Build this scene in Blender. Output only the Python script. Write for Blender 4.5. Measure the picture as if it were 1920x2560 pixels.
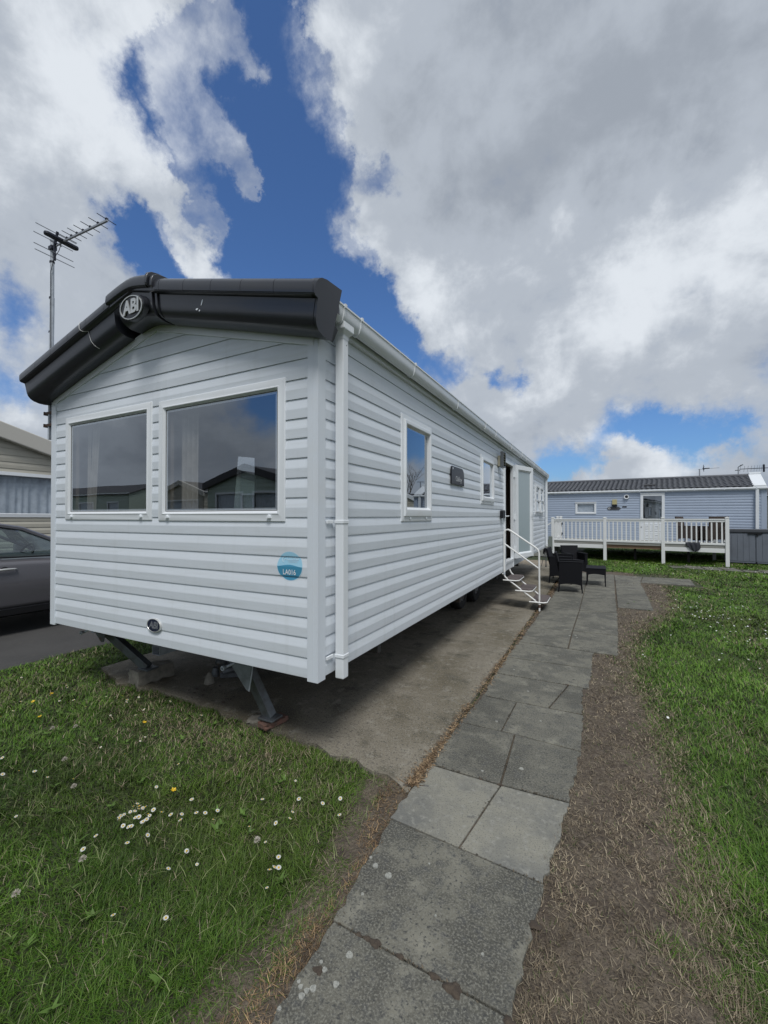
import bpy, bmesh, math, random
import numpy as np
from mathutils import Vector, Matrix

for o in list(bpy.data.objects):
    bpy.data.objects.remove(o)
scene = bpy.context.scene
COL = scene.collection
random.seed(7)
RNG = np.random.default_rng(11)

# ------------------------------------------------------------------ camera
cam_d = bpy.data.cameras.new('camera')
cam = bpy.data.objects.new('camera', cam_d)
COL.objects.link(cam)
YAW, PITCH, ROLL = 0.47488, 0.01710, 0.00249
f_ = Vector((-math.sin(YAW) * math.cos(PITCH), math.cos(YAW) * math.cos(PITCH), math.sin(PITCH)))
r0 = Vector((math.cos(YAW), math.sin(YAW), 0))
u0 = r0.cross(f_)
r_ = math.cos(ROLL) * r0 + math.sin(ROLL) * u0
u_ = -math.sin(ROLL) * r0 + math.cos(ROLL) * u0
CAM = Vector((1.50595, -2.06811, 1.549))
M = Matrix(((r_.x, u_.x, -f_.x, CAM.x), (r_.y, u_.y, -f_.y, CAM.y), (r_.z, u_.z, -f_.z, CAM.z), (0, 0, 0, 1)))
cam.matrix_world = M
cam_d.sensor_fit = 'VERTICAL'
cam_d.sensor_height = 24.0
cam_d.lens = 24.0 * 1044.667 / 2560.0
cam_d.clip_start = 0.05
cam_d.clip_end = 2000
scene.camera = cam

# ------------------------------------------------------------------ view, sun
scene.view_settings.view_transform = 'Standard'
scene.view_settings.look = 'None'
scene.view_settings.exposure = 0.04
scene.view_settings.gamma = 1.0
scene.view_settings.use_curve_mapping = False
scene.cycles.max_bounces = 10
scene.cycles.transparent_max_bounces = 12
scene.cycles.use_denoising = True
scene.cycles.caustics_reflective = False
scene.cycles.caustics_refractive = False

SUN_DIR = Vector((0.30, -0.46, 0.84)).normalized()      # towards the sun, veiled by thin cloud
sun_d = bpy.data.lights.new('sun', 'SUN')
sun_d.energy = 2.3
sun_d.angle = math.radians(20)
sun_d.color = (1.0, 0.99, 0.975)
sun = bpy.data.objects.new('sun', sun_d)
COL.objects.link(sun)
sun.rotation_euler = SUN_DIR.to_track_quat('Z', 'Y').to_euler()

# ------------------------------------------------------------------ world: sky with broken cloud
BLUE = [((-0.4557, 0.4478, 0.7693), 0.0425, 1.0), ((-0.4551, 0.4813, 0.7492), 0.0541, 1.0), ((-0.4696, 0.5063, 0.7232), 0.0579, 1.0), ((-0.5009, 0.4763, 0.7227), 0.0425, 1.0), ((-0.4559, 0.5399, 0.7076), 0.0656, 1.0), ((-0.4447, 0.5805, 0.6821), 0.0618, 1.0), ((-0.4861, 0.5877, 0.6468), 0.0772, 1.0), ((-0.5286, 0.5935, 0.6069), 0.0772, 1.0), ((-0.4843, 0.6334, 0.6035), 0.0579, 1.0), ((-0.5707, 0.6075, 0.5525), 0.0695, 1.0), ((-0.5197, 0.6544, 0.5492), 0.0695, 1.0), ((-0.4818, 0.6976, 0.5303), 0.0579, 1.0), ((-0.4494, 0.739, 0.5019), 0.0541, 1.0), ((-0.4154, 0.7828, 0.4633), 0.0502, 1.0), ((-0.395, 0.8204, 0.4135), 0.0463, 1.0), ((-0.3541, 0.8603, 0.3668), 0.0386, 1.0), ((-0.3012, 0.8984, 0.3195), 0.0348, 1.0), ((-0.5922, 0.4185, 0.6886), 0.0502, 1.0), ((-0.5575, 0.4393, 0.7044), 0.0463, 1.0), ((-0.6157, 0.4078, 0.6743), 0.0386, 1.0), ((-0.6047, 0.4945, 0.6243), 0.0579, 1.0), ((-0.5883, 0.524, 0.6159), 0.0425, 1.0), ((-0.596, 0.5405, 0.5938), 0.0425, 1.0), ((-0.6344, 0.4696, 0.614), 0.0232, 1.0), ((-0.723, 0.4639, 0.512), 0.0348, 1.0), ((-0.7205, 0.4937, 0.487), 0.0386, 1.0), ((-0.616, 0.5794, 0.5337), 0.0502, 1.0), ((-0.7232, 0.4491, 0.5246), 0.0348, 1.0), ((-0.7293, 0.5, 0.4671), 0.0386, 1.0), ((-0.8798, 0.3352, 0.3371), 0.0348, 1.0), ((-0.9153, 0.3338, 0.2254), 0.0348, 1.0), ((-0.3597, 0.6765, 0.6427), 0.0232, 1.0), ((0.077, 0.9825, 0.1694), 0.0309, 0.8), ((0.1107, 0.9786, 0.1737), 0.029, 0.8), ((0.1493, 0.9767, 0.1541), 0.0386, 0.8), ((0.0417, 0.9779, 0.2048), 0.0309, 0.8), ((0.1849, 0.9662, 0.1795), 0.0348, 0.8), ((-0.0656, 0.9904, 0.1217), 0.0386, 0.8), ((-0.0987, 0.9904, 0.0967), 0.0348, 0.8), ((-0.0028, 0.9919, 0.1268), 0.0348, 0.8), ((0.2194, 0.9635, 0.1533), 0.0232, 0.8), ((-0.1586, 0.9386, 0.3063), 0.0174, 1.0), ((-0.2079, 0.9248, 0.3186), 0.0174, 1.0), ((-0.6465, -0.7175, 0.2593), 0.06), ((-0.5934, -0.7415, 0.3131), 0.08), ((0.3654, 0.908, 0.2051), 0.055), ((0.3719, 0.894, 0.25), 0.07)]
CLOUD = [((-0.5496, 0.4141, 0.7256), 0.0386), ((-0.513, 0.4272, 0.7445), 0.0463), ((-0.5825, 0.3823, 0.7173), 0.0348), ((-0.5018, 0.4446, 0.742), 0.027), ((-0.6173, 0.437, 0.6541), 0.0328), ((-0.5918, 0.4673, 0.6568), 0.0348), ((-0.5727, 0.5009, 0.6489), 0.029), ((-0.5652, 0.532, 0.6305), 0.0212), ((-0.5641, 0.5501, 0.6158), 0.0116), ((-0.668, 0.4793, 0.5693), 0.0425), ((-0.6567, 0.5121, 0.5537), 0.0386), ((-0.6741, 0.5444, 0.4992), 0.0309), ((-0.6785, 0.521, 0.5179), 0.0309), ((-0.6284, 0.5572, 0.5428), 0.0174), ((-0.4919, 0.4988, 0.7136), 0.0154), ((-0.3728, 0.5369, 0.7568), 0.0502), ((-0.3553, 0.6087, 0.7094), 0.0463), ((-0.354, 0.6501, 0.6723), 0.0386), ((-0.4117, 0.6912, 0.5939), 0.0425), ((-0.4232, 0.7109, 0.5618), 0.0348), ((-0.3769, 0.7444, 0.5513), 0.0309), ((-0.3311, 0.8266, 0.4551), 0.0386), ((-0.3248, 0.8586, 0.3967), 0.0309), ((-0.2705, 0.9207, 0.2812), 0.0348), ((0.0841, 0.9874, 0.1338), 0.027), ((0.0418, 0.9933, 0.1074), 0.0232), ((-0.0341, 0.9953, 0.0908), 0.0174)]
BRIGHT = [((-0.674, 0.3108, 0.6702), 0.174, 0.8), ((-0.6712, 0.3889, 0.631), 0.135, 0.7), ((-0.7569, 0.4138, 0.5059), 0.116, 0.4), ((-0.38, 0.5252, 0.7614), 0.097, 0.7), ((-0.4244, 0.6971, 0.5779), 0.077, 0.9), ((-0.2937, 0.8491, 0.4392), 0.097, 0.9), ((-0.0589, 0.9088, 0.413), 0.116, 1), ((0.0793, 0.9077, 0.412), 0.135, 1), ((0.1715, 0.8843, 0.4343), 0.116, 0.9), ((-0.2289, 0.9376, 0.2618), 0.087, 0.8), ((-0.0793, 0.965, 0.2499), 0.058, 0.5), ((0.0977, 0.9859, 0.1359), 0.068, 0.7), ((0.2409, 0.9588, 0.1505), 0.058, 0.6), ((-0.8898, 0.3567, 0.2848), 0.077, 0.7), ((-0.5939, 0.4612, 0.6593), 0.058, 0.5), ((-0.6789, 0.5301, 0.508), 0.058, 0.6), ((0.0555, 0.9627, 0.2649), 0.058, 0.5)]
DARK = [((-0.1627, 0.794, 0.5857), 0.174, 1), ((0.0252, 0.8154, 0.5784), 0.174, 1), ((0.1586, 0.8102, 0.5643), 0.135, 0.6), ((-0.2881, 0.6989, 0.6546), 0.116, 0.5), ((0.0815, 0.9395, 0.3326), 0.097, 0.8), ((0.2035, 0.9381, 0.2802), 0.116, 0.8), ((-0.092, 0.9337, 0.3459), 0.087, 0.7), ((-0.8419, 0.3699, 0.3929), 0.116, 0.8), ((-0.7777, 0.426, 0.4623), 0.077, 0.4), ((-0.0994, 0.6693, 0.7363), 0.193, 0.4), ((0.066, 0.7267, 0.6838), 0.174, 0.4), ((-0.0648, 0.9812, 0.1819), 0.077, 0.5), ((-0.7405, 0.3668, 0.5631), 0.097, 0.3)]

world = bpy.data.worlds.new('World')
scene.world = world
world.use_nodes = True
wn, wl = world.node_tree.nodes, world.node_tree.links
wn.clear()


def wnode(t, **kw):
    n = wn.new(t)
    for k, v in kw.items():
        setattr(n, k, v)
    return n


def wmath(op, a, b=None, c=None, clamp=False):
    n = wnode('ShaderNodeMath', operation=op, use_clamp=clamp)
    for i, v in enumerate((a, b, c)):
        if v is None:
            continue
        if isinstance(v, (int, float)):
            n.inputs[i].default_value = v
        else:
            wl.new(v, n.inputs[i])
    return n.outputs[0]


wtc = wnode('ShaderNodeTexCoord')
wdir = wtc.outputs['Generated']
wsep = wnode('ShaderNodeSeparateXYZ')
wl.new(wdir, wsep.inputs[0])
zz = wmath('ADD', wmath('MAXIMUM', wsep.outputs['Z'], 0.0), 0.36)
wproj = wnode('ShaderNodeCombineXYZ')
wl.new(wmath('DIVIDE', wsep.outputs['X'], zz), wproj.inputs[0])
wl.new(wmath('DIVIDE', wsep.outputs['Y'], zz), wproj.inputs[1])
wl.new(wmath('MULTIPLY', wsep.outputs['Z'], 0.6), wproj.inputs[2])


def wnoise(scale, detail, rough, dist=0.0, lac=2.0, src=None):
    n = wnode('ShaderNodeTexNoise')
    n.inputs['Scale'].default_value = scale
    n.inputs['Detail'].default_value = detail
    n.inputs['Roughness'].default_value = rough
    n.inputs['Distortion'].default_value = dist
    n.inputs['Lacunarity'].default_value = lac
    wl.new(src or wproj.outputs[0], n.inputs['Vector'])
    return n.outputs['Fac']


def blobs(lst, start, src=None):
    acc = start
    for it in lst:
        d, s = it[0], it[1]
        w = it[2] if len(it) > 2 else 1.0
        vm = wnode('ShaderNodeVectorMath', operation='DOT_PRODUCT')
        wl.new(src or wdir, vm.inputs[0])
        vm.inputs[1].default_value = d
        p = wmath('POWER', wmath('MAXIMUM', vm.outputs['Value'], 0.0), 1.0 / (s * s))
        acc = wmath('MULTIPLY_ADD', p, w, acc)
    return acc


def wcol(scale, detail, rough, amp, src):
    """displace a direction by coloured noise, so that hand placed cloud edges fray"""
    n = wnode('ShaderNodeTexNoise')
    n.inputs['Scale'].default_value = scale
    n.inputs['Detail'].default_value = detail
    n.inputs['Roughness'].default_value = rough
    wl.new(wdir, n.inputs['Vector'])
    a = wnode('ShaderNodeVectorMath', operation='SUBTRACT')
    wl.new(n.outputs['Color'], a.inputs[0])
    a.inputs[1].default_value = (0.5, 0.5, 0.5)
    b = wnode('ShaderNodeVectorMath', operation='SCALE')
    wl.new(a.outputs[0], b.inputs[0])
    b.inputs['Scale'].default_value = amp
    c = wnode('ShaderNodeVectorMath', operation='ADD')
    wl.new(src, c.inputs[0])
    wl.new(b.outputs[0], c.inputs[1])
    return c.outputs[0]


wwarp = wcol(5.0, 2.0, 0.5, 0.05, wdir)
wwarp = wcol(13.0, 7.0, 0.64, 0.14, wwarp)
wnrm = wnode('ShaderNodeVectorMath', operation='NORMALIZE')
wl.new(wwarp, wnrm.inputs[0])
wwarp = wnrm.outputs[0]
n_big = wnoise(1.3, 3.0, 0.5)
n_mid = wnoise(2.6, 7.0, 0.58, 0.3)
n_fine = wnoise(9.0, 8.0, 0.62, 0.4)
n_dir = wnoise(5.0, 9.0, 0.58, 0.3, src=wdir)
n_puff = wnoise(11.0, 9.0, 0.60, 0.2, src=wdir)
gap = blobs(BLUE, 0.0, wwarp)
gap = wmath('MINIMUM', gap, 1.6)
add = wmath('MINIMUM', blobs(CLOUD, 0.0, wwarp), 1.2)
dens = wmath('MULTIPLY_ADD', gap, -0.66, 0.92)
dens = wmath('MULTIPLY_ADD', add, 0.50, dens)
dens = wmath('MULTIPLY_ADD', wmath('SUBTRACT', n_mid, 0.5), 0.30, dens)
dens = wmath('MULTIPLY_ADD', wmath('SUBTRACT', n_dir, 0.5), 0.50, dens)
dens = wmath('MULTIPLY_ADD', wmath('SUBTRACT', n_puff, 0.5), 0.85, dens)
mr = wnode('ShaderNodeMapRange', interpolation_type='SMOOTHSTEP')
mr.inputs['From Min'].default_value = 0.12
mr.inputs['From Max'].default_value = 0.86
wl.new(dens, mr.inputs['Value'])
cover = mr.outputs['Result']
# cloud tone
tone = blobs([(d, s, w * 0.33) for d, s, w in BRIGHT], 0.36, wwarp)
tone = blobs([(d, s, -w * 0.13) for d, s, w in DARK], tone, wwarp)
tone = wmath('MULTIPLY_ADD', wmath('SUBTRACT', n_mid, 0.5), 0.95, tone)
tone = wmath('MULTIPLY_ADD', wmath('SUBTRACT', n_dir, 0.5), 1.45, tone)
tone = wmath('MULTIPLY_ADD', wmath('SUBTRACT', n_puff, 0.5), 0.75, tone)
tone = wmath('MULTIPLY_ADD', wmath('SUBTRACT', n_big, 0.5), 0.35, tone)
WS = 0.10
ramp = wnode('ShaderNodeValToRGB')
cr = ramp.color_ramp
cr.interpolation = 'EASE'
cr.elements[0].position = 0.0
cr.elements[0].color = (0.330, 0.368, 0.425, 1)
cr.elements[1].position = 1.0
cr.elements[1].color = (0.73, 0.775, 0.83, 1)
e = cr.elements.new(0.5)
e.color = (0.445, 0.49, 0.555, 1)
wl.new(tone, ramp.inputs['Fac'])
cs = wnode('ShaderNodeVectorMath', operation='SCALE')
wl.new(ramp.outputs['Color'], cs.inputs[0])
cs.inputs['Scale'].default_value = 1.0 / WS
sky = wnode('ShaderNodeTexSky', sky_type='NISHITA')
sky.sun_disc = False
sky.sun_elevation = math.asin(SUN_DIR.z)
sky.sun_rotation = math.atan2(SUN_DIR.x, SUN_DIR.y)
sky.altitude = 0
sky.air_density = 1.0
sky.dust_density = 1.3
sky.ozone_density = 3.0
tint = wnode('ShaderNodeMix', data_type='RGBA', blend_type='MULTIPLY')
tint.inputs['Factor'].default_value = 1.0
wl.new(sky.outputs['Color'], tint.inputs['A'])
tint.inputs['B'].default_value = (0.64, 0.90, 1.22, 1)
mix = wnode('ShaderNodeMix', data_type='RGBA')
wl.new(cover, mix.inputs['Factor'])
wl.new(tint.outputs['Result'], mix.inputs['A'])
wl.new(cs.outputs[0], mix.inputs['B'])
bg = wnode('ShaderNodeBackground')
bg.inputs['Strength'].default_value = WS
wl.new(mix.outputs['Result'], bg.inputs['Color'])
wo = wnode('ShaderNodeOutputWorld')
wl.new(bg.outputs[0], wo.inputs['Surface'])
world.cycles.sampling_method = 'MANUAL'
world.cycles.sample_map_resolution = 1024

# ------------------------------------------------------------------ helpers


class MB:
    """collects polygons; build() links them as one mesh object"""

    def __init__(s):
        s.v, s.f, s.m = [], [], []

    def quad(s, *pts, mi=0):
        b = len(s.v)
        s.v += [tuple(p) for p in pts]
        s.f.append(tuple(range(b, b + len(pts))))
        s.m.append(mi)

    def box(s, x0, x1, y0, y1, z0, z1, mi=0, M=None):
        b = len(s.v)
        c = [(x0, y0, z0), (x1, y0, z0), (x1, y1, z0), (x0, y1, z0), (x0, y0, z1), (x1, y0, z1), (x1, y1, z1), (x0, y1, z1)]
        if M is not None:
            c = [tuple(M @ Vector(p)) for p in c]
        s.v += c
        for q in ((0, 3, 2, 1), (4, 5, 6, 7), (0, 1, 5, 4), (1, 2, 6, 5), (2, 3, 7, 6), (3, 0, 4, 7)):
            s.f.append(tuple(b + i for i in q))
            s.m.append(mi)

    def grid(s, rows, close_u=False, close_v=False, mi=0):
        b = len(s.v)
        n, k = len(rows), len(rows[0])
        for r in rows:
            s.v += [tuple(p) for p in r]
        for i in range(n if close_u else n - 1):
            for j in range(k if close_v else k - 1):
                i2, j2 = (i + 1) % n, (j + 1) % k
                s.f.append((b + i * k + j, b + i * k + j2, b + i2 * k + j2, b + i2 * k + j))
                s.m.append(mi)

    def tube(s, path, r, n=10, caps=True, mi=0, square=False):
        path = [Vector(p) for p in path]
        rs = r if isinstance(r, (list, tuple)) else [r] * len(path)
        t0 = (path[1] - path[0]).normalized()
        ref = Vector((0, 0, 1)) if abs(t0.z) < 0.9 else Vector((0, 1, 0))
        nrm = (ref - t0 * ref.dot(t0)).normalized()
        rows = []
        for i, p in enumerate(path):
            if i == 0:
                t = t0
            elif i == len(path) - 1:
                t = (path[i] - path[i - 1]).normalized()
            else:
                t = ((path[i] - path[i - 1]).normalized() + (path[i + 1] - path[i]).normalized()).normalized()
            nrm = (nrm - t * nrm.dot(t)).normalized()
            bn = t.cross(nrm)
            off = math.pi / n if square else 0
            rows.append([p + (nrm * math.cos(2 * math.pi * k / n + off) + bn * math.sin(2 * math.pi * k / n + off)) * rs[i] for k in range(n)])
        s.grid(rows, close_v=True, mi=mi)
        if caps:
            s.quad(*rows[0][::-1], mi=mi)
            s.quad(*rows[-1], mi=mi)

    def prism(s, poly, fn0, fn1, mi=0):
        """poly: list of 2d points; fn0/fn1 map (a,b) to 3d for both ends"""
        a = [fn0(*p) for p in poly]
        b = [fn1(*p) for p in poly]
        s.quad(*a[::-1], mi=mi)
        s.quad(*b, mi=mi)
        for i in range(len(poly)):
            j = (i + 1) % len(poly)
            s.quad(a[i], a[j], b[j], b[i], mi=mi)

    def lathe(s, prof, c, axis='z', n=20, mi=0):
        rows = []
        for r, h in prof:
            row = []
            for k in range(n):
                a = 2 * math.pi * k / n
                x, y = r * math.cos(a), r * math.sin(a)
                p = {'z': (x, y, h), 'x': (h, x, y), 'y': (x, h, y)}[axis]
                row.append((c[0] + p[0], c[1] + p[1], c[2] + p[2]))
            rows.append(row)
        s.grid(rows, close_v=True, mi=mi)

    def build(s, name, mats, parent=None, smooth=None, bevel=0, bseg=2, merge=True, loc=None):
        me = bpy.data.meshes.new(name)
        me.from_pydata(s.v, [], s.f)
        mats = mats if isinstance(mats, (list, tuple)) else [mats]
        for m in mats:
            me.materials.append(m)
        if len(mats) > 1:
            me.polygons.foreach_set('material_index', s.m)
        bm = bmesh.new()
        bm.from_mesh(me)
        if merge:
            bmesh.ops.remove_doubles(bm, verts=bm.verts, dist=1e-5)
        bmesh.ops.recalc_face_normals(bm, faces=bm.faces)
        bm.to_mesh(me)
        bm.free()
        if smooth:
            me.polygons.foreach_set('use_smooth', [True] * len(me.polygons))
            me.set_sharp_from_angle(angle=math.radians(smooth))
        o = bpy.data.objects.new(name, me)
        COL.objects.link(o)
        if parent is not None:
            o.parent = parent
        if loc is not None:
            o.location = loc
        if bevel:
            b = o.modifiers.new('bevel', 'BEVEL')
            b.width = bevel
            b.segments = bseg
            b.limit_method = 'ANGLE'
            b.angle_limit = math.radians(40)
        return o


def tag(o, label=None, cat=None, group=None, kind=None):
    for k, v in (('label', label), ('category', cat), ('group', group), ('kind', kind)):
        if v:
            o[k] = v
    return o


def empty(name, loc=(0, 0, 0), rot=(0, 0, 0), parent=None):
    o = bpy.data.objects.new(name, None)
    COL.objects.link(o)
    o.location = loc
    o.rotation_euler = rot
    o.empty_display_size = 0.2
    if parent:
        o.parent = parent
    return o


def copy_tree(o, parent=None):
    c = o.copy()
    COL.objects.link(c)
    c.parent = parent
    for ch in list(o.children):
        copy_tree(ch, c)
    return c


def put(name, me, parent, loc, rot=(0, 0, 0), scale=(1, 1, 1)):
    o = bpy.data.objects.new(name, me)
    COL.objects.link(o)
    o.parent = parent
    o.location, o.rotation_euler, o.scale = loc, rot, scale
    return o


def text_geo(txt, size, extrude=0.0, offset=0.0, shear=0.0, space=1.0, align='CENTER'):
    cu = bpy.data.curves.new('lettering', 'FONT')
    cu.body = txt
    cu.size = size
    cu.extrude = extrude
    cu.offset = offset
    cu.shear = shear
    cu.space_character = space
    cu.align_x = align
    cu.align_y = 'CENTER'
    cu.resolution_u = 4
    ob = bpy.data.objects.new('lettering', cu)
    COL.objects.link(ob)
    dg = bpy.context.evaluated_depsgraph_get()
    me = bpy.data.meshes.new_from_object(ob.evaluated_get(dg))
    vs = [tuple(v.co) for v in me.vertices]
    fs = [tuple(p.vertices) for p in me.polygons]
    bpy.data.objects.remove(ob)
    bpy.data.curves.remove(cu)
    bpy.data.meshes.remove(me)
    return vs, fs


def add_text(mb, txt, size, fn, mi=0, **kw):
    vs, fs = text_geo(txt, size, **kw)
    b = len(mb.v)
    mb.v += [tuple(fn(*v)) for v in vs]
    for f in fs:
        mb.f.append(tuple(b + i for i in f))
        mb.m.append(mi)


# ------------------------------------------------------------------ materials


def mat(name, col, rough=0.5, metal=0.0, spec=0.5, var=None, bump=None, coat=0.0, coords='pos', stretch=(1, 1, 1), two=False, sheen=0.0):
    """var: list of (scale, colour, lo, hi, detail); bump: list of (scale, strength, distance)"""
    m = bpy.data.materials.new(name)
    m.use_nodes = True
    N, L = m.node_tree.nodes, m.node_tree.links
    p = N['Principled BSDF']
    p.inputs['Base Color'].default_value = (*col, 1)
    p.inputs['Roughness'].default_value = rough
    p.inputs['Metallic'].default_value = metal
    p.inputs['Specular IOR Level'].default_value = spec
    p.inputs['Coat Weight'].default_value = coat
    p.inputs['Coat Roughness'].default_value = 0.06
    if var or bump:
        if coords == 'pos':
            src = N.new('ShaderNodeNewGeometry').outputs['Position']
        else:
            src = N.new('ShaderNodeTexCoord').outputs['Object']
        mp = N.new('ShaderNodeMapping')
        mp.inputs['Scale'].default_value = stretch
        L.new(src, mp.inputs['Vector'])
        src = mp.outputs['Vector']
    if var:
        cur = None
        for (sc, c2, lo, hi, det) in var:
            nz = N.new('ShaderNodeTexNoise')
            nz.inputs['Scale'].default_value = sc
            nz.inputs['Detail'].default_value = det
            nz.inputs['Roughness'].default_value = 0.62
            L.new(src, nz.inputs['Vector'])
            r = N.new('ShaderNodeMapRange')
            r.inputs['From Min'].default_value = lo
            r.inputs['From Max'].default_value = hi
            L.new(nz.outputs['Fac'], r.inputs['Value'])
            mx = N.new('ShaderNodeMix')
            mx.data_type = 'RGBA'
            L.new(r.outputs['Result'], mx.inputs['Factor'])
            if cur is None:
                mx.inputs['A'].default_value = (*col, 1)
            else:
                L.new(cur, mx.inputs['A'])
            mx.inputs['B'].default_value = (*c2, 1)
            cur = mx.outputs['Result']
        L.new(cur, p.inputs['Base Color'])
    if bump:
        prev = None
        for (sc, st, di) in bump:
            nz = N.new('ShaderNodeTexNoise')
            nz.inputs['Scale'].default_value = sc
            nz.inputs['Detail'].default_value = 5
            L.new(src, nz.inputs['Vector'])
            b = N.new('ShaderNodeBump')
            b.inputs['Strength'].default_value = st
            b.inputs['Distance'].default_value = di
            L.new(nz.outputs['Fac'], b.inputs['Height'])
            if prev:
                L.new(prev, b.inputs['Normal'])
            prev = b.outputs['Normal']
        L.new(prev, p.inputs['Normal'])
    return m


def random_tone(m, amount):
    """per object brightness change of the base colour"""
    N, L = m.node_tree.nodes, m.node_tree.links
    p = N['Principled BSDF']
    oi = N.new('ShaderNodeObjectInfo')
    r = N.new('ShaderNodeMapRange')
    r.inputs['To Min'].default_value = 1 - amount
    r.inputs['To Max'].default_value = 1 + amount
    L.new(oi.outputs['Random'], r.inputs['Value'])
    mx = N.new('ShaderNodeMix')
    mx.data_type = 'RGBA'
    mx.blend_type = 'MULTIPLY'
    mx.inputs['Factor'].default_value = 1
    link = [l for l in L if l.to_socket == p.inputs['Base Color']]
    if link:
        L.new(link[0].from_socket, mx.inputs['A'])
    else:
        mx.inputs['A'].default_value = p.inputs['Base Color'].default_value
    L.new(r.outputs['Result'], mx.inputs['B'])
    L.new(mx.outputs['Result'], p.inputs['Base Color'])
    return m


def glass_mat(name, tint=(0.72, 0.74, 0.76), refl=0.08, gain=2.0, tcol=(0.9, 0.95, 1.0), rough=0.0):
    m = bpy.data.materials.new(name)
    m.use_nodes = True
    N, L = m.node_tree.nodes, m.node_tree.links
    N.clear()
    out = N.new('ShaderNodeOutputMaterial')
    tr = N.new('ShaderNodeBsdfTransparent')
    tr.inputs['Color'].default_value = (*tint, 1)
    gl = N.new('ShaderNodeBsdfGlossy')
    gl.inputs['Color'].default_value = (*tcol, 1)
    gl.inputs['Roughness'].default_value = rough
    # Schlick reflection, the same from either side of the pane
    ge = N.new('ShaderNodeNewGeometry')
    dt = N.new('ShaderNodeVectorMath')
    dt.operation = 'DOT_PRODUCT'
    L.new(ge.outputs['Normal'], dt.inputs[0])
    L.new(ge.outputs['Incoming'], dt.inputs[1])

    def gm(op, a, b=None, c=None):
        n = N.new('ShaderNodeMath')
        n.operation = op
        n.use_clamp = op == 'MULTIPLY_ADD'
        for i, v in enumerate((a, b, c)):
            if v is None:
                continue
            if isinstance(v, (int, float)):
                n.inputs[i].default_value = v
            else:
                L.new(v, n.inputs[i])
        return n
    sch = gm('POWER', gm('SUBTRACT', 1.0, gm('ABSOLUTE', dt.outputs['Value']).outputs[0]).outputs[0], 5.0)
    ma = gm('MULTIPLY_ADD', gm('MULTIPLY_ADD', sch.outputs[0], 0.96, 0.04).outputs[0], gain, refl)
    # very slight waviness of the panes
    nz = N.new('ShaderNodeTexNoise')
    nz.inputs['Scale'].default_value = 1.6
    nz.inputs['Detail'].default_value = 1
    g = N.new('ShaderNodeNewGeometry')
    L.new(g.outputs['Position'], nz.inputs['Vector'])
    b = N.new('ShaderNodeBump')
    b.inputs['Strength'].default_value = 0.05
    b.inputs['Distance'].default_value = 0.02
    L.new(nz.outputs['Fac'], b.inputs['Height'])
    L.new(b.outputs[0], gl.inputs['Normal'])
    mx = N.new('ShaderNodeMixShader')
    L.new(ma.outputs[0], mx.inputs[0])
    L.new(tr.outputs[0], mx.inputs[1])
    L.new(gl.outputs[0], mx.inputs[2])
    L.new(mx.outputs[0], out.inputs['Surface'])
    return m


MAT = {}
MAT['vinyl'] = random_tone(mat('vinyl_cladding', (0.69, 0.735, 0.785), 0.42, var=[(1.4, (0.62, 0.655, 0.68), 0.48, 0.80, 6), (40, (0.65, 0.69, 0.73), 0.5, 0.9, 4)],
                   bump=[(9, 0.10, 0.002)], stretch=(1.5, 1.5, 22)), 0.02)
def stain(m, col, scale, lo, hi, amount):
    """weathering: streaks that run down the wall"""
    N, L = m.node_tree.nodes, m.node_tree.links
    p = N['Principled BSDF']
    ge = N.new('ShaderNodeNewGeometry')
    mp = N.new('ShaderNodeMapping')
    mp.inputs['Scale'].default_value = (scale, scale, scale * 0.06)
    L.new(ge.outputs['Position'], mp.inputs['Vector'])
    nz = N.new('ShaderNodeTexNoise')
    nz.inputs['Scale'].default_value = 1.0
    nz.inputs['Detail'].default_value = 6
    nz.inputs['Roughness'].default_value = 0.65
    L.new(mp.outputs['Vector'], nz.inputs['Vector'])
    r = N.new('ShaderNodeMapRange')
    r.inputs['From Min'].default_value = lo
    r.inputs['From Max'].default_value = hi
    r.inputs['To Max'].default_value = amount
    L.new(nz.outputs['Fac'], r.inputs['Value'])
    mx = N.new('ShaderNodeMix')
    mx.data_type = 'RGBA'
    lk = [l for l in L if l.to_socket == p.inputs['Base Color']][0].from_socket
    L.new(r.outputs['Result'], mx.inputs['Factor'])
    L.new(lk, mx.inputs['A'])
    mx.inputs['B'].default_value = (*col, 1)
    L.new(mx.outputs['Result'], p.inputs['Base Color'])
    return m


stain(MAT['vinyl'], (0.42, 0.44, 0.42), 11.0, 0.55, 0.80, 0.22)
MAT['upvc'] = mat('white_upvc', (0.755, 0.785, 0.81), 0.32, var=[(3, (0.70, 0.71, 0.70), 0.55, 0.9, 4)])
MAT['post'] = mat('corner_trim', (0.68, 0.725, 0.775), 0.4, var=[(2, (0.66, 0.67, 0.67), 0.5, 0.9, 5)])
MAT['fascia'] = mat('anthracite_moulding', (0.022, 0.024, 0.031), 0.30, coat=0.22, var=[(4, (0.027, 0.027, 0.030), 0.45, 0.8, 5), (60, (0.05, 0.05, 0.05), 0.72, 0.9, 3)], bump=[(3, 0.05, 0.01)])
MAT['glass'] = glass_mat('window_glass', (0.74, 0.76, 0.78), 0.17, 2.2)
MAT['glass_side'] = glass_mat('side_window_glass', (0.5, 0.52, 0.54), 0.16, 2.2)
MAT['glass_clear'] = glass_mat('clear_window_glass', (0.86, 0.89, 0.92), 0.03, 1.6)
MAT['frosted'] = mat('frosted_glass', (0.35, 0.42, 0.445), 0.25, spec=0.6)
MAT['mirror'] = mat('mirror', (0.92, 0.95, 0.95), 0.0, metal=1.0)
MAT['gasket'] = mat('black_rubber', (0.02, 0.02, 0.022), 0.6)
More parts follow.
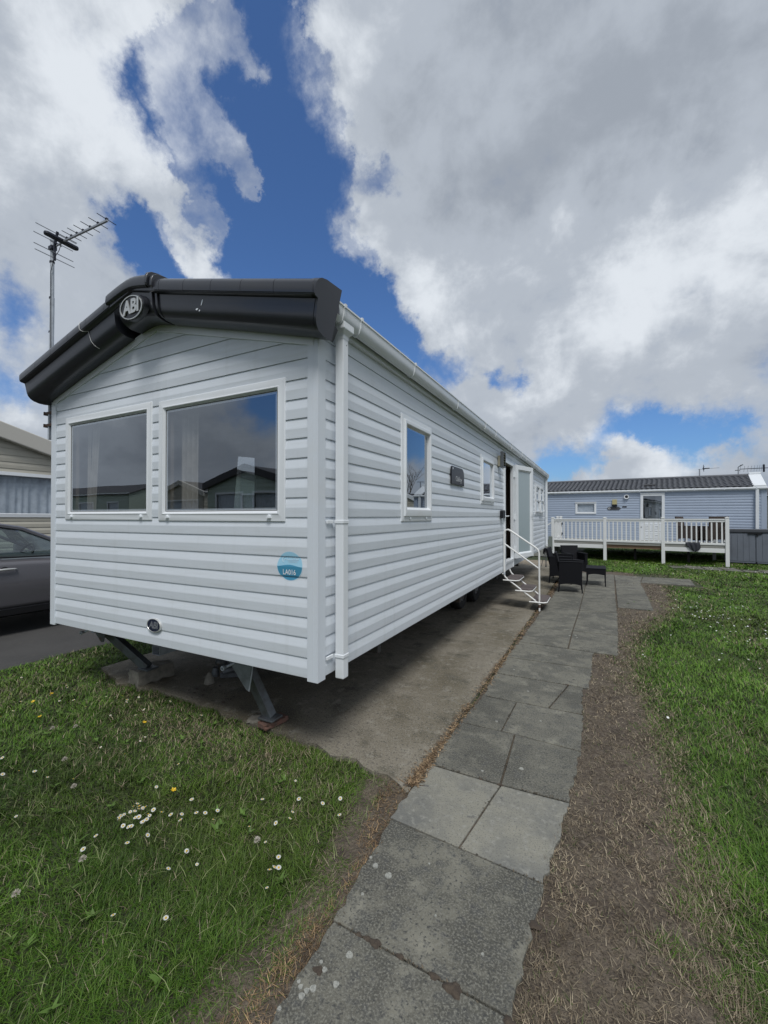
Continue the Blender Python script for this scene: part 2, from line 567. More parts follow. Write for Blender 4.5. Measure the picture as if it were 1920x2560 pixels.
MAT['interior'] = mat('interior_board', (0.30, 0.25, 0.20), 0.6, var=[(2, (0.24, 0.20, 0.16), 0.4, 0.7, 3)])
MAT['carpet'] = mat('carpet', (0.06, 0.05, 0.045), 0.95)
MAT['curtain'] = mat('curtain_fabric', (0.44, 0.40, 0.34), 0.9, var=[(8, (0.33, 0.30, 0.25), 0.4, 0.7, 3)])
MAT['net'] = mat('net_curtain', (0.70, 0.74, 0.78), 0.9, var=[(6, (0.52, 0.56, 0.60), 0.4, 0.7, 3)])
MAT['chrome'] = mat('silver_letter', (0.72, 0.72, 0.70), 0.3, metal=0.55)
MAT['letter_grey'] = mat('grey_letter', (0.16, 0.17, 0.19), 0.45)
MAT['navy'] = mat('navy_badge', (0.015, 0.02, 0.045), 0.3)
MAT['white_ink'] = mat('white_print', (0.82, 0.86, 0.90), 0.5)
MAT['pale_ink'] = mat('pale_print', (0.55, 0.72, 0.82), 0.5)
MAT['dark_plastic'] = mat('dark_plastic', (0.012, 0.013, 0.016), 0.45, spec=0.3)
MAT['plaque_gloss'] = mat('plaque_acrylic', (0.010, 0.011, 0.015), 0.12, spec=0.14)
MAT['lamp_beige'] = mat('lamp_housing', (0.34, 0.32, 0.24), 0.5)
MAT['lamp_grey'] = mat('lamp_louvre', (0.09, 0.10, 0.11), 0.45)
MAT['galv'] = mat('galvanised_steel', (0.50, 0.54, 0.59), 0.45, metal=0.1, var=[(18, (0.38, 0.41, 0.45), 0.4, 0.65, 5)])
MAT['galv_dull'] = mat('dull_galvanised_steel', (0.14, 0.155, 0.17), 0.5, metal=0.4, var=[(14, (0.09, 0.09, 0.09), 0.4, 0.65, 5), (9, (0.12, 0.07, 0.045), 0.62, 0.8, 4)])
MAT['galv_plate'] = mat('weathered_galvanised_plate', (0.24, 0.26, 0.28), 0.5, metal=0.2, var=[(16, (0.16, 0.17, 0.18), 0.4, 0.65, 5)])
MAT['chassis'] = mat('painted_chassis', (0.05, 0.05, 0.05), 0.7, var=[(9, (0.09, 0.055, 0.04), 0.5, 0.75, 5)])
MAT['rubber'] = mat('tyre_rubber', (0.022, 0.022, 0.023), 0.8)
MAT['rim'] = mat('wheel_rim', (0.30, 0.30, 0.31), 0.5, metal=0.3, var=[(12, (0.14, 0.12, 0.10), 0.45, 0.65, 4)])
MAT['white_paint'] = mat('white_painted_tube', (0.77, 0.77, 0.75), 0.38, var=[(14, (0.60, 0.58, 0.53), 0.6, 0.8, 4)])
MAT['tread'] = mat('brown_step_tread', (0.120, 0.098, 0.095), 0.85, var=[(30, (0.09, 0.075, 0.072), 0.4, 0.7, 4)], bump=[(160, 0.5, 0.003)])
MAT['rust'] = mat('rusty_bolt', (0.10, 0.06, 0.045), 0.8)
MAT['rattan'] = mat('black_rattan', (0.0065, 0.0070, 0.0095), 0.7, spec=0.22, bump=[(140, 0.6, 0.004)])
MAT['cushion'] = mat('charcoal_cushion', (0.013, 0.014, 0.019), 0.85, spec=0.2)
MAT['rattan_brown'] = mat('brown_rattan', (0.045, 0.034, 0.030), 0.7, var=[(35, (0.08, 0.06, 0.05), 0.4, 0.65, 3)], bump=[(120, 0.6, 0.004)])
MAT['blockwork'] = mat('concrete_block', (0.27, 0.25, 0.21), 0.9, var=[(18, (0.18, 0.165, 0.14), 0.4, 0.65, 6)], bump=[(60, 0.7, 0.008)])
MAT['brick'] = mat('red_brick', (0.19, 0.10, 0.075), 0.9, var=[(22, (0.12, 0.08, 0.065), 0.4, 0.65, 5)], bump=[(60, 0.6, 0.006)])
MAT['bluewall'] = random_tone(mat('blue_grey_cladding', (0.375, 0.440, 0.545), 0.5, var=[(1.5, (0.335, 0.395, 0.49), 0.45, 0.8, 4)]), 0.025)
MAT['tiles'] = mat('charcoal_tile_roof', (0.115, 0.122, 0.138), 0.62, var=[(3, (0.145, 0.148, 0.155), 0.5, 0.8, 5), (60, (0.035, 0.037, 0.042), 0.5, 0.8, 3)])
MAT['deck_white'] = mat('white_deck_upvc', (0.80, 0.81, 0.80), 0.4, var=[(2.5, (0.72, 0.73, 0.70), 0.55, 0.85, 4)])
MAT['deck_edge'] = mat('grey_deck_edge', (0.33, 0.33, 0.30), 0.7, stretch=(1, 1, 20), var=[(3, (0.24, 0.24, 0.22), 0.4, 0.7, 4)])
MAT['timber'] = mat('brown_timber', (0.30, 0.19, 0.12), 0.75, stretch=(2, 2, 40), var=[(2.5, (0.20, 0.12, 0.075), 0.4, 0.7, 5)])
MAT['storage'] = random_tone(mat('grey_resin', (0.155, 0.175, 0.21), 0.6, var=[(3, (0.13, 0.145, 0.175), 0.45, 0.75, 4)]), 0.04)
MAT['storage_dark'] = mat('dark_resin', (0.062, 0.068, 0.080), 0.6)
MAT['brass'] = mat('brass_lamp_face', (0.52, 0.46, 0.24), 0.4, metal=0.25)
MAT['cream'] = random_tone(mat('cream_cladding', (0.50, 0.475, 0.40), 0.55, var=[(2, (0.42, 0.40, 0.34), 0.45, 0.8, 4)]), 0.02)
MAT['cream_fascia'] = mat('cream_fascia', (0.52, 0.50, 0.45), 0.45)
MAT['greenwall'] = random_tone(mat('pale_green_cladding', (0.42, 0.50, 0.43), 0.55), 0.02)
MAT['roof_dark'] = mat('dark_roof_sheet', (0.05, 0.05, 0.055), 0.6)
MAT['car_paint'] = mat('grey_car_paint', (0.150, 0.146, 0.160), 0.28, metal=0.30, coat=0.8)
MAT['car_trim'] = mat('black_car_trim', (0.012, 0.012, 0.014), 0.35)
MAT['car_glass'] = glass_mat('car_glass', (0.62, 0.70, 0.69), 0.06, 1.6)
MAT['car_seat'] = mat('car_interior', (0.05, 0.05, 0.055), 0.8)
MAT['cloth'] = mat('black_cloth', (0.025, 0.028, 0.036), 0.85)
MAT['green_panel'] = mat('grey_green_board', (0.19, 0.22, 0.20), 0.5)
MAT['tail'] = mat('red_lens', (0.25, 0.01, 0.01), 0.2)
MAT['lens'] = mat('clear_lens', (0.6, 0.62, 0.65), 0.1)
MAT['bark'] = mat('bark', (0.10, 0.085, 0.07), 0.9)
MAT['alu'] = mat('aerial_aluminium', (0.40, 0.42, 0.45), 0.4, metal=0.6)
MAT['aerial_dark'] = mat('aerial_plastic', (0.016, 0.02, 0.035), 0.5)
MAT['lichen'] = mat('lichen', (0.33, 0.33, 0.295), 0.9, var=[(160, (0.20, 0.205, 0.185), 0.45, 0.65, 4)])
MAT['moss'] = mat('dead_moss', (0.055, 0.042, 0.032), 0.95, var=[(60, (0.09, 0.07, 0.05), 0.4, 0.7, 4)], bump=[(90, 0.8, 0.01)])
# ================================================================== GROUND
MAT['soil'] = mat('soil_under_lawn', (0.036, 0.050, 0.016), 1.0, var=[(1.2, (0.060, 0.075, 0.028), 0.4, 0.7, 5), (25, (0.030, 0.034, 0.016), 0.4, 0.7, 4)], bump=[(40, 0.6, 0.03)])
MAT['dirt'] = mat('bare_thatch', (0.132, 0.107, 0.078), 1.0, var=[(2.2, (0.075, 0.056, 0.042), 0.4, 0.7, 6), (45, (0.180, 0.148, 0.110), 0.48, 0.66, 6), (9, (0.062, 0.048, 0.037), 0.54, 0.68, 6), (150, (0.045, 0.035, 0.028), 0.52, 0.64, 4)],
                  bump=[(60, 0.9, 0.02), (200, 0.6, 0.006)])
MAT['pad'] = mat('pad_concrete', (0.205, 0.182, 0.140), 0.92, var=[(0.8, (0.120, 0.102, 0.066), 0.44, 0.60, 7), (3.0, (0.080, 0.072, 0.050), 0.52, 0.66, 8), (9, (0.27, 0.25, 0.205), 0.55, 0.70, 7), (34, (0.075, 0.07, 0.06), 0.56, 0.68, 5), (110, (0.30, 0.28, 0.24), 0.55, 0.66, 4), (75, (0.06, 0.056, 0.05), 0.57, 0.66, 3)],
                 bump=[(14, 0.25, 0.02), (130, 0.45, 0.006)])
SLABV = [(2.3, (0.074, 0.072, 0.060), 0.45, 0.56, 8), (6, (0.228, 0.218, 0.174), 0.53, 0.66, 8), (11, (0.085, 0.084, 0.074), 0.54, 0.62, 7), (24, (0.070, 0.071, 0.068), 0.54, 0.68, 6), (120, (0.195, 0.190, 0.160), 0.47, 0.64, 4), (70, (0.052, 0.053, 0.050), 0.55, 0.66, 4), (16, (0.05, 0.05, 0.047), 0.63, 0.70, 6)]
MAT['slab'] = random_tone(mat('weathered_slab', (0.160, 0.153, 0.122), 0.93, var=SLABV, bump=[(20, 0.25, 0.012), (190, 0.5, 0.005)]), 0.10)
MAT['slab_pale'] = random_tone(mat('pale_slab', (0.245, 0.236, 0.194), 0.93, var=[(2.6, (0.160, 0.160, 0.145), 0.44, 0.62, 6), (30, (0.29, 0.285, 0.25), 0.52, 0.70, 5), (120, (0.115, 0.115, 0.105), 0.53, 0.66, 4), (14, (0.10, 0.10, 0.095), 0.62, 0.72, 6)], bump=[(20, 0.2, 0.01), (190, 0.5, 0.005)]), 0.04)
MAT['slab_dark'] = random_tone(mat('dark_slab', (0.128, 0.123, 0.100), 0.93, var=SLABV, bump=[(20, 0.25, 0.012), (190, 0.5, 0.005)]), 0.06)
MAT['tarmac'] = mat('tarmac', (0.060, 0.058, 0.056), 0.92, var=[(1.5, (0.045, 0.044, 0.043), 0.4, 0.7, 5), (120, (0.095, 0.092, 0.088), 0.55, 0.75, 3), (6, (0.085, 0.08, 0.07), 0.6, 0.8, 5)], bump=[(150, 0.6, 0.006)])
MAT['paver'] = random_tone(mat('tan_paver', (0.26, 0.22, 0.165), 0.9, var=[(8, (0.18, 0.155, 0.12), 0.45, 0.7, 5)]), 0.12)

g = MB()
gr = [-160, -60, -20, -8, -4, 0, 4, 8, 16, 30, 60, 200]
g.grid([[(x, y, -0.034) for x in gr] for y in gr])
tag(g.build('ground', MAT['soil']), kind='structure')

g = MB()
rows = []
for i in range(60):
    y = -6 + i * 0.6
    e = -4.06 + 0.035 * math.sin(y * 2.1) + 0.03 * math.sin(y * 5.3 + 1)
    rows.append([(-8.6, y, -0.012), (-6, y, -0.008), (e - 0.05, y, -0.012), (e, y, -0.032)])
g.grid(rows)
tag(g.build('road', MAT['tarmac'], smooth=30), kind='structure')


def vnoise(x, y, seed=0):
    """smooth value noise, numpy"""
    xi, yi = np.floor(x).astype(np.int64), np.floor(y).astype(np.int64)
    fx, fy = x - xi, y - yi
    fx, fy = fx * fx * (3 - 2 * fx), fy * fy * (3 - 2 * fy)

    def h(a, b):
        n = (a * 374761393 + b * 668265263 + seed * 974711) & 0x7fffffff
        n = ((n ^ (n >> 13)) * 1274126177) & 0x7fffffff
        return ((n ^ (n >> 16)) & 0xffff) / 65535.0
    return (h(xi, yi) * (1 - fx) + h(xi + 1, yi) * fx) * (1 - fy) + (h(xi, yi + 1) * (1 - fx) + h(xi + 1, yi + 1) * fx) * fy


def fbm(x, y, seed=0, oct=4):
    s, a, t = 0, 0.5, 0
    for i in range(oct):
        s = s + a * vnoise(x * 2 ** i, y * 2 ** i, seed + i)
        t += a
        a *= 0.5
    return s / t


# concrete pad under the caravan, its front edge broken and overgrown
PADF = [(-3.12, 0.50), (-2.8, 0.42), (-2.5, 0.33), (-2.2, 0.39), (-1.9, 0.41), (-1.4, 0.38), (-1.0, 0.35), (-0.6, 0.33), (-0.25, 0.30), (0.14, 0.27), (0.40, 0.22), (0.525, 0.16)]


def pad_front(x):
    return np.interp(x, [p[0] for p in PADF], [p[1] for p in PADF])


g = MB()
xs = np.linspace(-3.1, 0.525, 44)
rows = []
for j, t in enumerate(np.linspace(0, 1, 60) ** 1.6):
    row = []
    for x in xs:
        y0 = float(pad_front(x)) + 0.018 * math.sin(x * 23) + 0.014 * math.sin(x * 57 + 2) - 0.02
        y = y0 + t * (13.2 - y0)
        z = 0.006 * (float(fbm(np.array(x * 0.9), np.array(y * 0.9), 5)) - 0.5) - (0.012 if x > 0.5 else 0)
        row.append((x, y, z))
    rows.append(row)
g.grid(rows)
g.grid([[(p[0], p[1], p[2] - 0.06) for p in rows[0]], rows[0]])
g.grid([[(r[-1][0] + 0.004, r[-1][1], r[-1][2] - 0.06) for r in rows], [r[-1] for r in rows]])
g.grid([[(r[0][0], r[0][1], r[0][2] - 0.06) for r in rows], [r[0] for r in rows]])
tag(g.build('concrete_pad', MAT['pad'], smooth=40), kind='structure')

# worn strip of dead turf both sides of the path
DR = [(-2.6, 1.95), (-0.42, 1.85), (-0.09, 1.84), (0.22, 1.83), (0.79, 1.84), (1.2, 1.82), (1.91, 1.83), (2.56, 1.76), (3.35, 1.78), (4.54, 1.90), (5.48, 2.19), (6.79, 2.55), (8.2, 2.75), (9.8, 2.8), (11.0, 2.6), (11.6, 2.3)]


def dirt_right(y):
    return np.interp(y, [p[0] for p in DR], [p[1] for p in DR])


DL = [(-2.6, 0.42), (-1.16, 0.41), (-1.0, 0.39), (-0.83, 0.44), (-0.6, 0.47), (-0.4, 0.45), (-0.18, 0.38), (0.1, 0.33), (0.3, 0.36), (0.5, 0.52)]


def dirt_left(y):
    return np.interp(y, [p[0] for p in DL], [p[1] for p in DL])


g = MB()
xs = np.linspace(0.0, 2.9, 100)
ys = np.concatenate([np.linspace(-2.4, 4, 170), np.linspace(4.05, 12.2, 90)])
X, Y = np.meshgrid(xs, ys)
Z = -0.030 + 0.022 * fbm(X * 7, Y * 7, 3) + 0.010 * fbm(X * 30, Y * 30, 9, 2)
edge = np.clip((dirt_right(Y) + 0.12 - X) / 0.15, 0, 1) * np.clip((X - dirt_left(Y) + 0.14) / 0.1, 0, 1)
Z = -0.040 + (Z + 0.040) * edge
Z = np.where((X < 0.53) & (Y > 0.5), -0.08, Z)
g.grid([[(float(X[i, j]), float(Y[i, j]), float(Z[i, j])) for j in range(len(xs))] for i in range(len(ys))])
tag(g.build('bare_earth', MAT['dirt'], smooth=60), kind='structure')

# paving slabs, one object each
path = tag(empty('path'), kind='structure')


def slab(poly, m, ragged=(), z=0.0, name='paving_slab', tilt=0.004, th=0.05, parent=None):
    """poly: corners counter-clockwise; ragged: indices of edges that are chipped"""
    pts = []
    n = len(poly)
    for i in range(n):
        a, b = Vector(poly[i]), Vector(poly[(i + 1) % n])
        ln = (b - a).length
        k = max(2, int(ln / (0.035 if i in ragged else 0.10)))
        nrm = Vector(((b - a).y, -(b - a).x)).normalized()
        for q in range(k):
            t = q / k
            amp = (0.016 if i in ragged else 0.0022)
            j = nrm * (random.uniform(-amp, amp * 0.35) if q else random.uniform(-amp, 0) * 0.5)
            pts.append(a.lerp(b, t) + j)
    tx, ty = random.uniform(-tilt, tilt), random.uniform(-tilt, tilt)
    cx, cy = sum(p.x for p in pts) / len(pts), sum(p.y for p in pts) / len(pts)
    f1 = lambda x, y: (x, y, z + tx * (x - cx) + ty * (y - cy))
    f0 = lambda x, y: (x, y, z - th)
    mb = MB()
    mb.prism([tuple(p) for p in pts], f0, f1)
    return mb.build(name, m, parent or path, bevel=0.004, bseg=2)


G = 0.004
S, SP, SD = MAT['slab'], MAT['slab_pale'], MAT['slab_dark']
slab([(0.60, -1.75), (1.26, -1.75), (1.26, -0.712), (0.585, -0.70)], SD, (1, 3))
slab([(0.582, -0.692), (1.262, -0.704), (1.29, -0.156), (0.533, -0.106)], S, (1, 3))
slab([(0.533, -0.097), (0.906, -0.124), (0.984, 0.436), (0.53, 0.440)], SP, (3,))
slab([(0.914, -0.125), (1.292, -0.147), (1.318, 0.08), (1.355, 0.452), (0.992, 0.436)], SP, (1, 2))
slab([(0.53, 0.449), (0.980, 0.446), (0.952, 1.066), (0.545, 1.062)], SD, (3,))
slab([(0.990, 0.446), (1.352, 0.462), (1.392, 1.040), (0.962, 1.068)], SD, (1,))
slab([(0.546, 1.072), (0.858, 1.076), (0.872, 1.625), (0.585, 1.622)], S, (3,))
slab([(0.866, 1.076), (0.955, 1.077), (1.394, 1.050), (1.385, 1.628), (0.880, 1.625)], SD, (2,))
slab([(0.588, 1.634), (1.126, 1.640), (1.236, 2.222), (0.565, 2.222)], S, (3,))
slab([(1.138, 1.640), (1.385, 1.637), (1.365, 2.222), (1.248, 2.222)], S, (1,))
slab([(0.565, 2.232), (1.42, 2.236), (1.438, 2.800), (0.572, 2.772)], S, (1, 3))
slab([(0.572, 2.784), (1.438, 2.812), (1.446, 3.416), (0.592, 3.452)], S, (1, 3))
slab([(0.595, 3.464), (1.160, 3.450), (1.165, 4.322), (0.608, 4.286)], S, (3,))
slab([(1.174, 3.450), (1.690, 3.410), (1.728, 4.345), (1.178, 4.324)], S, (1,))
slab([(0.610, 4.300), (1.166, 4.335), (1.196, 5.84), (0.628, 5.80)], S, (3,))
slab([(0.628, 5.806), (1.196, 5.846), (1.205, 7.20), (0.668, 7.12)], S, (3,), tilt=0.002)
slab([(1.178, 4.335), (1.730, 4.358), (1.770, 5.90), (1.206, 5.85)], S, (1,))
slab([(1.206, 5.858), (1.770, 5.908), (1.785, 7.26), (1.215, 7.21)], S, (1,), tilt=0.002)
slab([(0.670, 7.135), (1.206, 7.215), (1.210, 8.70), (0.660, 8.62)], S, (), tilt=0.002)
slab([(1.216, 7.222), (1.785, 7.27), (1.815, 8.75), (1.220, 8.70)], S, (), tilt=0.002)
slab([(0.660, 8.635), (1.212, 8.715), (1.215, 10.30), (0.640, 10.25)], S, (), tilt=0.002)
slab([(1.222, 8.715), (1.816, 8.765), (1.850, 10.30), (1.226, 10.30)], S, (), tilt=0.002)
slab([(1.798, 6.42), (2.33, 6.42), (2.36, 7.35), (1.815, 7.32)], SD, (0, 1))
slab([(1.815, 7.335), (2.36, 7.362), (2.39, 8.60), (1.840, 8.55)], S, (1,))
slab([(1.840, 8.565), (2.39, 8.612), (2.40, 9.88), (1.865, 9.85)], S, (1,))
slab([(1.868, 9.865), (2.40, 9.892), (2.55, 11.30), (1.88, 11.35)], S, (1, 2))
slab([(2.42, 10.02), (3.52, 10.06), (3.62, 11.30), (2.57, 11.30)], S, (0, 1, 2))
slab([(0.64, 10.265), (1.225, 10.315), (1.23, 11.5), (0.64, 11.5)], S, (2,))
slab([(1.235, 10.315), (1.86, 10.315), (1.87, 11.42), (1.24, 11.5)], S, (2,))

# tan pavers at the far end of the pad, stepping towards the neighbours
paving = tag(empty('pavement'), kind='structure')
mb = MB()
mb.box(-0.148, 0.148, -0.098, 0.098, -0.05, 0.0)
pv = mb.build('paver', MAT['paver'], paving, bevel=0.008)
pv.location = (-1.6, 13.1, 0.0)
for j in range(9):
    for i in range(8):
        if i == 0 and j == 0:
            continue
        put('paver', pv.data, paving, (-1.6 + i * 0.302 + (0.15 if j % 2 else 0), 13.1 + j * 0.203, random.uniform(-0.006, 0.008)))
for o in paving.children:
    if not o.modifiers:
        b = o.modifiers.new('bevel', 'BEVEL')
        b.width = 0.008
# flagstones in front of the white deck
for i in range(11):
    x0 = 3.6 + i * 0.46
    for j in range(2):
        if (i, j) in ((0, 0), (4, 0), (7, 1), (9, 0)):
            continue
        y0 = 15.45 - 0.162 * (x0 - 3.6) * 1.0 - j * 0.52 + random.uniform(-0.03, 0.03)
        slab([(x0, y0 - 0.46), (x0 + 0.42, y0 - 0.53), (x0 + 0.43, y0 - 0.04), (x0 + 0.01, y0)], S, (0, 1, 2, 3), z=-0.012, tilt=0.01, name='flagstone', parent=paving)

# lichen spots and moss cushions on the path
mb = MB()
for (x, y, r) in [(0.61, -0.40, .016), (0.685, -0.42, .019), (0.57, -0.37, .009), (0.82, -0.28, .006), (0.71, -0.78, .016), (0.66, -0.86, .011), (0.635, -0.845, .008), (0.66, -0.925, .014), (0.645, -0.94, .011), (0.62, -0.94, .010), (0.64, -0.96, .013), (0.72, -0.88, .013), (0.605, -0.93, .008), (1.07, 0.655, .017), (0.60, -1.02, .008), (0.93, -0.5, .006), (1.13, -0.56, .007),
                  (0.63, -0.55, .008), (0.80, 1.2, .012), (1.1, 1.36, .010), (0.93, 1.9, .012), (0.86, 0.52, .010), (0.72, 2.4, .012), (1.15, 4.05, .018), (1.22, 4.1, .018), (1.24, 4.0, .014)]:
    n = 20
    r *= 0.78
    ph = random.random() * 6
    ring = [(x + r * (1 + 0.10 * math.sin(3 * a + ph) + 0.06 * math.sin(5 * a + 2 * ph)) * math.cos(a), y + r * (1 + 0.10 * math.sin(3 * a + ph) + 0.06 * math.sin(7 * a)) * math.sin(a)) for a in [2 * math.pi * k / n for k in range(n)]]
    zt = 0.0036
    mb.prism(ring, lambda a, b: (a, b, -0.004), lambda a, b: (a, b, zt))
tag(mb.build('lichen_spots', MAT['lichen'], path), kind='stuff')
mb = MB()
for (x, y, r) in [(1.07, -0.715, .030), (1.0, -0.706, .017), (0.87, -0.70, .014), (0.77, -0.70, .022), (0.735, -0.698, .014), (0.70, -0.70, .012), (1.25, -0.72, .018), (0.64, -0.87, .018), (0.985, 0.44, .016), (0.87, 0.44, .010), (1.28, -0.36, .022), (1.23, 2.23, .012)]:
    rows = []
    ph = random.random() * 6
    for t in (0.05, 0.35, 0.65, 0.88, 1.0):
        rows.append([(x + r * t * (1 + 0.18 * math.sin(3 * a + ph) + 0.14 * math.sin(6 * a)) * math.cos(a) * 1.1, y + r * 0.8 * t * (1 + 0.18 * math.sin(3 * a + ph) + 0.14 * math.sin(5 * a)) * math.sin(a), -0.004 + 0.35 * r * math.sqrt(max(0, 1 - t * t)) + 0.003) for a in [2 * math.pi * k / 16 for k in range(16)]])
    mb.grid(rows, close_v=True)
    mb.quad(*rows[0][::-1])
tag(mb.build('moss_cushions', MAT['moss'], path, smooth=60), kind='stuff')


# ================================================================== BLADES
def blade_mat(name, trans=0.25, rough=0.55):
    m = bpy.data.materials.new(name)
    m.use_nodes = True
    N, L = m.node_tree.nodes, m.node_tree.links
    p = N['Principled BSDF']
    at = N.new('ShaderNodeAttribute')
    at.attribute_name = 'tint'
    L.new(at.outputs['Color'], p.inputs['Base Color'])
    p.inputs['Roughness'].default_value = rough
    p.inputs['Specular IOR Level'].default_value = 0.25
    return m


def blades(name, x, y, z0, h, w, lean, ang, cols, m, curl=0.6):
    """numpy: every blade is 5 vertices (a quad and a tip triangle)"""
    n = len(x)
    dx, dy = np.cos(ang), np.sin(ang)
    px, py = -dy, dx
    V = np.empty((n, 5, 3), np.float32)
    hm = h * 0.55
    lm = lean * (1 - curl) * 0.55
    for k, (s, hh, ll, ww) in enumerate(((-1, 0, 0, 1), (1, 0, 0, 1), (1, hm, lm, 0.75), (-1, hm, lm, 0.75))):
        V[:, k, 0] = x + px * w * 0.5 * s * ww + dx * ll
        V[:, k, 1] = y + py * w * 0.5 * s * ww + dy * ll
        V[:, k, 2] = z0 + hh
    V[:, 4, 0] = x + dx * lean
    V[:, 4, 1] = y + dy * lean
    V[:, 4, 2] = z0 + h
    base = (np.arange(n) * 5)[:, None]
    loops = (base + np.array([0, 1, 2, 3, 3, 2, 4])).astype(np.int32).ravel()
    starts = ((np.arange(n) * 7)[:, None] + np.array([0, 4])).astype(np.int32).ravel()
    me = bpy.data.meshes.new(name)
    me.vertices.add(n * 5)
    me.vertices.foreach_set('co', V.ravel())
    me.loops.add(n * 7)
    me.loops.foreach_set('vertex_index', loops)
    me.polygons.add(n * 2)
    me.polygons.foreach_set('loop_start', starts)
    me.update(calc_edges=True)
    a = me.attributes.new('tint', 'FLOAT_COLOR', 'POINT')
    c = np.ones((n, 5, 4), np.float32)
    c[:, :, :3] = cols[:, None, :]
    a.data.foreach_set('color', c.ravel())
    me.materials.append(m)
    o = bpy.data.objects.new(name, me)
    COL.objects.link(o)
    return tag(o, kind='stuff')


def scatter(x0, x1, y0, y1, dens_fn, keep_fn, dmax):
    n = int((x1 - x0) * (y1 - y0) * dmax)
    x = RNG.uniform(x0, x1, n)
    y = RNG.uniform(y0, y1, n)
    k = RNG.uniform(0, 1, n) < np.clip(dens_fn(x, y) / dmax, 0, 1) * keep_fn(x, y)
    return x[k], y[k]


def cam_r(x, y):
    return np.sqrt((x - CAM.x) ** 2 + (y - CAM.y) ** 2 + 1.4 ** 2)


def in_view(x, y, margin=0.35):
    dx, dy = x - CAM.x, y - CAM.y
    fw = -math.sin(YAW) * dx + math.cos(YAW) * dy
    rt = math.cos(YAW) * dx + math.sin(YAW) * dy
    return (fw > -0.6) & (np.abs(rt) < np.maximum(fw, 0) * 1.05 + margin + 2.2)


GM = blade_mat('grass_blades')
GREEN = np.array([[0.072, 0.160, 0.012], [0.092, 0.186, 0.017], [0.048, 0.118, 0.011], [0.130, 0.205, 0.040]])
STRAW = np.array([[0.35, 0.282, 0.188], [0.26, 0.204, 0.138], [0.165, 0.126, 0.088], [0.46, 0.385, 0.270]])


def grass_cols(x, y, dry):
    n = len(x)
    i = RNG.integers(0, 4, n)
    c = GREEN[i] * RNG.uniform(0.75, 1.25, (n, 1))
    v = fbm(x * 1.3, y * 1.3, 21)[:, None]
    v = np.clip((v - 0.5) * 1.5 + 0.5, 0, 1)
    c = c * (0.45 + 1.05 * v)
    dry = dry + 0.20 * np.clip((fbm(x * 2.1 + 7, y * 2.1, 91) - 0.56) * 4, 0, 1)
    yel = np.clip((fbm(x * 0.9 + 40, y * 0.9, 31) - 0.5) * 2.2, 0, 1)[:, None]
    c = c * (1 - 0.4 * yel) + 0.4 * yel * np.array([0.150, 0.165, 0.038]) * RNG.uniform(0.8, 1.2, (n, 1))
    d = (RNG.uniform(0, 1, n) < dry)[:, None]
    s = STRAW[RNG.integers(0, 4, n)] * RNG.uniform(0.6, 1.05, (n, 1))
    return np.where(d, s, c)


def dens_lawn(x, y):
    r = cam_r(x, y)
    return np.clip(26000 * (2.0 / r) ** 1.75, 700, 26000)


# lawn in front of the caravan and the strip beside the road
def keep_left(x, y):
    n = fbm(x * 5, y * 5, 4)
    inside = (x > -4.04 + 0.08 * n) & (x < dirt_left(y) + 0.095 + (n - 0.5) * 0.17)
    padside = np.where(x > -3.14, y < pad_front(x) + (n - 0.45) * 0.10, True)
    return (inside & padside & in_view(x, y)).astype(float)


def worn(x, y):
    """dry, trodden band in front of the caravan"""
    d = np.exp(-((y - (0.08 - 0.10 * (x + 1.2))) / 0.34) ** 2) * np.exp(-((x + 1.1) / 1.15) ** 2)
    e = np.clip(1 - (dirt_left(y) + 0.06 - x) / 0.20, 0, 1)
    return np.clip(0.62 * d * (0.5 + fbm(x * 3, y * 3, 8)) + 0.55 * e, 0, 0.9)


x, y = scatter(-4.1, 0.6, -1.7, 6.0, dens_lawn, keep_left, 26000)
r = cam_r(x, y)
w = worn(x, y)
clump = fbm(x * 6, y * 6, 15)
h = (0.018 + 0.040 * clump ** 1.6) * RNG.uniform(0.5, 1.35, len(x)) * (1 - 0.45 * w)
blades('lawn_grass', x, y, np.full(len(x), -0.034), h, 0.0021 * np.clip(r / 2, 1, 6) * RNG.uniform(0.7, 1.4, len(x)), 0.012 + h * RNG.uniform(0.3, 1.6, len(x)),
       fbm(x * 2.5, y * 2.5, 77) * 14 + RNG.normal(0, 1.7, len(x)), grass_cols(x, y, 0.04 + 0.60 * w), GM)
# broad leaved weeds pressed flat among the blades
wx, wy = [], []
for k in range(70):
    q = (random.uniform(-3.4, 0.3), random.uniform(-1.5, 0.25))
    if q[1] > pad_front(q[0]) - 0.12 or q[0] > dirt_left(q[1]) - 0.05:
        continue
    m_ = random.randint(5, 9)
    wx += [q[0]] * m_
    wy += [q[1]] * m_
for k in range(90):
    q = (random.uniform(1.95, 5.0), random.uniform(-0.6, 8.0))
    m_ = random.randint(5, 9)
    wx += [q[0]] * m_
    wy += [q[1]] * m_
x, y = np.array(wx), np.array(wy)
n = len(x)
blades('broadleaf', x, y, RNG.uniform(-0.012, 0.004, n), RNG.uniform(0.006, 0.022, n), RNG.uniform(0.010, 0.020, n), RNG.uniform(0.020, 0.042, n), RNG.uniform(0, 6.28, n),
       np.array([0.085, 0.150, 0.030]) * RNG.uniform(0.7, 1.3, (n, 1)), GM, curl=0.2)
# long pale stalks lying in the lawn
n = 1500
x = RNG.uniform(-3.6, 0.45, n)
y = RNG.uniform(-1.6, 0.3, n)
k = keep_left(x, y) > 0
x, y = x[k], y[k]
n = len(x)
blades('seed_stalks', x, y, np.full(n, 0.004), RNG.uniform(0.012, 0.05, n), RNG.uniform(0.0018, 0.003, n), RNG.uniform(0.05, 0.12, n), RNG.uniform(0, 6.28, n),
       np.array([0.20, 0.23, 0.10]) * RNG.uniform(0.6, 1.3, (n, 1)), GM)


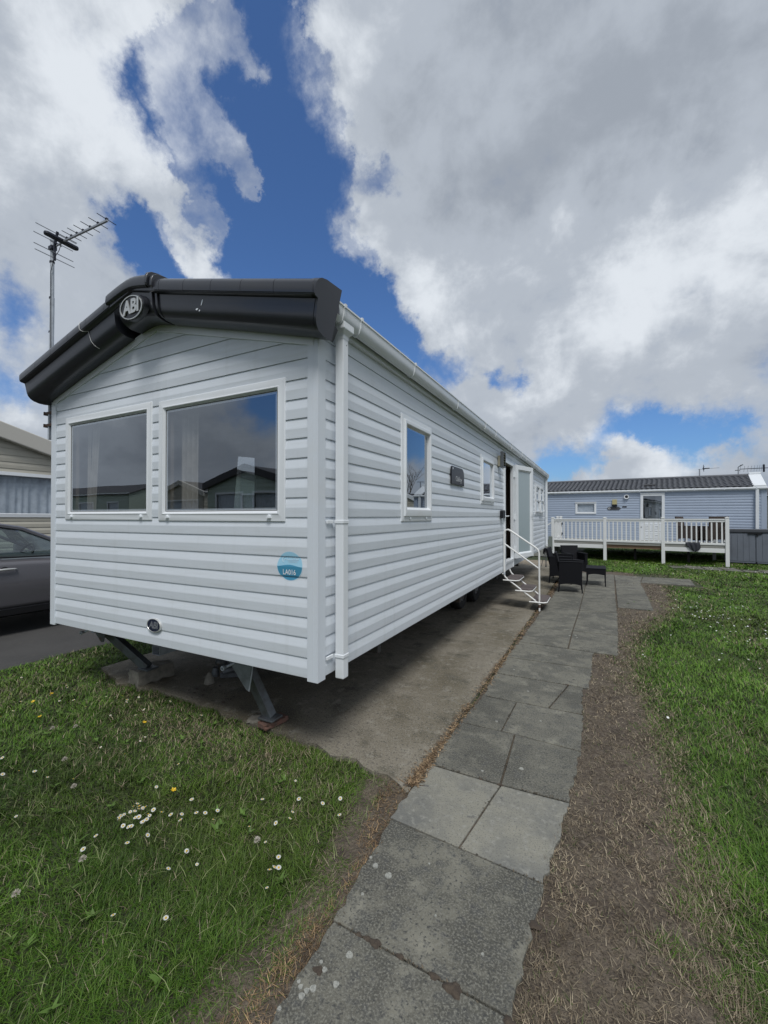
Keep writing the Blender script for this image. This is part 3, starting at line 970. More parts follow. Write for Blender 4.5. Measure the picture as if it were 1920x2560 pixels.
def keep_right(x, y):
    n = fbm(x * 3, y * 3, 6)
    n2 = fbm(x * 9, y * 9, 16)
    front = (x > dirt_right(y) - 0.07 + (n - 0.5) * 0.50 + (n2 - 0.5) * 0.25) | (y > 11.7)
    far = np.where(y > 11.2, (x > 0.7 + n * 0.3), True)
    k = front & far
    k = k & ~((x < 3.7) & (x > 2.3) & (y > 9.9) & (y < 11.3 + 0.2 * n))
    k = k & ~((x < 3.2) & (y > 10.9) & (y < 11.9 + 0.5 * n))
    return (k & in_view(x, y)).astype(float)


def clear_flags(x, y):
    t = y - (15.5 - 0.162 * (x - 3.6))
    return ~((x > 3.55) & (t < 0.0) & (t > -1.05) & (fbm(x * 5, y * 5, 44) > 0.36))


parts = []
for (a, b, cc, d, dm) in ((1.5, 4.2, -1.7, 3, 26000), (1.5, 8.0, 3, 9, 5600), (0.7, 14.0, 9, 24, 1500), (4.2, 8, -1, 3, 8000)):
    xx, yy = scatter(a, b, cc, d, dens_lawn, keep_right, dm)
    parts.append((xx, yy))
x = np.concatenate([p[0] for p in parts])
y = np.concatenate([p[1] for p in parts])
k = clear_flags(x, y)
x, y = x[k], y[k]
r = cam_r(x, y)
ed = np.clip(1 - (x - dirt_right(y)) / 0.30, 0, 1) * (y < 11.5)
clump = fbm(x * 4, y * 4, 25)
h = (0.018 + 0.042 * clump ** 1.6) * RNG.uniform(0.5, 1.35, len(x)) * np.where(y > 12, 1.25, 1)
blades('lawn_grass', x, y, np.full(len(x), -0.034), h, 0.0021 * np.clip(r / 2, 1, 9) * RNG.uniform(0.7, 1.4, len(x)), 0.012 + h * RNG.uniform(0.3, 1.6, len(x)),
       fbm(x * 2.0, y * 2.0, 78) * 14 + RNG.normal(0, 1.7, len(x)), grass_cols(x, y, 0.04 + 0.55 * ed), GM)


# dead grass on the worn strips
def keep_dirt(x, y):
    n = fbm(x * 4, y * 4, 14)
    slabx = np.interp(y, [-2, -0.7, 0.0, 0.5, 1.1, 1.9, 2.3, 3.4, 3.45, 4.4, 7.2, 7.25, 10, 12], [1.27, 1.27, 1.30, 1.36, 1.40, 1.38, 1.43, 1.45, 1.70, 1.74, 1.80, 2.36, 2.4, 2.4])
    rt = (x > slabx - 0.012) & (x < dirt_right(y) + 0.25 * n + 0.05)
    rt = rt & ~((x > 1.7) & (x < 2.4) & (y > 6.4))
    lx = np.interp(y, [-2, -0.7, -0.1, 0.2, 0.45], [0.595, 0.585, 0.54, 0.535, 0.53])
    lt = (x < lx + 0.012) & (x > dirt_left(y) + 0.0 + 0.1 * n) & (y < 0.42)
    far = (x > 1.9) & (x < 3.9) & (y > 9.3) & (y < 12.3) & (fbm(x * 3, y * 3, 3) > 0.42)
    return ((rt | lt | far) & in_view(x, y)).astype(float) * np.clip(fbm(x * 6, y * 6, 51) * 2.6 - 0.45, 0.40, 1)


def dens_dirt(x, y):
    return np.clip(24000 * (2.0 / cam_r(x, y)) ** 1.8, 700, 24000)


x, y = scatter(0.25, 4.0, -1.7, 12.3, dens_dirt, keep_dirt, 24000)
r = cam_r(x, y)
n = len(x)
c = STRAW[RNG.integers(0, 4, n)] * RNG.uniform(0.35, 1.05, (n, 1)) * (0.50 + 0.9 * fbm(x * 5, y * 5, 61))[:, None]
warm = (x < 0.7)[:, None]
c = np.where(warm, c * np.array([1.15, 0.95, 0.75]), c)
grn = (RNG.uniform(0, 1, n) < 0.05 + 0.30 * np.clip(1 - (dirt_right(y) + 0.05 - x) / 0.16, 0, 1) * (x > 1.3))[:, None]
c = np.where(grn, np.array([0.085, 0.115, 0.035]) * RNG.uniform(0.6, 1.2, (n, 1)), c)
blades('dead_grass', x, y, RNG.uniform(-0.022, -0.006, n), RNG.uniform(0.001, 0.022, n), 0.0019 * np.clip(r / 2, 1, 6) * RNG.uniform(0.6, 1.5, n), RNG.uniform(0.008, 0.036, n),
       RNG.uniform(0, 6.28, n), c, GM, curl=0.1)
# dry litter along the joint between pad and path
n = 5200
y = 0.2 + 11.0 * RNG.uniform(0, 1, n) ** 1.8
x = 0.533 + np.interp(y, [0.2, 1, 2, 3, 4.3, 7, 11], [0.0, 0.004, 0.018, 0.03, 0.035, 0.06, 0.06]) + RNG.normal(0, 0.022, n) * (0.5 + fbm(y * 2.2, y * 0 + 3, 5))
k = RNG.uniform(0, 1, n) < np.clip(fbm(y * 2.6, y * 0 + 1.5, 90) * 2.4 - 0.55, 0.08, 1)
x, y = x[k], y[k]
n = len(x)
c = STRAW[RNG.integers(0, 4, n)] * RNG.uniform(0.35, 1.0, (n, 1)) * np.array([1.08, 0.92, 0.78])
blades('dry_litter', x, y, RNG.uniform(-0.004, 0.010, n), RNG.uniform(0.0, 0.010, n), RNG.uniform(0.003, 0.008, n) * np.clip(cam_r(x, y) / 3, 1, 3), RNG.uniform(0.010, 0.035, n), RNG.uniform(0, 6.28, n), c, GM, curl=0.1)


JT = [((0.58, -0.70), (1.26, -0.71)), ((0.53, -0.10), (1.29, -0.152)), ((0.91, -0.12), (0.988, 0.44)), ((0.53, 0.444), (1.355, 0.457)), ((0.985, 0.446), (0.957, 1.067)), ((0.545, 1.067), (1.392, 1.045)), ((0.862, 1.076), (0.876, 1.625)),
      ((0.586, 1.628), (1.385, 1.633)), ((1.132, 1.64), (1.242, 2.222)), ((0.565, 2.227), (1.42, 2.229)), ((0.572, 2.778), (1.438, 2.806)), ((0.593, 3.458), (1.69, 3.413)), ((1.167, 3.45), (1.172, 4.324)), ((0.61, 4.293), (1.728, 4.352)), ((1.172, 4.33), (1.21, 7.2)), ((1.21, 7.2), (1.22, 10.3)), ((0.668, 7.128), (1.785, 7.265)), ((1.79, 6.4), (1.86, 10.3)), ((0.66, 8.628), (1.815, 8.757))]
gx, gy = [], []
for (a, b) in JT:
    ln = math.hypot(b[0] - a[0], b[1] - a[1])
    kk = int(ln * 170)
    t = RNG.uniform(0, 1, kk)
    px_, py_ = a[0] + (b[0] - a[0]) * t, a[1] + (b[1] - a[1]) * t
    keep = RNG.uniform(0, 1, kk) < np.clip(fbm(px_ * 6, py_ * 6, 71) * 3 - 1.0, 0.1, 1)
    gx.append(px_[keep] + RNG.normal(0, 0.005, keep.sum()))
    gy.append(py_[keep] + RNG.normal(0, 0.005, keep.sum()))
x, y = np.concatenate(gx), np.concatenate(gy)
n = len(x)
c = np.array([0.075, 0.062, 0.044]) * RNG.uniform(0.5, 1.9, (n, 1))
blades('joint_grit', x, y, RNG.uniform(-0.006, 0.002, n), RNG.uniform(0.001, 0.006, n), RNG.uniform(0.003, 0.008, n), RNG.uniform(0.004, 0.016, n), RNG.uniform(0, 6.28, n), c, GM, curl=0.1)


# ------------------------------------------------------------------ lawn flowers
MAT['petal'] = mat('white_petal', (0.72, 0.73, 0.70), 0.7)
MAT['eye'] = mat('yellow_eye', (0.55, 0.36, 0.03), 0.8)
MAT['butter'] = mat('buttercup_petal', (0.72, 0.48, 0.02), 0.4)
MAT['stalk'] = mat('flower_stalk', (0.06, 0.10, 0.03), 0.8)
MAT['clover'] = mat('clover_head', (0.48, 0.44, 0.38), 0.9)


def daisy_mb(R=0.0115, petals=13, cup=False):
    mb = MB()
    mb.tube([(0, 0, -0.045), (0.002, 0.001, -0.02), (0, 0, 0)], 0.0009, 4, mi=2)
    for k in range(petals):
        a = 2 * math.pi * k / petals
        wd = 0.8 * math.pi / petals
        rise = 0.006 if cup else 0.0015
        p = lambda rr, aa, zz: (rr * math.cos(aa), rr * math.sin(aa), zz)
        mb.quad(p(R * 0.2, a - wd * .5, 0.0005), p(R * 0.7, a - wd, rise * 0.7), p(R, a - wd * 0.4, rise), p(R, a + wd * 0.4, rise), p(R * 0.7, a + wd, rise * 0.7), p(R * 0.2, a + wd * .5, 0.0005), mi=0)
    mb.lathe([(R * 0.42, 0.0005), (R * 0.36, 0.003), (R * 0.15, 0.0042), (0.0002, 0.0044)], (0, 0, 0), n=8, mi=1)
    return mb


dz = daisy_mb().build('daisy', [MAT['petal'], MAT['eye'], MAT['stalk']], merge=False)
dspots = []
for k in range(26):
    dspots.append((-0.645 + random.gauss(0, 0.055), -0.715 + random.gauss(0, 0.055)))
dspots += [(0.2, -0.57), (0.23, -0.63), (0.215, -0.645), (0.245, -0.62), (0.05, -0.42), (0.09, -0.36), (-0.05, -0.50), (0.27, -0.72), (-0.2, -0.74), (0.3, -0.22), (0.18, -0.2), (0.24, -0.12), (-0.42, -0.60), (-0.36, -0.56), (-0.39, -0.63), (-0.33, -0.53)]
while len(dspots) < 120:
    t = random.random()
    if t < 0.5:
        q = (random.uniform(-3.6, -1.6), random.uniform(-0.9, 0.5))
    else:
        q = (random.uniform(-2.4, 0.25), random.uniform(-1.3, 0.2))
    if fbm(np.array(q[0] * 2.2), np.array(q[1] * 2.2), 66) > 0.44 and q[1] < pad_front(q[0]) - 0.1 and q[0] > -3.9:
        dspots.append(q)
for i, (px, py) in enumerate(dspots):
    o = dz if i == 0 else put('daisy', dz.data, None, (0, 0, 0))
    s = random.uniform(0.62, 1.05)
    o.location = (px, py, random.uniform(0.008, 0.026))
    o.scale = (s, s, s)
    o.rotation_euler = (random.uniform(-0.5, 0.5), random.uniform(-0.5, 0.5), random.uniform(0, 6))
    tag(o, 'small white daisy open in the lawn in front of the caravan', 'daisy', 'daisies in the front lawn')
bt = daisy_mb(0.011, 5, True).build('buttercup', [MAT['butter'], MAT['butter'], MAT['stalk']], merge=False)
for i, (px, py) in enumerate([(-2.70, -0.15), (-2.29, -0.41), (-0.61, -0.51), (-2.65, -0.30), (-2.55, -0.56), (-1.5, -0.1)]):
    o = bt if i == 0 else put('buttercup', bt.data, None, (0, 0, 0))
    o.location = (px, py, 0.035)
    o.scale = (1.35,) * 3
    o.rotation_euler = (random.uniform(-0.4, 0.4), random.uniform(-0.4, 0.4), random.uniform(0, 6))
    tag(o, 'yellow buttercup flower standing in the front lawn', 'buttercup', 'buttercups in the front lawn')
mb = MB()
for k in range(70):
    a, zz = random.uniform(0, 6.28), random.uniform(-0.2, 1)
    rr = 0.010 * math.sqrt(max(0, 1 - zz * zz))
    b = Vector((rr * math.cos(a), rr * math.sin(a), 0.010 * zz))
    d = b.normalized() * 0.006
    t = Vector((-math.sin(a), math.cos(a), 0)) * 0.0014
    mb.quad(b * 0.4 - t, b * 0.4 + t, b + d + t * 0.5, b + d - t * 0.5)
mb.tube([(0, 0, -0.05), (0, 0, 0)], 0.001, 4, mi=1)
cl = mb.build('clover_flower', [MAT['clover'], MAT['stalk']], merge=False)
for i, (px, py) in enumerate([(-1.5, -0.62), (-1.9, -0.36), (-2.02, -0.45), (-0.60, -1.22), (-1.15, -0.74), (-0.55, -1.0), (0.06, -0.56)]):
    o = cl if i == 0 else put('clover_flower', cl.data, None, (0, 0, 0))
    o.location = (px, py, 0.03)
    tag(o, 'pale round clover flower head in the front lawn', 'clover', 'clover heads in the front lawn')

# flowers too many to pick apart on the far lawn
n = 900
x = np.concatenate([RNG.normal(3.2, 0.55, 160), RNG.uniform(1.9, 9, 110), RNG.uniform(0.9, 6, 240)])
y = np.concatenate([RNG.normal(6.1, 0.9, 160), RNG.uniform(-0.5, 14, 110), RNG.uniform(12.2, 15.6, 240)])
k = (keep_right(x, y) > 0) & (x > dirt_right(np.minimum(y, 11)) + 0.1 * (y < 11.5))
x, y = x[k], y[k]
mb = MB()
for i in range(len(x)):
    a0 = random.random() * 6
    rr = random.uniform(0.0055, 0.010) * (1 if y[i] < 5 else 1.25)
    zc = random.uniform(0.010, 0.034)
    tx, ty = random.uniform(-0.5, 0.5), random.uniform(-0.5, 0.5)
    mb.quad(*[(x[i] + rr * math.cos(a0 + q * 1.047), y[i] + rr * math.sin(a0 + q * 1.047), zc + rr * (tx * math.cos(a0 + q * 1.047) + ty * math.sin(a0 + q * 1.047))) for q in range(6)])
tag(mb.build('lawn_daisies', MAT['petal'], merge=False), kind='stuff')
# ================================================================== CLADDING
PROF = [(0.0, 0.0110), (0.06, 0.0116), (0.47, 0.0138), (0.52, 0.0131), (0.97, 0.0040), (1.0, 0.0034)]


def prof_d(t, prof=PROF):
    return float(np.interp(t, [p[0] for p in prof], [p[1] for p in prof]))


def board(mb, P, zlo, pitch, segs, lim=None, prof=PROF, lip=True):
    for ua, ub, ta, tb in segs:
        lv = [ta] + [p[0] for p in prof if ta + 1e-4 < p[0] < tb - 1e-4] + [tb]
        if lim:   # extra levels where the verge cuts the board
            lv = sorted(set(lv + [ta + (tb - ta) * q / 4 for q in range(5)]))
        rows = []
        for t in lv:
            z = zlo + t * pitch
            a, b = ua, ub
            if lim:
                la, lb = lim(z)
                a, b = max(a, la), min(b, lb)
                if b < a:
                    a = b = (a + b) / 2
            d = prof_d(t, prof)
            rows.append([P(a, d, z), P(b, d, z)])
        if ta <= 0 and lip:
            a, b = rows[0]
            z = zlo
            la, lb = ua, ub
            if lim:
                q = lim(z)
                la, lb = max(la, q[0]), min(lb, q[1])
            rows = [[P(la, -0.002, z + 0.002), P(lb, -0.002, z + 0.002)]] + rows
        mb.grid(rows)


def segments(u0, u1, z, pitch, openings):
    """horizontal pieces of one board between u0 and u1 with rectangular openings cut out"""
    cuts = sorted({u0, u1} | {min(max(o[i], u0), u1) for o in openings for i in (0, 1)})
    out = []
    for a, b in zip(cuts[:-1], cuts[1:]):
        if b - a < 1e-4:
            continue
        m = (a + b) / 2
        rng = [(0.0, 1.0)]
        for (oa, ob, za, zb) in openings:
            if oa < m < ob:
                ta, tb = (za - z) / pitch, (zb - z) / pitch
                new = []
                for (p, q) in rng:
                    if tb <= p or ta >= q:
                        new.append((p, q))
                        continue
                    if ta > p:
                        new.append((p, ta))
                    if tb < q:
                        new.append((tb, q))
                rng = new
        for p, q in rng:
            if q - p > 0.02:
                out.append((a, b, p, q))
    return out


def boards(name, m, parent, P, z, pitch, segs, **kw):
    """one object for every connected length of board"""
    groups = []
    for s in segs:
        if groups and any(abs(q[1] - s[0]) < 1e-6 and q[2] < s[3] and s[2] < q[3] for q in groups[-1]):
            groups[-1].append(s)
        else:
            groups.append([s])
    for gseg in groups:
        mb = MB()
        board(mb, P, z, pitch, gseg, **kw)
        mb.build(name, m, parent)


def frame(mb, P, u0, u1, z0, z1, prof, mi=0):
    """mitred frame: prof is a list of (inset, outward depth)"""
    rows = []
    for t, d in prof:
        rows.append([P(u0 + t, d, z0 + t), P(u1 - t, d, z0 + t), P(u1 - t, d, z1 - t), P(u0 + t, d, z1 - t)])
    mb.grid(rows, close_v=True, mi=mi)


# ================================================================== THE CARAVAN
VAN = empty('static_caravan', (0, 0, 0), (0.0075, 0, 0))
tag(VAN, 'large white clad static caravan with black roof fascia and an open side door', 'caravan')
ZB, PT, W, LEN = 0.5776, 0.12289, 3.059, 12.05
PF = lambda u, d, z: (u, 0.017 - d, z)          # front wall: u = x, outward = -y
PS = lambda u, d, z: (-0.017 + d, u, z)         # door side: u = y, outward = +x
EAVE = 2.655
SL = 0.262


def soffit(x):
    return 2.642 + SL * (W / 2 - abs(x + W / 2)) - 0.012


def glim(z):
    if z <= 2.63:
        return (-W, 0)
    h = (z - 2.63) / SL
    return (-W + h, -h)


WIN_L = (-2.818, -1.579, 1.536, 2.461)
WIN_R = (-1.497, -0.254, 1.531, 2.446)
FO = [(w[0] + 0.05, w[1] - 0.05, w[2] + 0.05, w[3] - 0.05) for w in (WIN_L, WIN_R)]
for k in range(21):
    z = ZB + k * PT
    if z > 3.02:
        break
    boards('cladding_board', MAT['vinyl'], VAN, PF, z, PT, segments(-2.985, -0.0765, z, PT, FO), lim=glim)

WIN_A = (1.200, 1.925, 1.520, 2.455)
WIN_B = (3.920, 4.745, 1.745, 2.462)
DOOR = (5.560, 6.415, 0.5776, 2.590)
WIN_C = (9.60, 11.30, 1.605, 2.450)
SO = [(w[0] + 0.03, w[1] - 0.03, w[2] + 0.03, w[3] - 0.03) for w in (WIN_A, WIN_B, WIN_C)] + [(DOOR[0] + 0.01, DOOR[1] - 0.01, 0.40, DOOR[3] - 0.01)]
for k in range(19):
    z = ZB + k * PT
    if z > 2.80:
        break
    boards('cladding_board', MAT['vinyl'], VAN, PS, z, PT, segments(0.0772, LEN - 0.08, z, PT, SO))

# corner trims
for (sx, sy, y0, y1, ztop) in ((0, 0, 0, 0, 2.66), (1, 0, 0, 0, 2.64), (0, 1, 0, 0, 2.80)):
    mb = MB()
    zb = ZB - 0.016
    if sx == 0 and sy == 0:
        mb.prism([(0.002, -0.002), (0.002, 0.0772), (-0.02, 0.0772), (-0.02, 0.02), (-0.0765, 0.02), (-0.0765, -0.002)], lambda a, b: (a, b, zb), lambda a, b: (a, b, 2.80 if False else ztop))
        mb.box(-0.0765 + 0.048, -0.0765 + 0.0495, -0.0032, -0.0018, zb, ztop)
        mb.quad((-0.02, 0.0772, ztop), (0.002, 0.0772, ztop), (0.002, 0.0772, 2.8), (-0.02, 0.0772, 2.8))
        mb.box(-0.02, 0.0018, 0.02, 0.0768, ztop - 0.002, 2.80)
    elif sx == 1:
        mb.prism([(-W - 0.002, -0.002), (-2.985, -0.002), (-2.985, 0.02), (-W + 0.02, 0.02), (-W + 0.02, 0.08), (-W - 0.002, 0.08)], lambda a, b: (a, b, zb), lambda a, b: (a, b, ztop))
    else:
        mb.prism([(0.002, LEN + 0.002), (-0.08, LEN + 0.002), (-0.08, LEN - 0.02), (-0.02, LEN - 0.02), (-0.02, LEN - 0.08), (0.002, LEN - 0.08)], lambda a, b: (a, b, zb), lambda a, b: (a, b, ztop))
    mb.build('corner_trim', MAT['post'], VAN, bevel=0.002)

# edging strip under the fascia soffit
mb = MB()
for s in (-1, 1):
    xa, xb = (-W + 0.03, -W / 2) if s < 0 else (-0.03, -W / 2)
    pts = [(xa, soffit(xa) - 0.034), (xb, soffit(xb) - 0.034), (xb, soffit(xb) + 0.03), (xa, soffit(xa) + 0.03)]
    mb.prism(pts, lambda a, b: (a, 0.016, b), lambda a, b: (a, -0.004, b))
mb.build('gable_trim', MAT['upvc'], VAN, bevel=0.0015)

# hidden carcass: rear wall, far side, inner walls, ceiling and floor
mb = MB()
mb.quad((-W + 0.004, 0.03, ZB), (-W + 0.004, LEN, ZB), (-W + 0.004, LEN, 2.66), (-W + 0.004, 0.03, 2.66))
mb.quad((-W, LEN - 0.004, ZB), (-0.02, LEN - 0.004, ZB), (-0.02, LEN - 0.004, 2.75), (-W / 2, LEN - 0.004, 3.1), (-W, LEN - 0.004, 2.66))
mb.build('rear_wall', MAT['vinyl'], VAN)
mb = MB()
zi0, zi1 = 0.68, 2.60
xi0, xi1 = -W + 0.07, -0.075
for (xa, xb, za, zb) in segments(xi0, xi1, 0, 1, []) and [(xi0, WIN_L[0] + 0.08, zi0, zi1), (WIN_L[1] - 0.08, WIN_R[0] + 0.08, zi0, zi1), (WIN_R[1] - 0.08, xi1, zi0, zi1), (WIN_L[0] + 0.08, WIN_L[1] - 0.08, zi0, WIN_L[2] + 0.075), (WIN_R[0] + 0.08, WIN_R[1] - 0.08, zi0, WIN_R[2] + 0.075), (WIN_L[0] + 0.08, WIN_L[1] - 0.08, WIN_L[3] - 0.07, zi1), (WIN_R[0] + 0.08, WIN_R[1] - 0.08, WIN_R[3] - 0.07, zi1)]:
    mb.box(xa, xb, 0.055, 0.075, za, zb)
for (ya, yb, za, zb) in ((0.06, WIN_A[0] + 0.1, zi0, zi1), (WIN_A[0] + 0.1, WIN_A[1] - 0.1, zi0, WIN_A[2] + 0.1), (WIN_A[0] + 0.1, WIN_A[1] - 0.1, WIN_A[3] - 0.09, zi1), (WIN_A[1] - 0.1, WIN_B[0] + 0.1, zi0, zi1), (WIN_B[0] + 0.1, WIN_B[1] - 0.1, zi0, WIN_B[2] + 0.1), (WIN_B[0] + 0.1, WIN_B[1] - 0.1, WIN_B[3] - 0.09, zi1), (WIN_B[1] - 0.1, DOOR[0] - 0.05, zi0, zi1), (DOOR[1] + 0.3, WIN_C[0] + 0.08, zi0, zi1), (WIN_C[0] + 0.08, WIN_C[1] - 0.08, zi0, WIN_C[2] + 0.08), (WIN_C[0] + 0.08, WIN_C[1] - 0.08, WIN_C[3] - 0.08, zi1), (WIN_C[1] - 0.08, LEN - 0.05, zi0, zi1), (DOOR[0], DOOR[1], 2.53, zi1)):
    mb.box(-0.070, -0.050, ya, yb, za, zb)
mb.box(-W + 0.03, -W + 0.06, 0.05, LEN - 0.02, zi0, zi1)
mb.box(-W + 0.03, -0.05, 4.9, 4.94, zi0, zi1)
mb.box(-W + 0.03, -0.05, LEN - 0.06, LEN - 0.03, zi0, zi1)
mb.box(-W + 0.03, -0.05, 7.4, 7.44, zi0, zi1)
mb.box(-1.3, -1.26, 4.94, 7.4, zi0, zi1)
mb.box(-W + 0.03, -0.05, 0.05, LEN - 0.02, zi1, zi1 + 0.03)
mb.build('inner_wall', MAT['interior'], VAN)
mb = MB()
mb.box(-W + 0.01, -0.02, 0.02, LEN - 0.01, 0.60, 0.68)
mb.build('floor_deck', MAT['carpet'], VAN)
# roof sheet
mb = MB()
for s in (-1, 1):
    xe = -W - 0.10 if s < 0 else 0.075
    xm = -W / 2
    za, zm = 2.80, 3.235
    mb.quad((xe, -0.02, za), (xm, -0.02, zm), (xm, LEN + 0.08, zm), (xe, LEN + 0.08, za))
    mb.quad((xe, -0.02, za - 0.025), (xm, -0.02, zm - 0.03), (xm, LEN + 0.08, zm - 0.03), (xe, LEN + 0.08, za - 0.025))
mb.build('roof', MAT['tiles'], VAN)
mb = MB()
mb.box(-0.016, 0.026, 0.03, LEN + 0.02, 2.752, 2.792)
mb.build('eaves_board', MAT['upvc'], VAN)

# ---------------------------------------------------------------- fascia
CAPP = [(0.030, 0.302), (0.0, 0.300), (-0.12, 0.292), (-0.165, 0.281), (-0.190, 0.264), (-0.204, 0.240), (-0.208, 0.200), (-0.206, 0.184), (-0.196, 0.176), (-0.172, 0.172)]
PANP = [(-0.172, 0.178), (-0.168, 0.165), (-0.164, 0.120), (-0.161, 0.085), (-0.154, 0.058), (-0.138, 0.034), (-0.115, 0.018), (-0.075, 0.006), (-0.03, 0.004), (0.02, 0.010)]


def fz(x):
    """base line of the fascia; the ridge is eased"""
    a = abs(x + W / 2)
    return 2.642 + SL * (W / 2 - a)


def sweep(prof, xs, off=0.0, ends=True, taper=None):
    mb = MB()
    rows = []
    for x in xs:
        row = []
        for (y, dz) in prof:
            yy = y - off if y < 0.0 else y
            row.append((x + (taper(x, dz) if taper else 0), yy, fz(x) + dz + (off if dz > 0.2 else 0)))
        rows.append(row)
    mb.grid(rows)
    if ends:
        for r in (rows[0], rows[-1]):
            c = [(r[0][0], 0.06, r[0][2] - 0.10), (r[-1][0], 0.06, r[-1][2])]
            mb.quad(*(r + [c[1], c[0]]))
    return mb


XL, XR = -W - 0.105, 0.118
seams_r = [-1.265, -1.205, -0.952, -0.690, -0.429, -0.166, XR]
seams_l = [-W - s for s in seams_r[:-1]] + [XL]
for sm in (seams_r, seams_l):
    for a, b in zip(sm[:-1], sm[1:]):
        sgn = 1 if b > a else -1
        mb = sweep(CAPP, [a + sgn * 0.0015, a + sgn * 0.008, b - sgn * 0.008, b - sgn * 0.0015], off=0.0)
        mb.build('fascia_cap', MAT['fascia'], VAN, smooth=35)
mb = sweep([(y + 0.006, dz - 0.006) for y, dz in CAPP], [XL + 0.02, -W - 0.0, -W + 1.3, -W / 2, -1.3, 0.0, XR - 0.02], ends=False)
mb.build('fascia_core', MAT['fascia'], VAN, smooth=35)
mb = MB()
for a, b in ((-1.27, XR - 0.012), (XL + 0.012, -W + 1.27)):
    s = sweep(PANP, [a, (a + b) / 2, b], taper=lambda x, dz: (-0.04 * (0.178 - dz) / 0.178 if x > -0.2 else (0.04 * (0.178 - dz) / 0.178 if x < -W + 0.2 else 0)))
    base = len(mb.v)
    mb.v += s.v
    mb.f += [tuple(base + i for i in f) for f in s.f]
    mb.m += s.m
mb.build('fascia_panel', MAT['fascia'], VAN, smooth=35)
# end cheeks that close the moulding at both corners
for s, xe in ((1, XR), (-1, XL)):
    mb = MB()
    ring = [(y, dz) for y, dz in CAPP] + [(y, dz) for y, dz in PANP[1:]]
    a = [(xe + s * 0.006 - (0.040 * s * (0.178 - dz) / 0.178), y + 0.003, fz(xe) + dz - 0.002) for y, dz in ring]
    b = [(p[0] - s * 0.05, p[1], p[2] + 0.012) for p in a]
    mb.quad(*a)
    for i in range(len(a)):
        j = (i + 1) % len(a)
        mb.quad(a[i], a[j], b[j], b[i])
    mb.build('fascia_end', MAT['fascia'], VAN, smooth=40)
# raised ridge section with the emblem boss
xm = -W / 2


def fz_round(x, k=0.10):
    a = abs(x - xm)
    a = math.sqrt(a * a + k * k) - k * 0.55
    return 2.642 + SL * (W / 2 - a)


def ridge_sweep(prof, xs, off):
    mb = MB()
    rows = [[(x, y - off if y < 0.05 else y, fz_round(x) + dz + (off if dz > 0.15 else -off * 0.4)) for (y, dz) in prof] for x in xs]
    mb.grid(rows)
    for r in (rows[0], rows[-1]):
        mb.quad(*(r + [(r[-1][0], 0.05, r[-1][2]), (r[0][0], 0.05, r[0][2] - 0.1)]))
    return mb


mb = ridge_sweep(CAPP, [xm - 0.285, xm - 0.27, xm - 0.2, xm - 0.12, xm - 0.05, xm, xm + 0.05, xm + 0.12, xm + 0.2], 0.014)
mb.build('ridge_cap', MAT['fascia'], VAN, smooth=40, bevel=0.004)
mb = ridge_sweep(PANP, [xm - 0.165, xm - 0.15, xm - 0.1, xm - 0.05, xm, xm + 0.05, xm + 0.12, xm + 0.2], 0.018)
mb.build('ridge_panel', MAT['fascia'], VAN, smooth=40)
# double rib on the right of the boss
full = CAPP[1:-1] + PANP[1:]
for dx in (0.205, 0.245):
    mb = ridge_sweep(full, [xm + dx, xm + dx + 0.006, xm + dx + 0.018, xm + dx + 0.024], 0.026 if dx < 0.22 else 0.014)
    mb.build('ridge_rib', MAT['fascia'], VAN, smooth=40, bevel=0.003)
# emblem: boss, oval ring, letters
EC = Vector((-1.492, -0.208, 3.078))
ex = Vector((1, 0, 0.015)).normalized()
ez = Vector((0.10, -0.20, 1)).normalized()
en = ex.cross(ez).normalized()
E2 = lambda a, b, d=0.0: tuple(EC + ex * a + ez * b + en * d)
mb = MB()
ring = lambda k, d: [E2(0.126 * k * math.cos(t), 0.075 * k * math.sin(t), d) for t in [2 * math.pi * i / 40 for i in range(40)]]
mb.grid([ring(1.16, -0.03), ring(1.10, 0.004), ring(1.02, 0.010), ring(0.93, 0.010)], close_v=True)
mb.quad(*ring(0.93, 0.010))
em = mb.build('emblem', MAT['fascia'], VAN, smooth=40)
mb = MB()
mb.grid([ring(1.02, 0.0095), ring(1.02, 0.016), ring(0.955, 0.016), ring(0.955, 0.0095)], close_v=True)
mb.build('emblem_ring', MAT['chrome'], em, smooth=30)
mb = MB()
add_text(mb, 'ABI', 0.122, lambda a, b, c: E2(a * 1.02 + 0.002, b, 0.016 + c), extrude=0.004, offset=0.0042, shear=0.22, space=0.98)
mb.build('emblem_lettering', MAT['chrome'], em)
# thin cable draped over the left slope
mb = MB()
x0 = -2.20
pth = [(x0 - 0.03 + 0.012 * i, y - 0.004, fz(x0) + dz + 0.003 - SL * 0.0) for i, (y, dz) in enumerate(CAPP[2:-1])] + [(x0 + 0.07 + 0.012 * i, y - 0.004, fz(x0 + 0.07 + 0.012 * i) + dz) for i, (y, dz) in enumerate(PANP[1:7])]
mb.tube(pth, 0.0018, 6)
mb.build('cable', MAT['white_paint'], VAN, smooth=60)
# bird mess on the right hand panel
mb = MB()
for (x, dz, w, h) in ((-0.815, 0.125, 0.006, 0.020), (-0.822, 0.112, 0.004, 0.012), (-0.87, 0.078, 0.012, 0.007), (-0.848, 0.070, 0.006, 0.006)):
    y = float(np.interp(dz, [p[1] for p in PANP[::-1]], [p[0] for p in PANP[::-1]])) - 0.0015
    zc = fz(x) + dz
    mb.quad(*[(x + w * math.cos(a) + h * 0.3 * math.sin(a), y, zc + h * math.sin(a)) for a in [i * math.pi / 4 for i in range(8)]])
mb.build('bird_dropping', MAT['white_ink'], VAN)

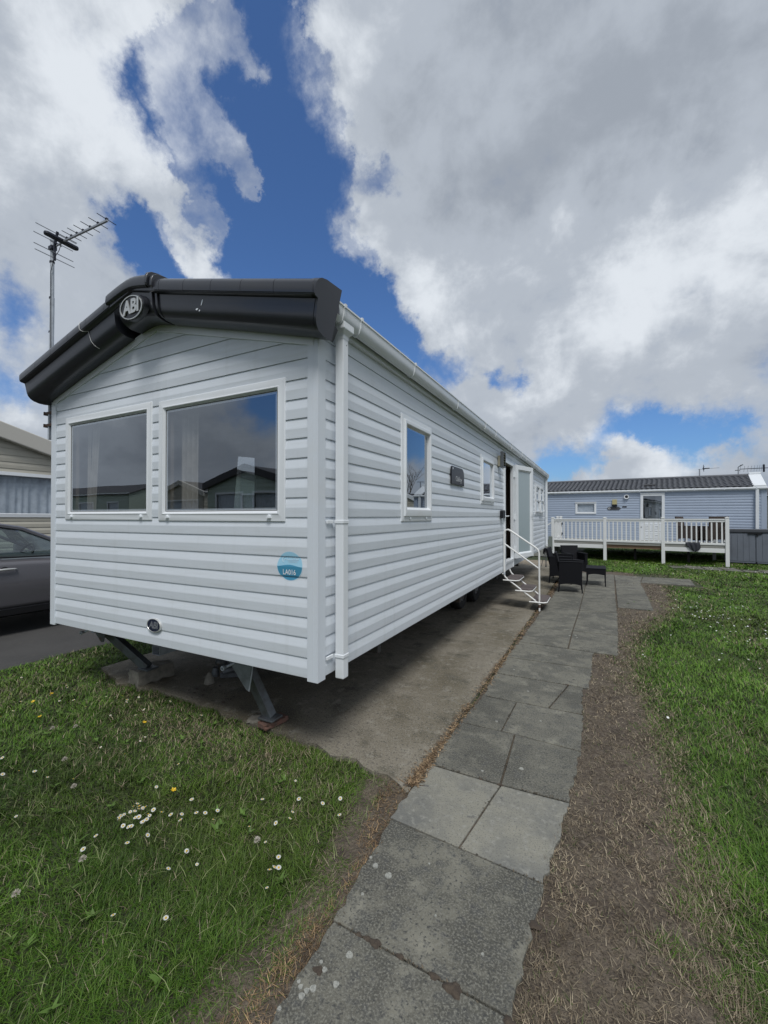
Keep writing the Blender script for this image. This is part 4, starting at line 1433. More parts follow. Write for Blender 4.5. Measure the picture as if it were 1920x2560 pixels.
# ---------------------------------------------------------------- front windows
FP = [(0, -0.012), (0, 0.015), (0.004, 0.0185), (0.046, 0.020), (0.050, 0.0235), (0.056, 0.0225), (0.072, 0.004), (0.090, 0.001)]


def big_window(w):
    mb = MB()
    u0, u1, z0, z1 = w
    # clipped corners of the flange come from the bevel
    frame(mb, PF, u0, u1, z0, z1, FP)
    fr = mb.build('window', MAT['upvc'], VAN, smooth=25, bevel=0.0025)
    mb = MB()
    i = 0.070
    mb.quad(PF(u0 + i, 0.003, z0 + i), PF(u1 - i, 0.003, z0 + i), PF(u1 - i, 0.003, z1 - i), PF(u0 + i, 0.003, z1 - i))
    mb.build('pane', MAT['glass'], fr)
    mb = MB()
    frame(mb, PF, u0 + 0.070, u1 - 0.070, z0 + 0.070, z1 - 0.070, [(0, 0.001), (0, 0.006), (0.005, 0.006), (0.005, 0.0032)])
    mb.build('gasket', MAT['gasket'], fr)
    for u in (u0 + 0.115, u1 - 0.125):
        mb = MB()
        p = PF(u, 0.023, z0 + 0.034)
        mb.lathe([(0.0001, -0.010), (0.009, -0.009), (0.012, -0.004), (0.012, 0.004)], p, 'y', 12)
        mb.box(p[0] - 0.016, p[0] + 0.016, p[1] - 0.012, p[1] + 0.004, p[2] - 0.012, p[2] - 0.004)
        mb.build('drain_cap', MAT['upvc'], fr, smooth=40)
    return fr


big_window(WIN_L)
big_window(WIN_R)


def curtain(x0, x1, y, z0, z1, amp, waves, m, lean=0.0, axis='x', name='curtain'):
    mb = MB()
    n = waves * 8
    rows = []
    for z, k in ((z1, 0.6), ((z0 + z1) / 2, 1.0), (z0, 1.15)):
        row = []
        for i in range(n + 1):
            t = i / n
            u = x0 + (x1 - x0) * t + lean * (z1 - z) / (z1 - z0)
            d = amp * k * math.sin(2 * math.pi * waves * t + 0.6 * math.sin(5 * t))
            row.append((u, y + d, z) if axis == 'x' else (y + d, u, z))
        rows.append(row)
    mb.grid(rows)
    return mb.build(name, m, VAN, smooth=80)


curtain(-1.40, -1.20, 0.13, 1.45, 2.42, 0.018, 4, MAT['curtain'])
curtain(-2.62, -2.50, 0.13, 1.45, 2.42, 0.016, 3, MAT['curtain'], lean=-0.06)
curtain(-2.72, -2.66, 0.14, 1.45, 2.42, 0.014, 2, MAT['curtain'])
curtain(-0.42, -0.33, 0.14, 1.45, 2.42, 0.014, 2, MAT['curtain'])
# mirror standing in the lounge behind the right hand window
mb = MB()
MQ = [(-1.765, 1.58), (-1.500, 1.58), (-1.500, 2.140), (-1.705, 2.165)]
mb.prism(MQ, lambda a, b: (a, 1.02 + 0.073 * (a + 1.63), b), lambda a, b: (a, 1.0 + 0.073 * (a + 1.63), b))
mb.build('mirror', MAT['mirror'], VAN)

# ---------------------------------------------------------------- door side windows
SP2 = [(0, -0.012), (0, 0.019), (0.004, 0.022), (0.044, 0.023), (0.046, 0.036), (0.051, 0.040), (0.076, 0.040), (0.084, 0.033), (0.094, 0.006), (0.108, 0.002)]


def side_window(w, extra=0.028):
    u0, u1, z0, z1 = w
    mb = MB()
    rows = []
    for t, d in SP2:
        low = t + (extra if t > 0.05 else 0)
        rows.append([PS(u0 + t * 0.92, d, z0 + min(low, 0.16)), PS(u1 - t * 0.92, d, z0 + min(low, 0.16)), PS(u1 - t * 0.92, d, z1 - t), PS(u0 + t * 0.92, d, z1 - t)])
    mb.grid(rows, close_v=True)
    fr = mb.build('window', MAT['upvc'], VAN, smooth=25, bevel=0.002)
    mb = MB()
    i = 0.085
    mb.quad(PS(u0 + i, 0.005, z0 + 0.095 + extra), PS(u1 - i, 0.005, z0 + 0.095 + extra), PS(u1 - i, 0.005, z1 - 0.092), PS(u0 + i, 0.005, z1 - 0.092))
    mb.build('pane', MAT['glass_side'], fr)
    for u in (u0 + 0.17, u1 - 0.17):
        mb = MB()
        p = PS(u, 0.026, z0 + 0.026)
        mb.lathe([(0.011, -0.002), (0.011, 0.006), (0.0001, 0.008)], p, 'x', 10)
        mb.build('drain_cap', MAT['upvc'], fr, smooth=40)
    return fr


side_window(WIN_A)
side_window(WIN_B, 0.02)
# two pane casement near the far end, one sash ajar
u0, u1, z0, z1 = WIN_C
mb = MB()
frame(mb, PS, u0, u1, z0, z1, [(0, -0.012), (0, 0.024), (0.004, 0.028), (0.05, 0.03), (0.055, 0.012), (0.06, 0.0)])
mb.box(-0.02, 0.022, 10.40, 10.48, z0 + 0.05, z1 - 0.05)
frc = mb.build('window', MAT['upvc'], VAN, bevel=0.002)
for ya, yb, opn in ((u0 + 0.06, 10.40, 0.0), (10.48, u1 - 0.06, 0.04)):
    mb = MB()
    P2 = lambda u, d, z: (-0.005 + d + opn * (z1 - z) * 1.2, u, z)
    frame(mb, P2, ya, yb, z0 + 0.06, z1 - 0.06, [(0, 0.0), (0, 0.035), (0.005, 0.04), (0.045, 0.04), (0.05, 0.034), (0.055, 0.01)])
    frame(mb, P2, ya, yb, z0 + 0.355, z0 + 0.41, [(0, 0.0), (0, 0.034), (0.004, 0.038), (0.02, 0.038)])
    mb.box(0.03, 0.036, ya + 0.03, yb - 0.03, z0 + 0.365, z0 + 0.40)
    mb.build('sash', MAT['upvc'], frc, bevel=0.002)
    mb = MB()
    mb.quad(P2(ya + 0.05, 0.012, z0 + 0.11), P2(yb - 0.05, 0.012, z0 + 0.11), P2(yb - 0.05, 0.012, z1 - 0.11), P2(ya + 0.05, 0.012, z1 - 0.11))
    mb.build('pane', MAT['glass_side'], frc)

# ---------------------------------------------------------------- doorway and open door
ya, yb, za, zb = DOOR
mb = MB()
mb.box(-0.035, 0.022, ya, ya + 0.055, za, zb)
mb.box(-0.035, 0.022, yb - 0.055, yb, za, zb)
mb.box(-0.035, 0.024, ya + 0.0555, yb - 0.0555, zb - 0.055, zb)
mb.box(-0.075, 0.026, ya + 0.0555, yb - 0.0555, 0.700, 0.745)
mb.box(-0.05, 0.014, ya + 0.0555, yb - 0.0555, za + 0.002, 0.6995)
df = mb.build('door_frame', MAT['upvc'], VAN, bevel=0.003)
hinge = Vector((0.042, 6.425, 0.0))
door = empty('door', tuple(hinge), (0, 0, math.radians(-16.0)), VAN)
DW = 0.775
# door leaf lies along local +y, its inner face is local +x
mb = MB()
PD = lambda u, d, z: (d, u, z)
frame(mb, PD, 0.0, DW, 0.735, 2.575, [(0, -0.03), (0, 0.030), (0.004, 0.034), (0.085, 0.034), (0.092, 0.028), (0.112, 0.010), (0.115, -0.0)])
frame(mb, lambda u, d, z: (-d - 0.0, u, z), 0.0, DW, 0.735, 2.575, [(0, 0.0299), (0.004, 0.034), (0.085, 0.034), (0.112, 0.010), (0.115, 0.0)])
leaf = mb.build('leaf', MAT['upvc'], door, bevel=0.002)
mb = MB()
mb.box(-0.006, 0.006, 0.110, DW - 0.110, 0.845, 2.465)
mb.build('glass_panel', MAT['frosted'], door)
mb = MB()
mb.box(0.034, 0.044, DW - 0.062, DW - 0.026, 1.50, 1.74)
mb.tube([(0.044, DW - 0.044, 1.66), (0.085, DW - 0.044, 1.66), (0.09, DW - 0.06, 1.66), (0.09, DW - 0.16, 1.655)], 0.009, 8)
mb.build('handle', MAT['upvc'], door, smooth=40)
for zh in (0.92, 1.55, 2.38):
    mb = MB()
    mb.box(0.023, 0.045, 6.405, 6.445, zh - 0.05, zh + 0.05)
    mb.tube([(0.046, 6.425, zh - 0.055), (0.046, 6.425, zh + 0.055)], 0.010, 8)
    mb.build('hinge', MAT['upvc'], VAN, smooth=40)
# hook that holds the door, key safe, outside lamp
mb = MB()
mb.tube([(0.004, 5.50, 1.565), (0.045, 5.52, 1.565), (0.062, 5.56, 1.565), (0.062, 5.68, 1.570)], 0.010, 8)
mb.box(-0.002, 0.028, 5.485, 5.535, 1.535, 1.595)
mb.build('door_hook', MAT['upvc'], VAN, smooth=40)
mb = MB()
mb.prism([(5.22, 1.530), (5.40, 1.530), (5.40, 1.650), (5.385, 1.668), (5.235, 1.668), (5.22, 1.650)], lambda a, b: (0.0, a, b), lambda a, b: (0.055, a, b))
mb.build('key_safe', MAT['dark_plastic'], VAN, bevel=0.006)
mb = MB()
mb.box(-0.004, 0.045, 5.06, 5.22, 2.405, 2.585)
lamp = mb.build('outside_lamp', MAT['lamp_beige'], VAN, bevel=0.006)
mb = MB()
mb.box(0.0455, 0.098, 5.045, 5.060, 2.390, 2.650)
mb.box(0.0455, 0.098, 5.220, 5.235, 2.390, 2.650)
mb.box(0.0455, 0.098, 5.0605, 5.2195, 2.630, 2.650)
mb.box(0.0455, 0.098, 5.0605, 5.2195, 2.390, 2.410)
mb.build('lamp_cover', MAT['lamp_grey'], lamp, bevel=0.003)
for i in range(5):
    mb = MB()
    z = 2.43 + i * 0.042
    mb.prism([(0.060, z + 0.026), (0.104, z), (0.107, z + 0.006), (0.060, z + 0.033)], lambda a, b: (a, 5.050, b), lambda a, b: (a, 5.2300, b))
    mb.build('louvre', MAT['lamp_beige'], lamp)

# name plate: dark acrylic with two rounded corners
mb = MB()
pl = [(2.53, 1.935), (3.03, 1.935)] + [(3.03 - 0.09 + 0.09 * math.cos(a), 2.145 - 0.09 + 0.09 * math.sin(a)) for a in [i * math.pi / 16 for i in range(9)]] + [(2.53 + 0.03 + 0.03 * math.cos(a), 2.145 - 0.03 + 0.03 * math.sin(a)) for a in [math.pi / 2 + i * math.pi / 8 for i in range(5)]]
mb.prism(pl, lambda a, b: (0.004, a, b), lambda a, b: (0.016, a, b))
plate = mb.build('name_plate', MAT['plaque_gloss'], VAN, bevel=0.002)
mb = MB()
add_text(mb, 'Oakley', 0.090, lambda a, b, c: (0.0168 + c, 2.80 + a * 0.92, 2.005 + b), extrude=0.0004, offset=-0.0022, shear=0.12)
mb.build('plate_lettering', MAT['white_ink'], plate)
mb = MB()
mb.box(0.0165, 0.019, 2.565, 2.59, 2.105, 2.128)
mb.build('plate_fixing', MAT['chrome'], plate, bevel=0.003)

# ---------------------------------------------------------------- gutter and downpipes
GP = [(0.026, 0.105), (0.030, 0.045), (0.038, 0.018), (0.056, 0.002), (0.078, 0.002), (0.096, 0.018), (0.106, 0.050), (0.108, 0.092), (0.114, 0.096), (0.114, 0.106), (0.106, 0.106), (0.100, 0.095), (0.092, 0.03), (0.06, 0.010), (0.036, 0.03), (0.032, 0.105)]
mb = MB()
GZ = 2.768
ysx = [0.028, 3.0, 6.0, 9.0, LEN + 0.10]
mb.grid([[(x, y, GZ + dz) for x, dz in GP] for y in ysx], close_v=True)
mb.quad(*[(x, 0.028, GZ + dz) for x, dz in GP[:8]])
mb.quad(*[(x, LEN + 0.1, GZ + dz) for x, dz in GP[:8]])
gut = mb.build('gutter', MAT['upvc'], VAN, smooth=35)
clipm = None
for y in (0.13, 0.335, 1.25, 2.50, 3.78, 4.45, 5.75, 6.9, 7.5, 8.7, 9.8, 10.9, 11.9):
    if clipm is None:
        mb = MB()
        cp = [(x + (0.006 if x > 0.06 else -0.004), dz + (-0.005 if dz < 0.05 else 0.0)) for x, dz in GP[1:9]]
        cp2 = [(x, dz) for x, dz in GP[1:9]]
        rows = [[(x, -0.012, dz) for x, dz in cp2], [(x, -0.010, dz) for x, dz in cp], [(x, 0.010, dz) for x, dz in cp], [(x, 0.012, dz) for x, dz in cp2]]
        mb.grid(rows)
        mb.box(0.104, 0.122, -0.010, 0.010, 0.088, 0.112)
        c = mb.build('gutter_clip', MAT['upvc'], gut, smooth=35)
        clipm = c.data
        c.location = (0, y, GZ)
    else:
        put('gutter_clip', clipm, gut, (0, y, GZ))


def downpipe(y0, zbot, ztop=2.70):
    x0, w = 0.020, 0.060
    mb = MB()
    mb.box(x0, x0 + w, y0, y0 + w, zbot, ztop)
    # hopper between gutter and pipe
    r1 = [(x0 - 0.002, y0 - 0.002), (x0 + w + 0.002, y0 - 0.002), (x0 + w + 0.002, y0 + w + 0.002), (x0 - 0.002, y0 + w + 0.002)]
    r2 = [(0.024, y0 - 0.03), (0.106, y0 - 0.03), (0.106, y0 + w + 0.03), (0.024, y0 + w + 0.03)]
    mb.grid([[(a, b, ztop - 0.012) for a, b in r1], [(a, b, ztop + 0.012) for a, b in r1], [(a, b, GZ - 0.028) for a, b in r2], [(a, b, GZ + 0.014) for a, b in r2]], close_v=True)
    p = mb.build('downpipe', MAT['upvc'], VAN, bevel=0.004)
    for zc in (0.685, 1.530):
        mb = MB()
        mb.box(x0 - 0.004, x0 + w + 0.004, y0 - 0.005, y0 + w + 0.005, zc - 0.011, zc + 0.011)
        mb.box(0.0, 0.012, y0 - 0.075, y0 - 0.0055, zc - 0.011, zc + 0.011)
        mb.build('pipe_bracket', MAT['upvc'], p, bevel=0.003)
    mb = MB()
    mb.lathe([(0.0001, 0.0015), (0.004, 0.001), (0.004, -0.001)], (x0 + w, y0 + 0.04, ztop - 0.045), 'x', 8)
    mb.build('screw', MAT['gasket'], p)
    return p


downpipe(0.158, 0.545)
downpipe(LEN - 0.16, 0.62)

# ---------------------------------------------------------------- badges on the front wall
def wall_d(z):
    k = math.floor((z - ZB) / PT)
    return prof_d((z - ZB) / PT - k)


m = bpy.data.materials.new('pitch_sticker')
m.use_nodes = True
N, L = m.node_tree.nodes, m.node_tree.links
p = N['Principled BSDF']
p.inputs['Roughness'].default_value = 0.35
tc = N.new('ShaderNodeTexCoord')
sep = N.new('ShaderNodeSeparateXYZ')
L.new(tc.outputs['Object'], sep.inputs[0])


def nm(op, a, b=None, c=None):
    n = N.new('ShaderNodeMath')
    n.operation = op
    for i, v in enumerate((a, b, c)):
        if v is None:
            continue
        if isinstance(v, (int, float)):
            n.inputs[i].default_value = v
        else:
            L.new(v, n.inputs[i])
    return n.outputs[0]


SCX, SCZ, SRX, SRZ = -0.218, 1.2535, 0.1015, 0.0915
wave = nm('MULTIPLY_ADD', nm('SINE', nm('MULTIPLY_ADD', sep.outputs['X'], 30.0, 8.2)), 0.006, 1.256)
dark = nm('LESS_THAN', sep.outputs['Z'], wave)
rx = nm('DIVIDE', nm('SUBTRACT', sep.outputs['X'], SCX), SRX)
rz = nm('DIVIDE', nm('SUBTRACT', sep.outputs['Z'], SCZ), SRZ)
rad = nm('SQRT', nm('ADD', nm('MULTIPLY', rx, rx), nm('MULTIPLY', rz, rz)))
rim = nm('GREATER_THAN', rad, 0.975)
m1 = N.new('ShaderNodeMix')
m1.data_type = 'RGBA'
m1.inputs['A'].default_value = (0.33, 0.60, 0.76, 1)
m1.inputs['B'].default_value = (0.065, 0.29, 0.46, 1)
L.new(dark, m1.inputs['Factor'])
m2 = N.new('ShaderNodeMix')
m2.data_type = 'RGBA'
L.new(m1.outputs['Result'], m2.inputs['A'])
m2.inputs['B'].default_value = (0.55, 0.72, 0.82, 1)
L.new(rim, m2.inputs['Factor'])
L.new(m2.outputs['Result'], p.inputs['Base Color'])
MAT['sticker'] = m
mb = MB()
zs = sorted(set([SCZ - SRZ + 2 * SRZ * i / 40 for i in range(41)] + [ZB + k * PT + t * PT for k in range(4, 8) for t in (0.001, 0.06, 0.47, 0.52, 0.97, 0.999) if SCZ - SRZ < ZB + k * PT + t * PT < SCZ + SRZ]))
rows = []
for z in zs:
    q = (z - SCZ) / SRZ
    hw = SRX * math.sqrt(max(0, 1 - q * q)) * (1 - 0.04 * q)
    rows.append([PF(SCX + hw * t, wall_d(z) + 0.0012, z) for t in (-1, -0.5, 0, 0.5, 1)])
mb.grid(rows)
st = mb.build('pitch_sticker', MAT['sticker'], VAN)
mb = MB()
add_text(mb, 'LA016', 0.046, lambda a, b, c: PF(SCX - 0.002 + a * 0.84, wall_d(1.214 + b) + 0.0028, 1.214 + b), offset=0.0006, space=1.02)
mb.build('sticker_number', MAT['white_ink'], st)
mb = MB()
add_text(mb, 'LYONS', 0.030, lambda a, b, c: PF(SCX + 0.024 + a, wall_d(1.302 + b) + 0.0028, 1.302 + b), offset=0.0004)
for i, wd in enumerate((0.085, 0.078, 0.07)):
    zz_ = 1.2905 - i * 0.0065
    mb.quad(*[PF(SCX + 0.024 + sx * wd / 2, wall_d(zz_) + 0.0026, zz_ + sz) for sx, sz in ((-1, -0.0012), (1, -0.0012), (1, 0.0012), (-1, 0.0012))])
# small crest: two curling strokes
for (cx_, cz_, r, a0, a1, wd) in ((-0.262, 1.293, 0.017, 1.2, 4.6, 0.006), (-0.255, 1.284, 0.012, 0.3, 4.2, 0.005), (-0.262, 1.305, 0.009, 0.0, 3.1, 0.004)):
    rows = []
    for i in range(10):
        a = a0 + (a1 - a0) * i / 9
        wk = wd * math.sin(math.pi * (i + 0.6) / 10.2)
        rows.append([PF(cx_ + (r + s * wk) * math.cos(a), wall_d(cz_ + (r + s * wk) * math.sin(a)) + 0.0028, cz_ + (r + s * wk) * math.sin(a)) for s in (-0.5, 0.5)])
    mb.grid(rows)
mb.build('sticker_crest', MAT['pale_ink'], st)

BC = (-1.533, 0.7305)
mb = MB()
zc = -0.006
ring = lambda k, y: [(BC[0] + 0.083 * k * math.cos(t), y, BC[1] + 0.053 * k * math.sin(t)) for t in [2 * math.pi * i / 36 for i in range(36)]]
mb.grid([ring(1.0, 0.012), ring(1.0, zc), ring(0.98, zc - 0.004), ring(0.92, zc - 0.005), ring(0.90, zc - 0.003)], close_v=True)
bd = mb.build('badge', MAT['chrome'], VAN, smooth=40)
mb = MB()
mb.quad(*ring(0.905, zc - 0.0032))
mb.build('badge_face', MAT['navy'], bd)
mb = MB()
add_text(mb, 'ABI', 0.070, lambda a, b, c: (BC[0] + a, zc - 0.0042 - c, BC[1] + b), extrude=0.0012, offset=0.0022, shear=0.2)
mb.build('badge_lettering', MAT['letter_grey'], bd)

# ---------------------------------------------------------------- chassis, wheels, steadies
mb = MB()
for x in (-2.20, -0.86):
    mb.box(x - 0.04, x + 0.04, 0.9, 11.6, 0.36, 0.598)
for y in (0.95, 3.2, 5.4, 7.6, 9.8, 11.5):
    mb.box(-2.96, -0.1, y, y + 0.06, 0.45, 0.597)
mb.build('chassis', MAT['chassis'], VAN)
mb = MB()
for (xa, y0, y1, z) in ((-2.307, 0.50, 1.4, 0.245), (-2.05, 0.78, 1.5, 0.30)):
    wd, hh, t = 0.108, 0.085, 0.005
    for bx in ((xa, xa + wd, z, z + t), (xa, xa + wd, z + hh - t, z + hh), (xa, xa + t, z + t, z + hh - t), (xa + wd - t, xa + wd, z + t, z + hh - t)):
        mb.box(bx[0], bx[1], y0, y1, bx[2], bx[3])
mb.build('box_section', MAT['galv'], VAN)
wheel0 = None
for (x, y) in ((-0.68, 5.00), (-0.64, 5.78), (-2.42, 5.00), (-2.42, 5.78)):
    if wheel0 is None:
        mb = MB()
        mb.lathe([(0.16, 0.085), (0.20, 0.095), (0.275, 0.088), (0.298, 0.06), (0.300, 0.0), (0.298, -0.06), (0.275, -0.088), (0.20, -0.095), (0.16, -0.085)], (0, 0, 0), 'x', 32)
        wheel0 = mb.build('wheel', MAT['rubber'], VAN, smooth=40)
        mb = MB()
        mb.lathe([(0.165, 0.08), (0.155, 0.06), (0.13, 0.035), (0.10, 0.05), (0.06, 0.055), (0.045, 0.085), (0.0001, 0.088)], (0, 0, 0), 'x', 24)
        mb.build('rim', MAT['rim'], wheel0, smooth=40)
        wheel0.location = (x, y, 0.30 - 0.0075 * y)
    else:
        c = copy_tree(wheel0, VAN)
        c.location = (x, y, 0.30 - 0.0075 * y)
mb = MB()
mb.box(-2.5, -0.62, 5.3, 5.42, 0.27, 0.40)
mb.build('axle', MAT['chassis'], VAN)


def steady(top, foot, plate, plug, mname):
    t, f = Vector(top), Vector(foot)
    mb = MB()
    mb.tube([t, f], 0.050, 4, square=True)
    mb.box(f.x - 0.07, f.x + 0.07, f.y - 0.06, f.y + 0.06, f.z - 0.012, f.z + 0.004)
    s = mb.build('corner_steady', MAT['galv_dull'], VAN, bevel=0.004)
    mb = MB()
    mb.prism(plate, lambda a, b: (a, t.y - 0.062, b), lambda a, b: (a, t.y - 0.057, b))
    mb.build('steady_plate', MAT['galv_plate'] if mname else MAT['galv_dull'], s)
    mb = MB()
    c = (plug[0], t.y - 0.07, plug[1])
    mb.lathe([(0.010, 0.0), (0.012, -0.03), (0.018, -0.032), (0.018, -0.045), (0.010, -0.046), (0.009, -0.02)], c, 'y', 12)
    mb.tube([(c[0] + 0.01, c[1] - 0.01, c[2] + 0.004), (c[0] + 0.07, c[1] + 0.02, c[2] + 0.035), (c[0] + 0.10, c[1] + 0.02, c[2] + 0.035)], 0.009, 8)
    mb.lathe([(0.034, 0.004), (0.034, -0.008), (0.024, -0.008), (0.022, 0.0)], (c[0] + 0.095, c[1] + 0.02, c[2] + 0.03), 'y', 14)
    mb.build('steady_screw', MAT['galv'], s, smooth=40)
    return s


steady((-0.865, 0.24, 0.535), (-0.690, 0.350, 0.068), [(-1.0, 0.56), (-0.76, 0.315), (-0.735, 0.31), (-0.705, 0.56)], (-0.945, 0.455), True)
mb = MB()
mb.tube([(-0.705, 0.19, 0.54), (-0.70, 0.175, 0.46), (-0.735, 0.18, 0.31)], 0.005, 6)
mb.build('tie_rod', MAT['galv'], VAN, smooth=50)
steady((-2.74, 0.26, 0.535), (-2.262, 0.430, 0.150), [(-2.80, 0.56), (-2.60, 0.40), (-2.56, 0.41), (-2.52, 0.56)], (-2.84, 0.470), False)
# far corner: perforated prop, brace and hose end
mb = MB()
for z in np.linspace(0.06, 0.50, 12):
    mb.box(0.022, 0.030, 11.70, 11.73, z - 0.012, z + 0.012)
    mb.box(0.062, 0.070, 11.70, 11.73, z - 0.012, z + 0.012)
    mb.box(0.022, 0.070, 11.70, 11.73, z + 0.0125, z + 0.028)
mb.box(0.022, 0.070, 11.70, 11.73, 0.0, 0.047)
mb.tube([(-0.09, 11.68, 0.0), (0.01, 11.70, 0.42)], 0.010, 6)
mb.build('prop_post', MAT['galv_dull'], VAN)
mb = MB()
mb.tube([(-0.02, 11.72, 0.40), (-0.01, 11.70, 0.52), (0.02, 11.70, 0.58), (0.06, 11.70, 0.56), (0.065, 11.70, 0.50)], 0.022, 8)
mb.tube([(0.015, 11.69, 0.44), (0.03, 11.69, 0.56)], 0.030, 8)
mb.build('gas_hose', MAT['dark_plastic'], VAN, smooth=50)
# ================================================================== THINGS ROUND THE CARAVAN
# ---- television aerial on a mast clamped to the far wall
ar = empty('tv_aerial', (-3.150, 0.010, 2.40))
tag(ar, 'tall aerial on a galvanised mast behind the black fascia, left of the white caravan', 'aerial')
o_ = lambda x, y, z: (x + 3.150, y - 0.010, z - 2.40)
mb = MB()
mb.tube([o_(-3.148, 0.01, 2.30), o_(-3.152, 0.01, 3.66)], 0.019, 12)
mb.tube([o_(-3.152, 0.01, 3.62), o_(-3.165, 0.01, 4.235)], 0.0165, 12)
mb.build('mast', MAT['galv'], ar, smooth=40)
mb = MB()
for z in (3.335, 3.665, 4.015):
    xx = -3.150 - 0.015 * max(0, (z - 2.4) / 1.8)
    mb.tube([o_(xx, 0.01, z - 0.008), o_(xx, 0.01, z + 0.008)], 0.0215, 12)
mb.build('tape', MAT['aerial_dark'], ar, smooth=40)
mb = MB()
for z in (2.435, 2.55):
    mb.box(*[v for q in ((o_(-3.20, 0, 0)[0], o_(-3.05, 0, 0)[0]), (o_(0, -0.012, 0)[1], o_(0, 0.032, 0)[1]), (o_(0, 0, z - 0.012)[2], o_(0, 0, z + 0.012)[2])) for v in q])
    mb.tube([o_(-3.235, 0.0, z), o_(-3.11, 0.0, z)], 0.005, 6)
    mb.box(*[v for q in ((o_(-3.215, 0, 0)[0], o_(-3.20, 0, 0)[0]), (o_(0, -0.018, 0)[1], o_(0, 0.036, 0)[1]), (o_(0, 0, z - 0.016)[2], o_(0, 0, z + 0.016)[2])) for v in q])
mb.build('wall_clamp', MAT['rust'], ar)
mb = MB()
mb.tube([o_(-3.14, 0.008, 4.148), o_(-2.985, 0.004, 4.148)], 0.008, 4, square=True)
mb.tube([o_(-2.99, 0.002, 4.15), o_(-2.295, 0.030, 4.15)], 0.011, 4, square=True)
mb.build('boom', MAT['alu'], ar)
for (x, y) in ((-2.304, 0.029), (-2.423, 0.025), (-2.537, 0.020), (-2.643, 0.016), (-2.735, 0.012), (-2.818, 0.008), (-2.891, 0.006), (-3.075, 0.0)):
    hl = 0.081 if x > -3.0 else 0.05
    mb = MB()
    mb.tube([o_(x, y - hl, 4.163), o_(x, y + hl, 4.163)], 0.0034, 6)
    mb.box(*[v for q in ((o_(x - 0.009, 0, 0)[0], o_(x + 0.009, 0, 0)[0]), (o_(0, y - 0.010, 0)[1], o_(0, y + 0.010, 0)[1]), (0, 0)) for v in q][:4], o_(0, 0, 4.158)[2], o_(0, 0, 4.172)[2])
    mb.build('director', MAT['aerial_dark'], ar)
mb = MB()
n = 16
ring = []
for i in range(n):
    a = 2 * math.pi * i / n
    ring.append((0.030 * math.cos(a), (0.112 if math.sin(a) > 0 else -0.112) + 0.030 * math.sin(a)))
mb.prism([(a - 2.965, b - 0.005) for a, b in ring], lambda a, b: o_(a, b, 4.146 + 0.02), lambda a, b: o_(a, b, 4.146 - 0.006))
mb.build('dipole_cover', MAT['aerial_dark'], ar, bevel=0.006)
for (x, y0, y1, z) in ((-3.062, -0.17, 0.165, 4.255), (-3.122, -0.16, 0.166, 4.20), (-3.09, -0.17, 0.155, 4.08), (-3.097, -0.158, 0.17, 4.03)):
    mb = MB()
    mb.tube([o_(x, y0, z), o_(x, y1, z)], 0.0042, 6)
    mb.build('reflector', MAT['alu'], ar)
mb = MB()
mb.tube([o_(-3.05, 0.0, 4.27), o_(-3.10, 0.0, 4.15), o_(-3.095, 0.0, 4.01)], 0.012, 6)
mb.box(o_(-3.18, 0, 0)[0], o_(-3.12, 0, 0)[0], o_(0, -0.018, 0)[1], o_(0, 0.03, 0)[1], o_(0, 0, 4.125)[2], o_(0, 0, 4.160)[2])
mb.build('reflector_bracket', MAT['aerial_dark'], ar)
mb = MB()
mb.tube([o_(-2.98, 0.0, 4.135), o_(-3.02, 0.0, 4.08), o_(-3.10, -0.005, 4.02), o_(-3.138, -0.012, 3.90), o_(-3.128, -0.004, 3.0), o_(-3.126, -0.004, 2.3)], 0.0026, 6)
mb.build('coax_cable', MAT['dark_plastic'], ar, smooth=60)

# ---- folding steps at the door
st = empty('entrance_steps', (0.30, 5.75, 0))
tag(st, 'white tubular steps with three brown treads and one handrail at the open door', 'steps')
o_ = lambda x, y, z: (x - 0.30, y - 5.75, z)


def arc(p, q, r, n=6):
    pass


YN, YF = 5.44, 6.03
mb = MB()
mb.tube([o_(0.024, YN, 0.57), o_(0.022, YN, 1.0), o_(0.022, YN, 1.270), o_(0.030, YN, 1.325), o_(0.055, YN, 1.365), o_(0.092, YN, 1.372), o_(0.135, YN, 1.350), o_(0.545, YN, 1.072), o_(0.580, YN, 1.040), o_(0.597, YN, 1.000), o_(0.602, YN, 0.95), o_(0.604, YN, 0.5), o_(0.604, YN, 0.0)], 0.0155, 12)
mb.build('handrail', MAT['white_paint'], st, smooth=60)
mb = MB()
mb.tube([o_(0.024, YN, 1.125), o_(0.602, YN, 0.715)], 0.0125, 10)
mb.build('mid_rail', MAT['white_paint'], st, smooth=60)
for y in (YN, YF):
    mb = MB()
    mb.tube([o_(-0.01, y, 0.66 if y > 6 else 0.60), o_(0.015, y, 0.585), o_(0.04, y, 0.540), o_(0.085, y, 0.500), o_(0.62, y, 0.110)], 0.0145, 10)
    mb.build('stringer', MAT['white_paint'], st, smooth=60)
for (xa, xb, z) in ((0.035, 0.270, 0.512), (0.240, 0.487, 0.345), (0.470, 0.722, 0.172)):
    mb = MB()
    c = 0.05
    pl = [(xa, YN - 0.01), (xb - c, YN - 0.01), (xb, YN + c), (xb, YF - c + 0.02), (xb - c, YF + 0.03), (xa, YF + 0.03)]
    mb.prism(pl, lambda a, b: o_(a, b, z - 0.012), lambda a, b: o_(a, b, z + 0.008))
    t = mb.build('tread', MAT['tread'], st, bevel=0.003)
    mb = MB()
    q = [(xa - 0.03, YN - 0.012), (xb - c, YN - 0.012), (xb - 0.006, YN + c), (xb - 0.006, YF - c + 0.02), (xb - c, YF + 0.025), (xa - 0.01, YF + 0.025)]
    mb.tube([o_(a, b, z - 0.025) for a, b in q], 0.012, 8)
    mb.build('tread_frame', MAT['white_paint'], t, smooth=60)
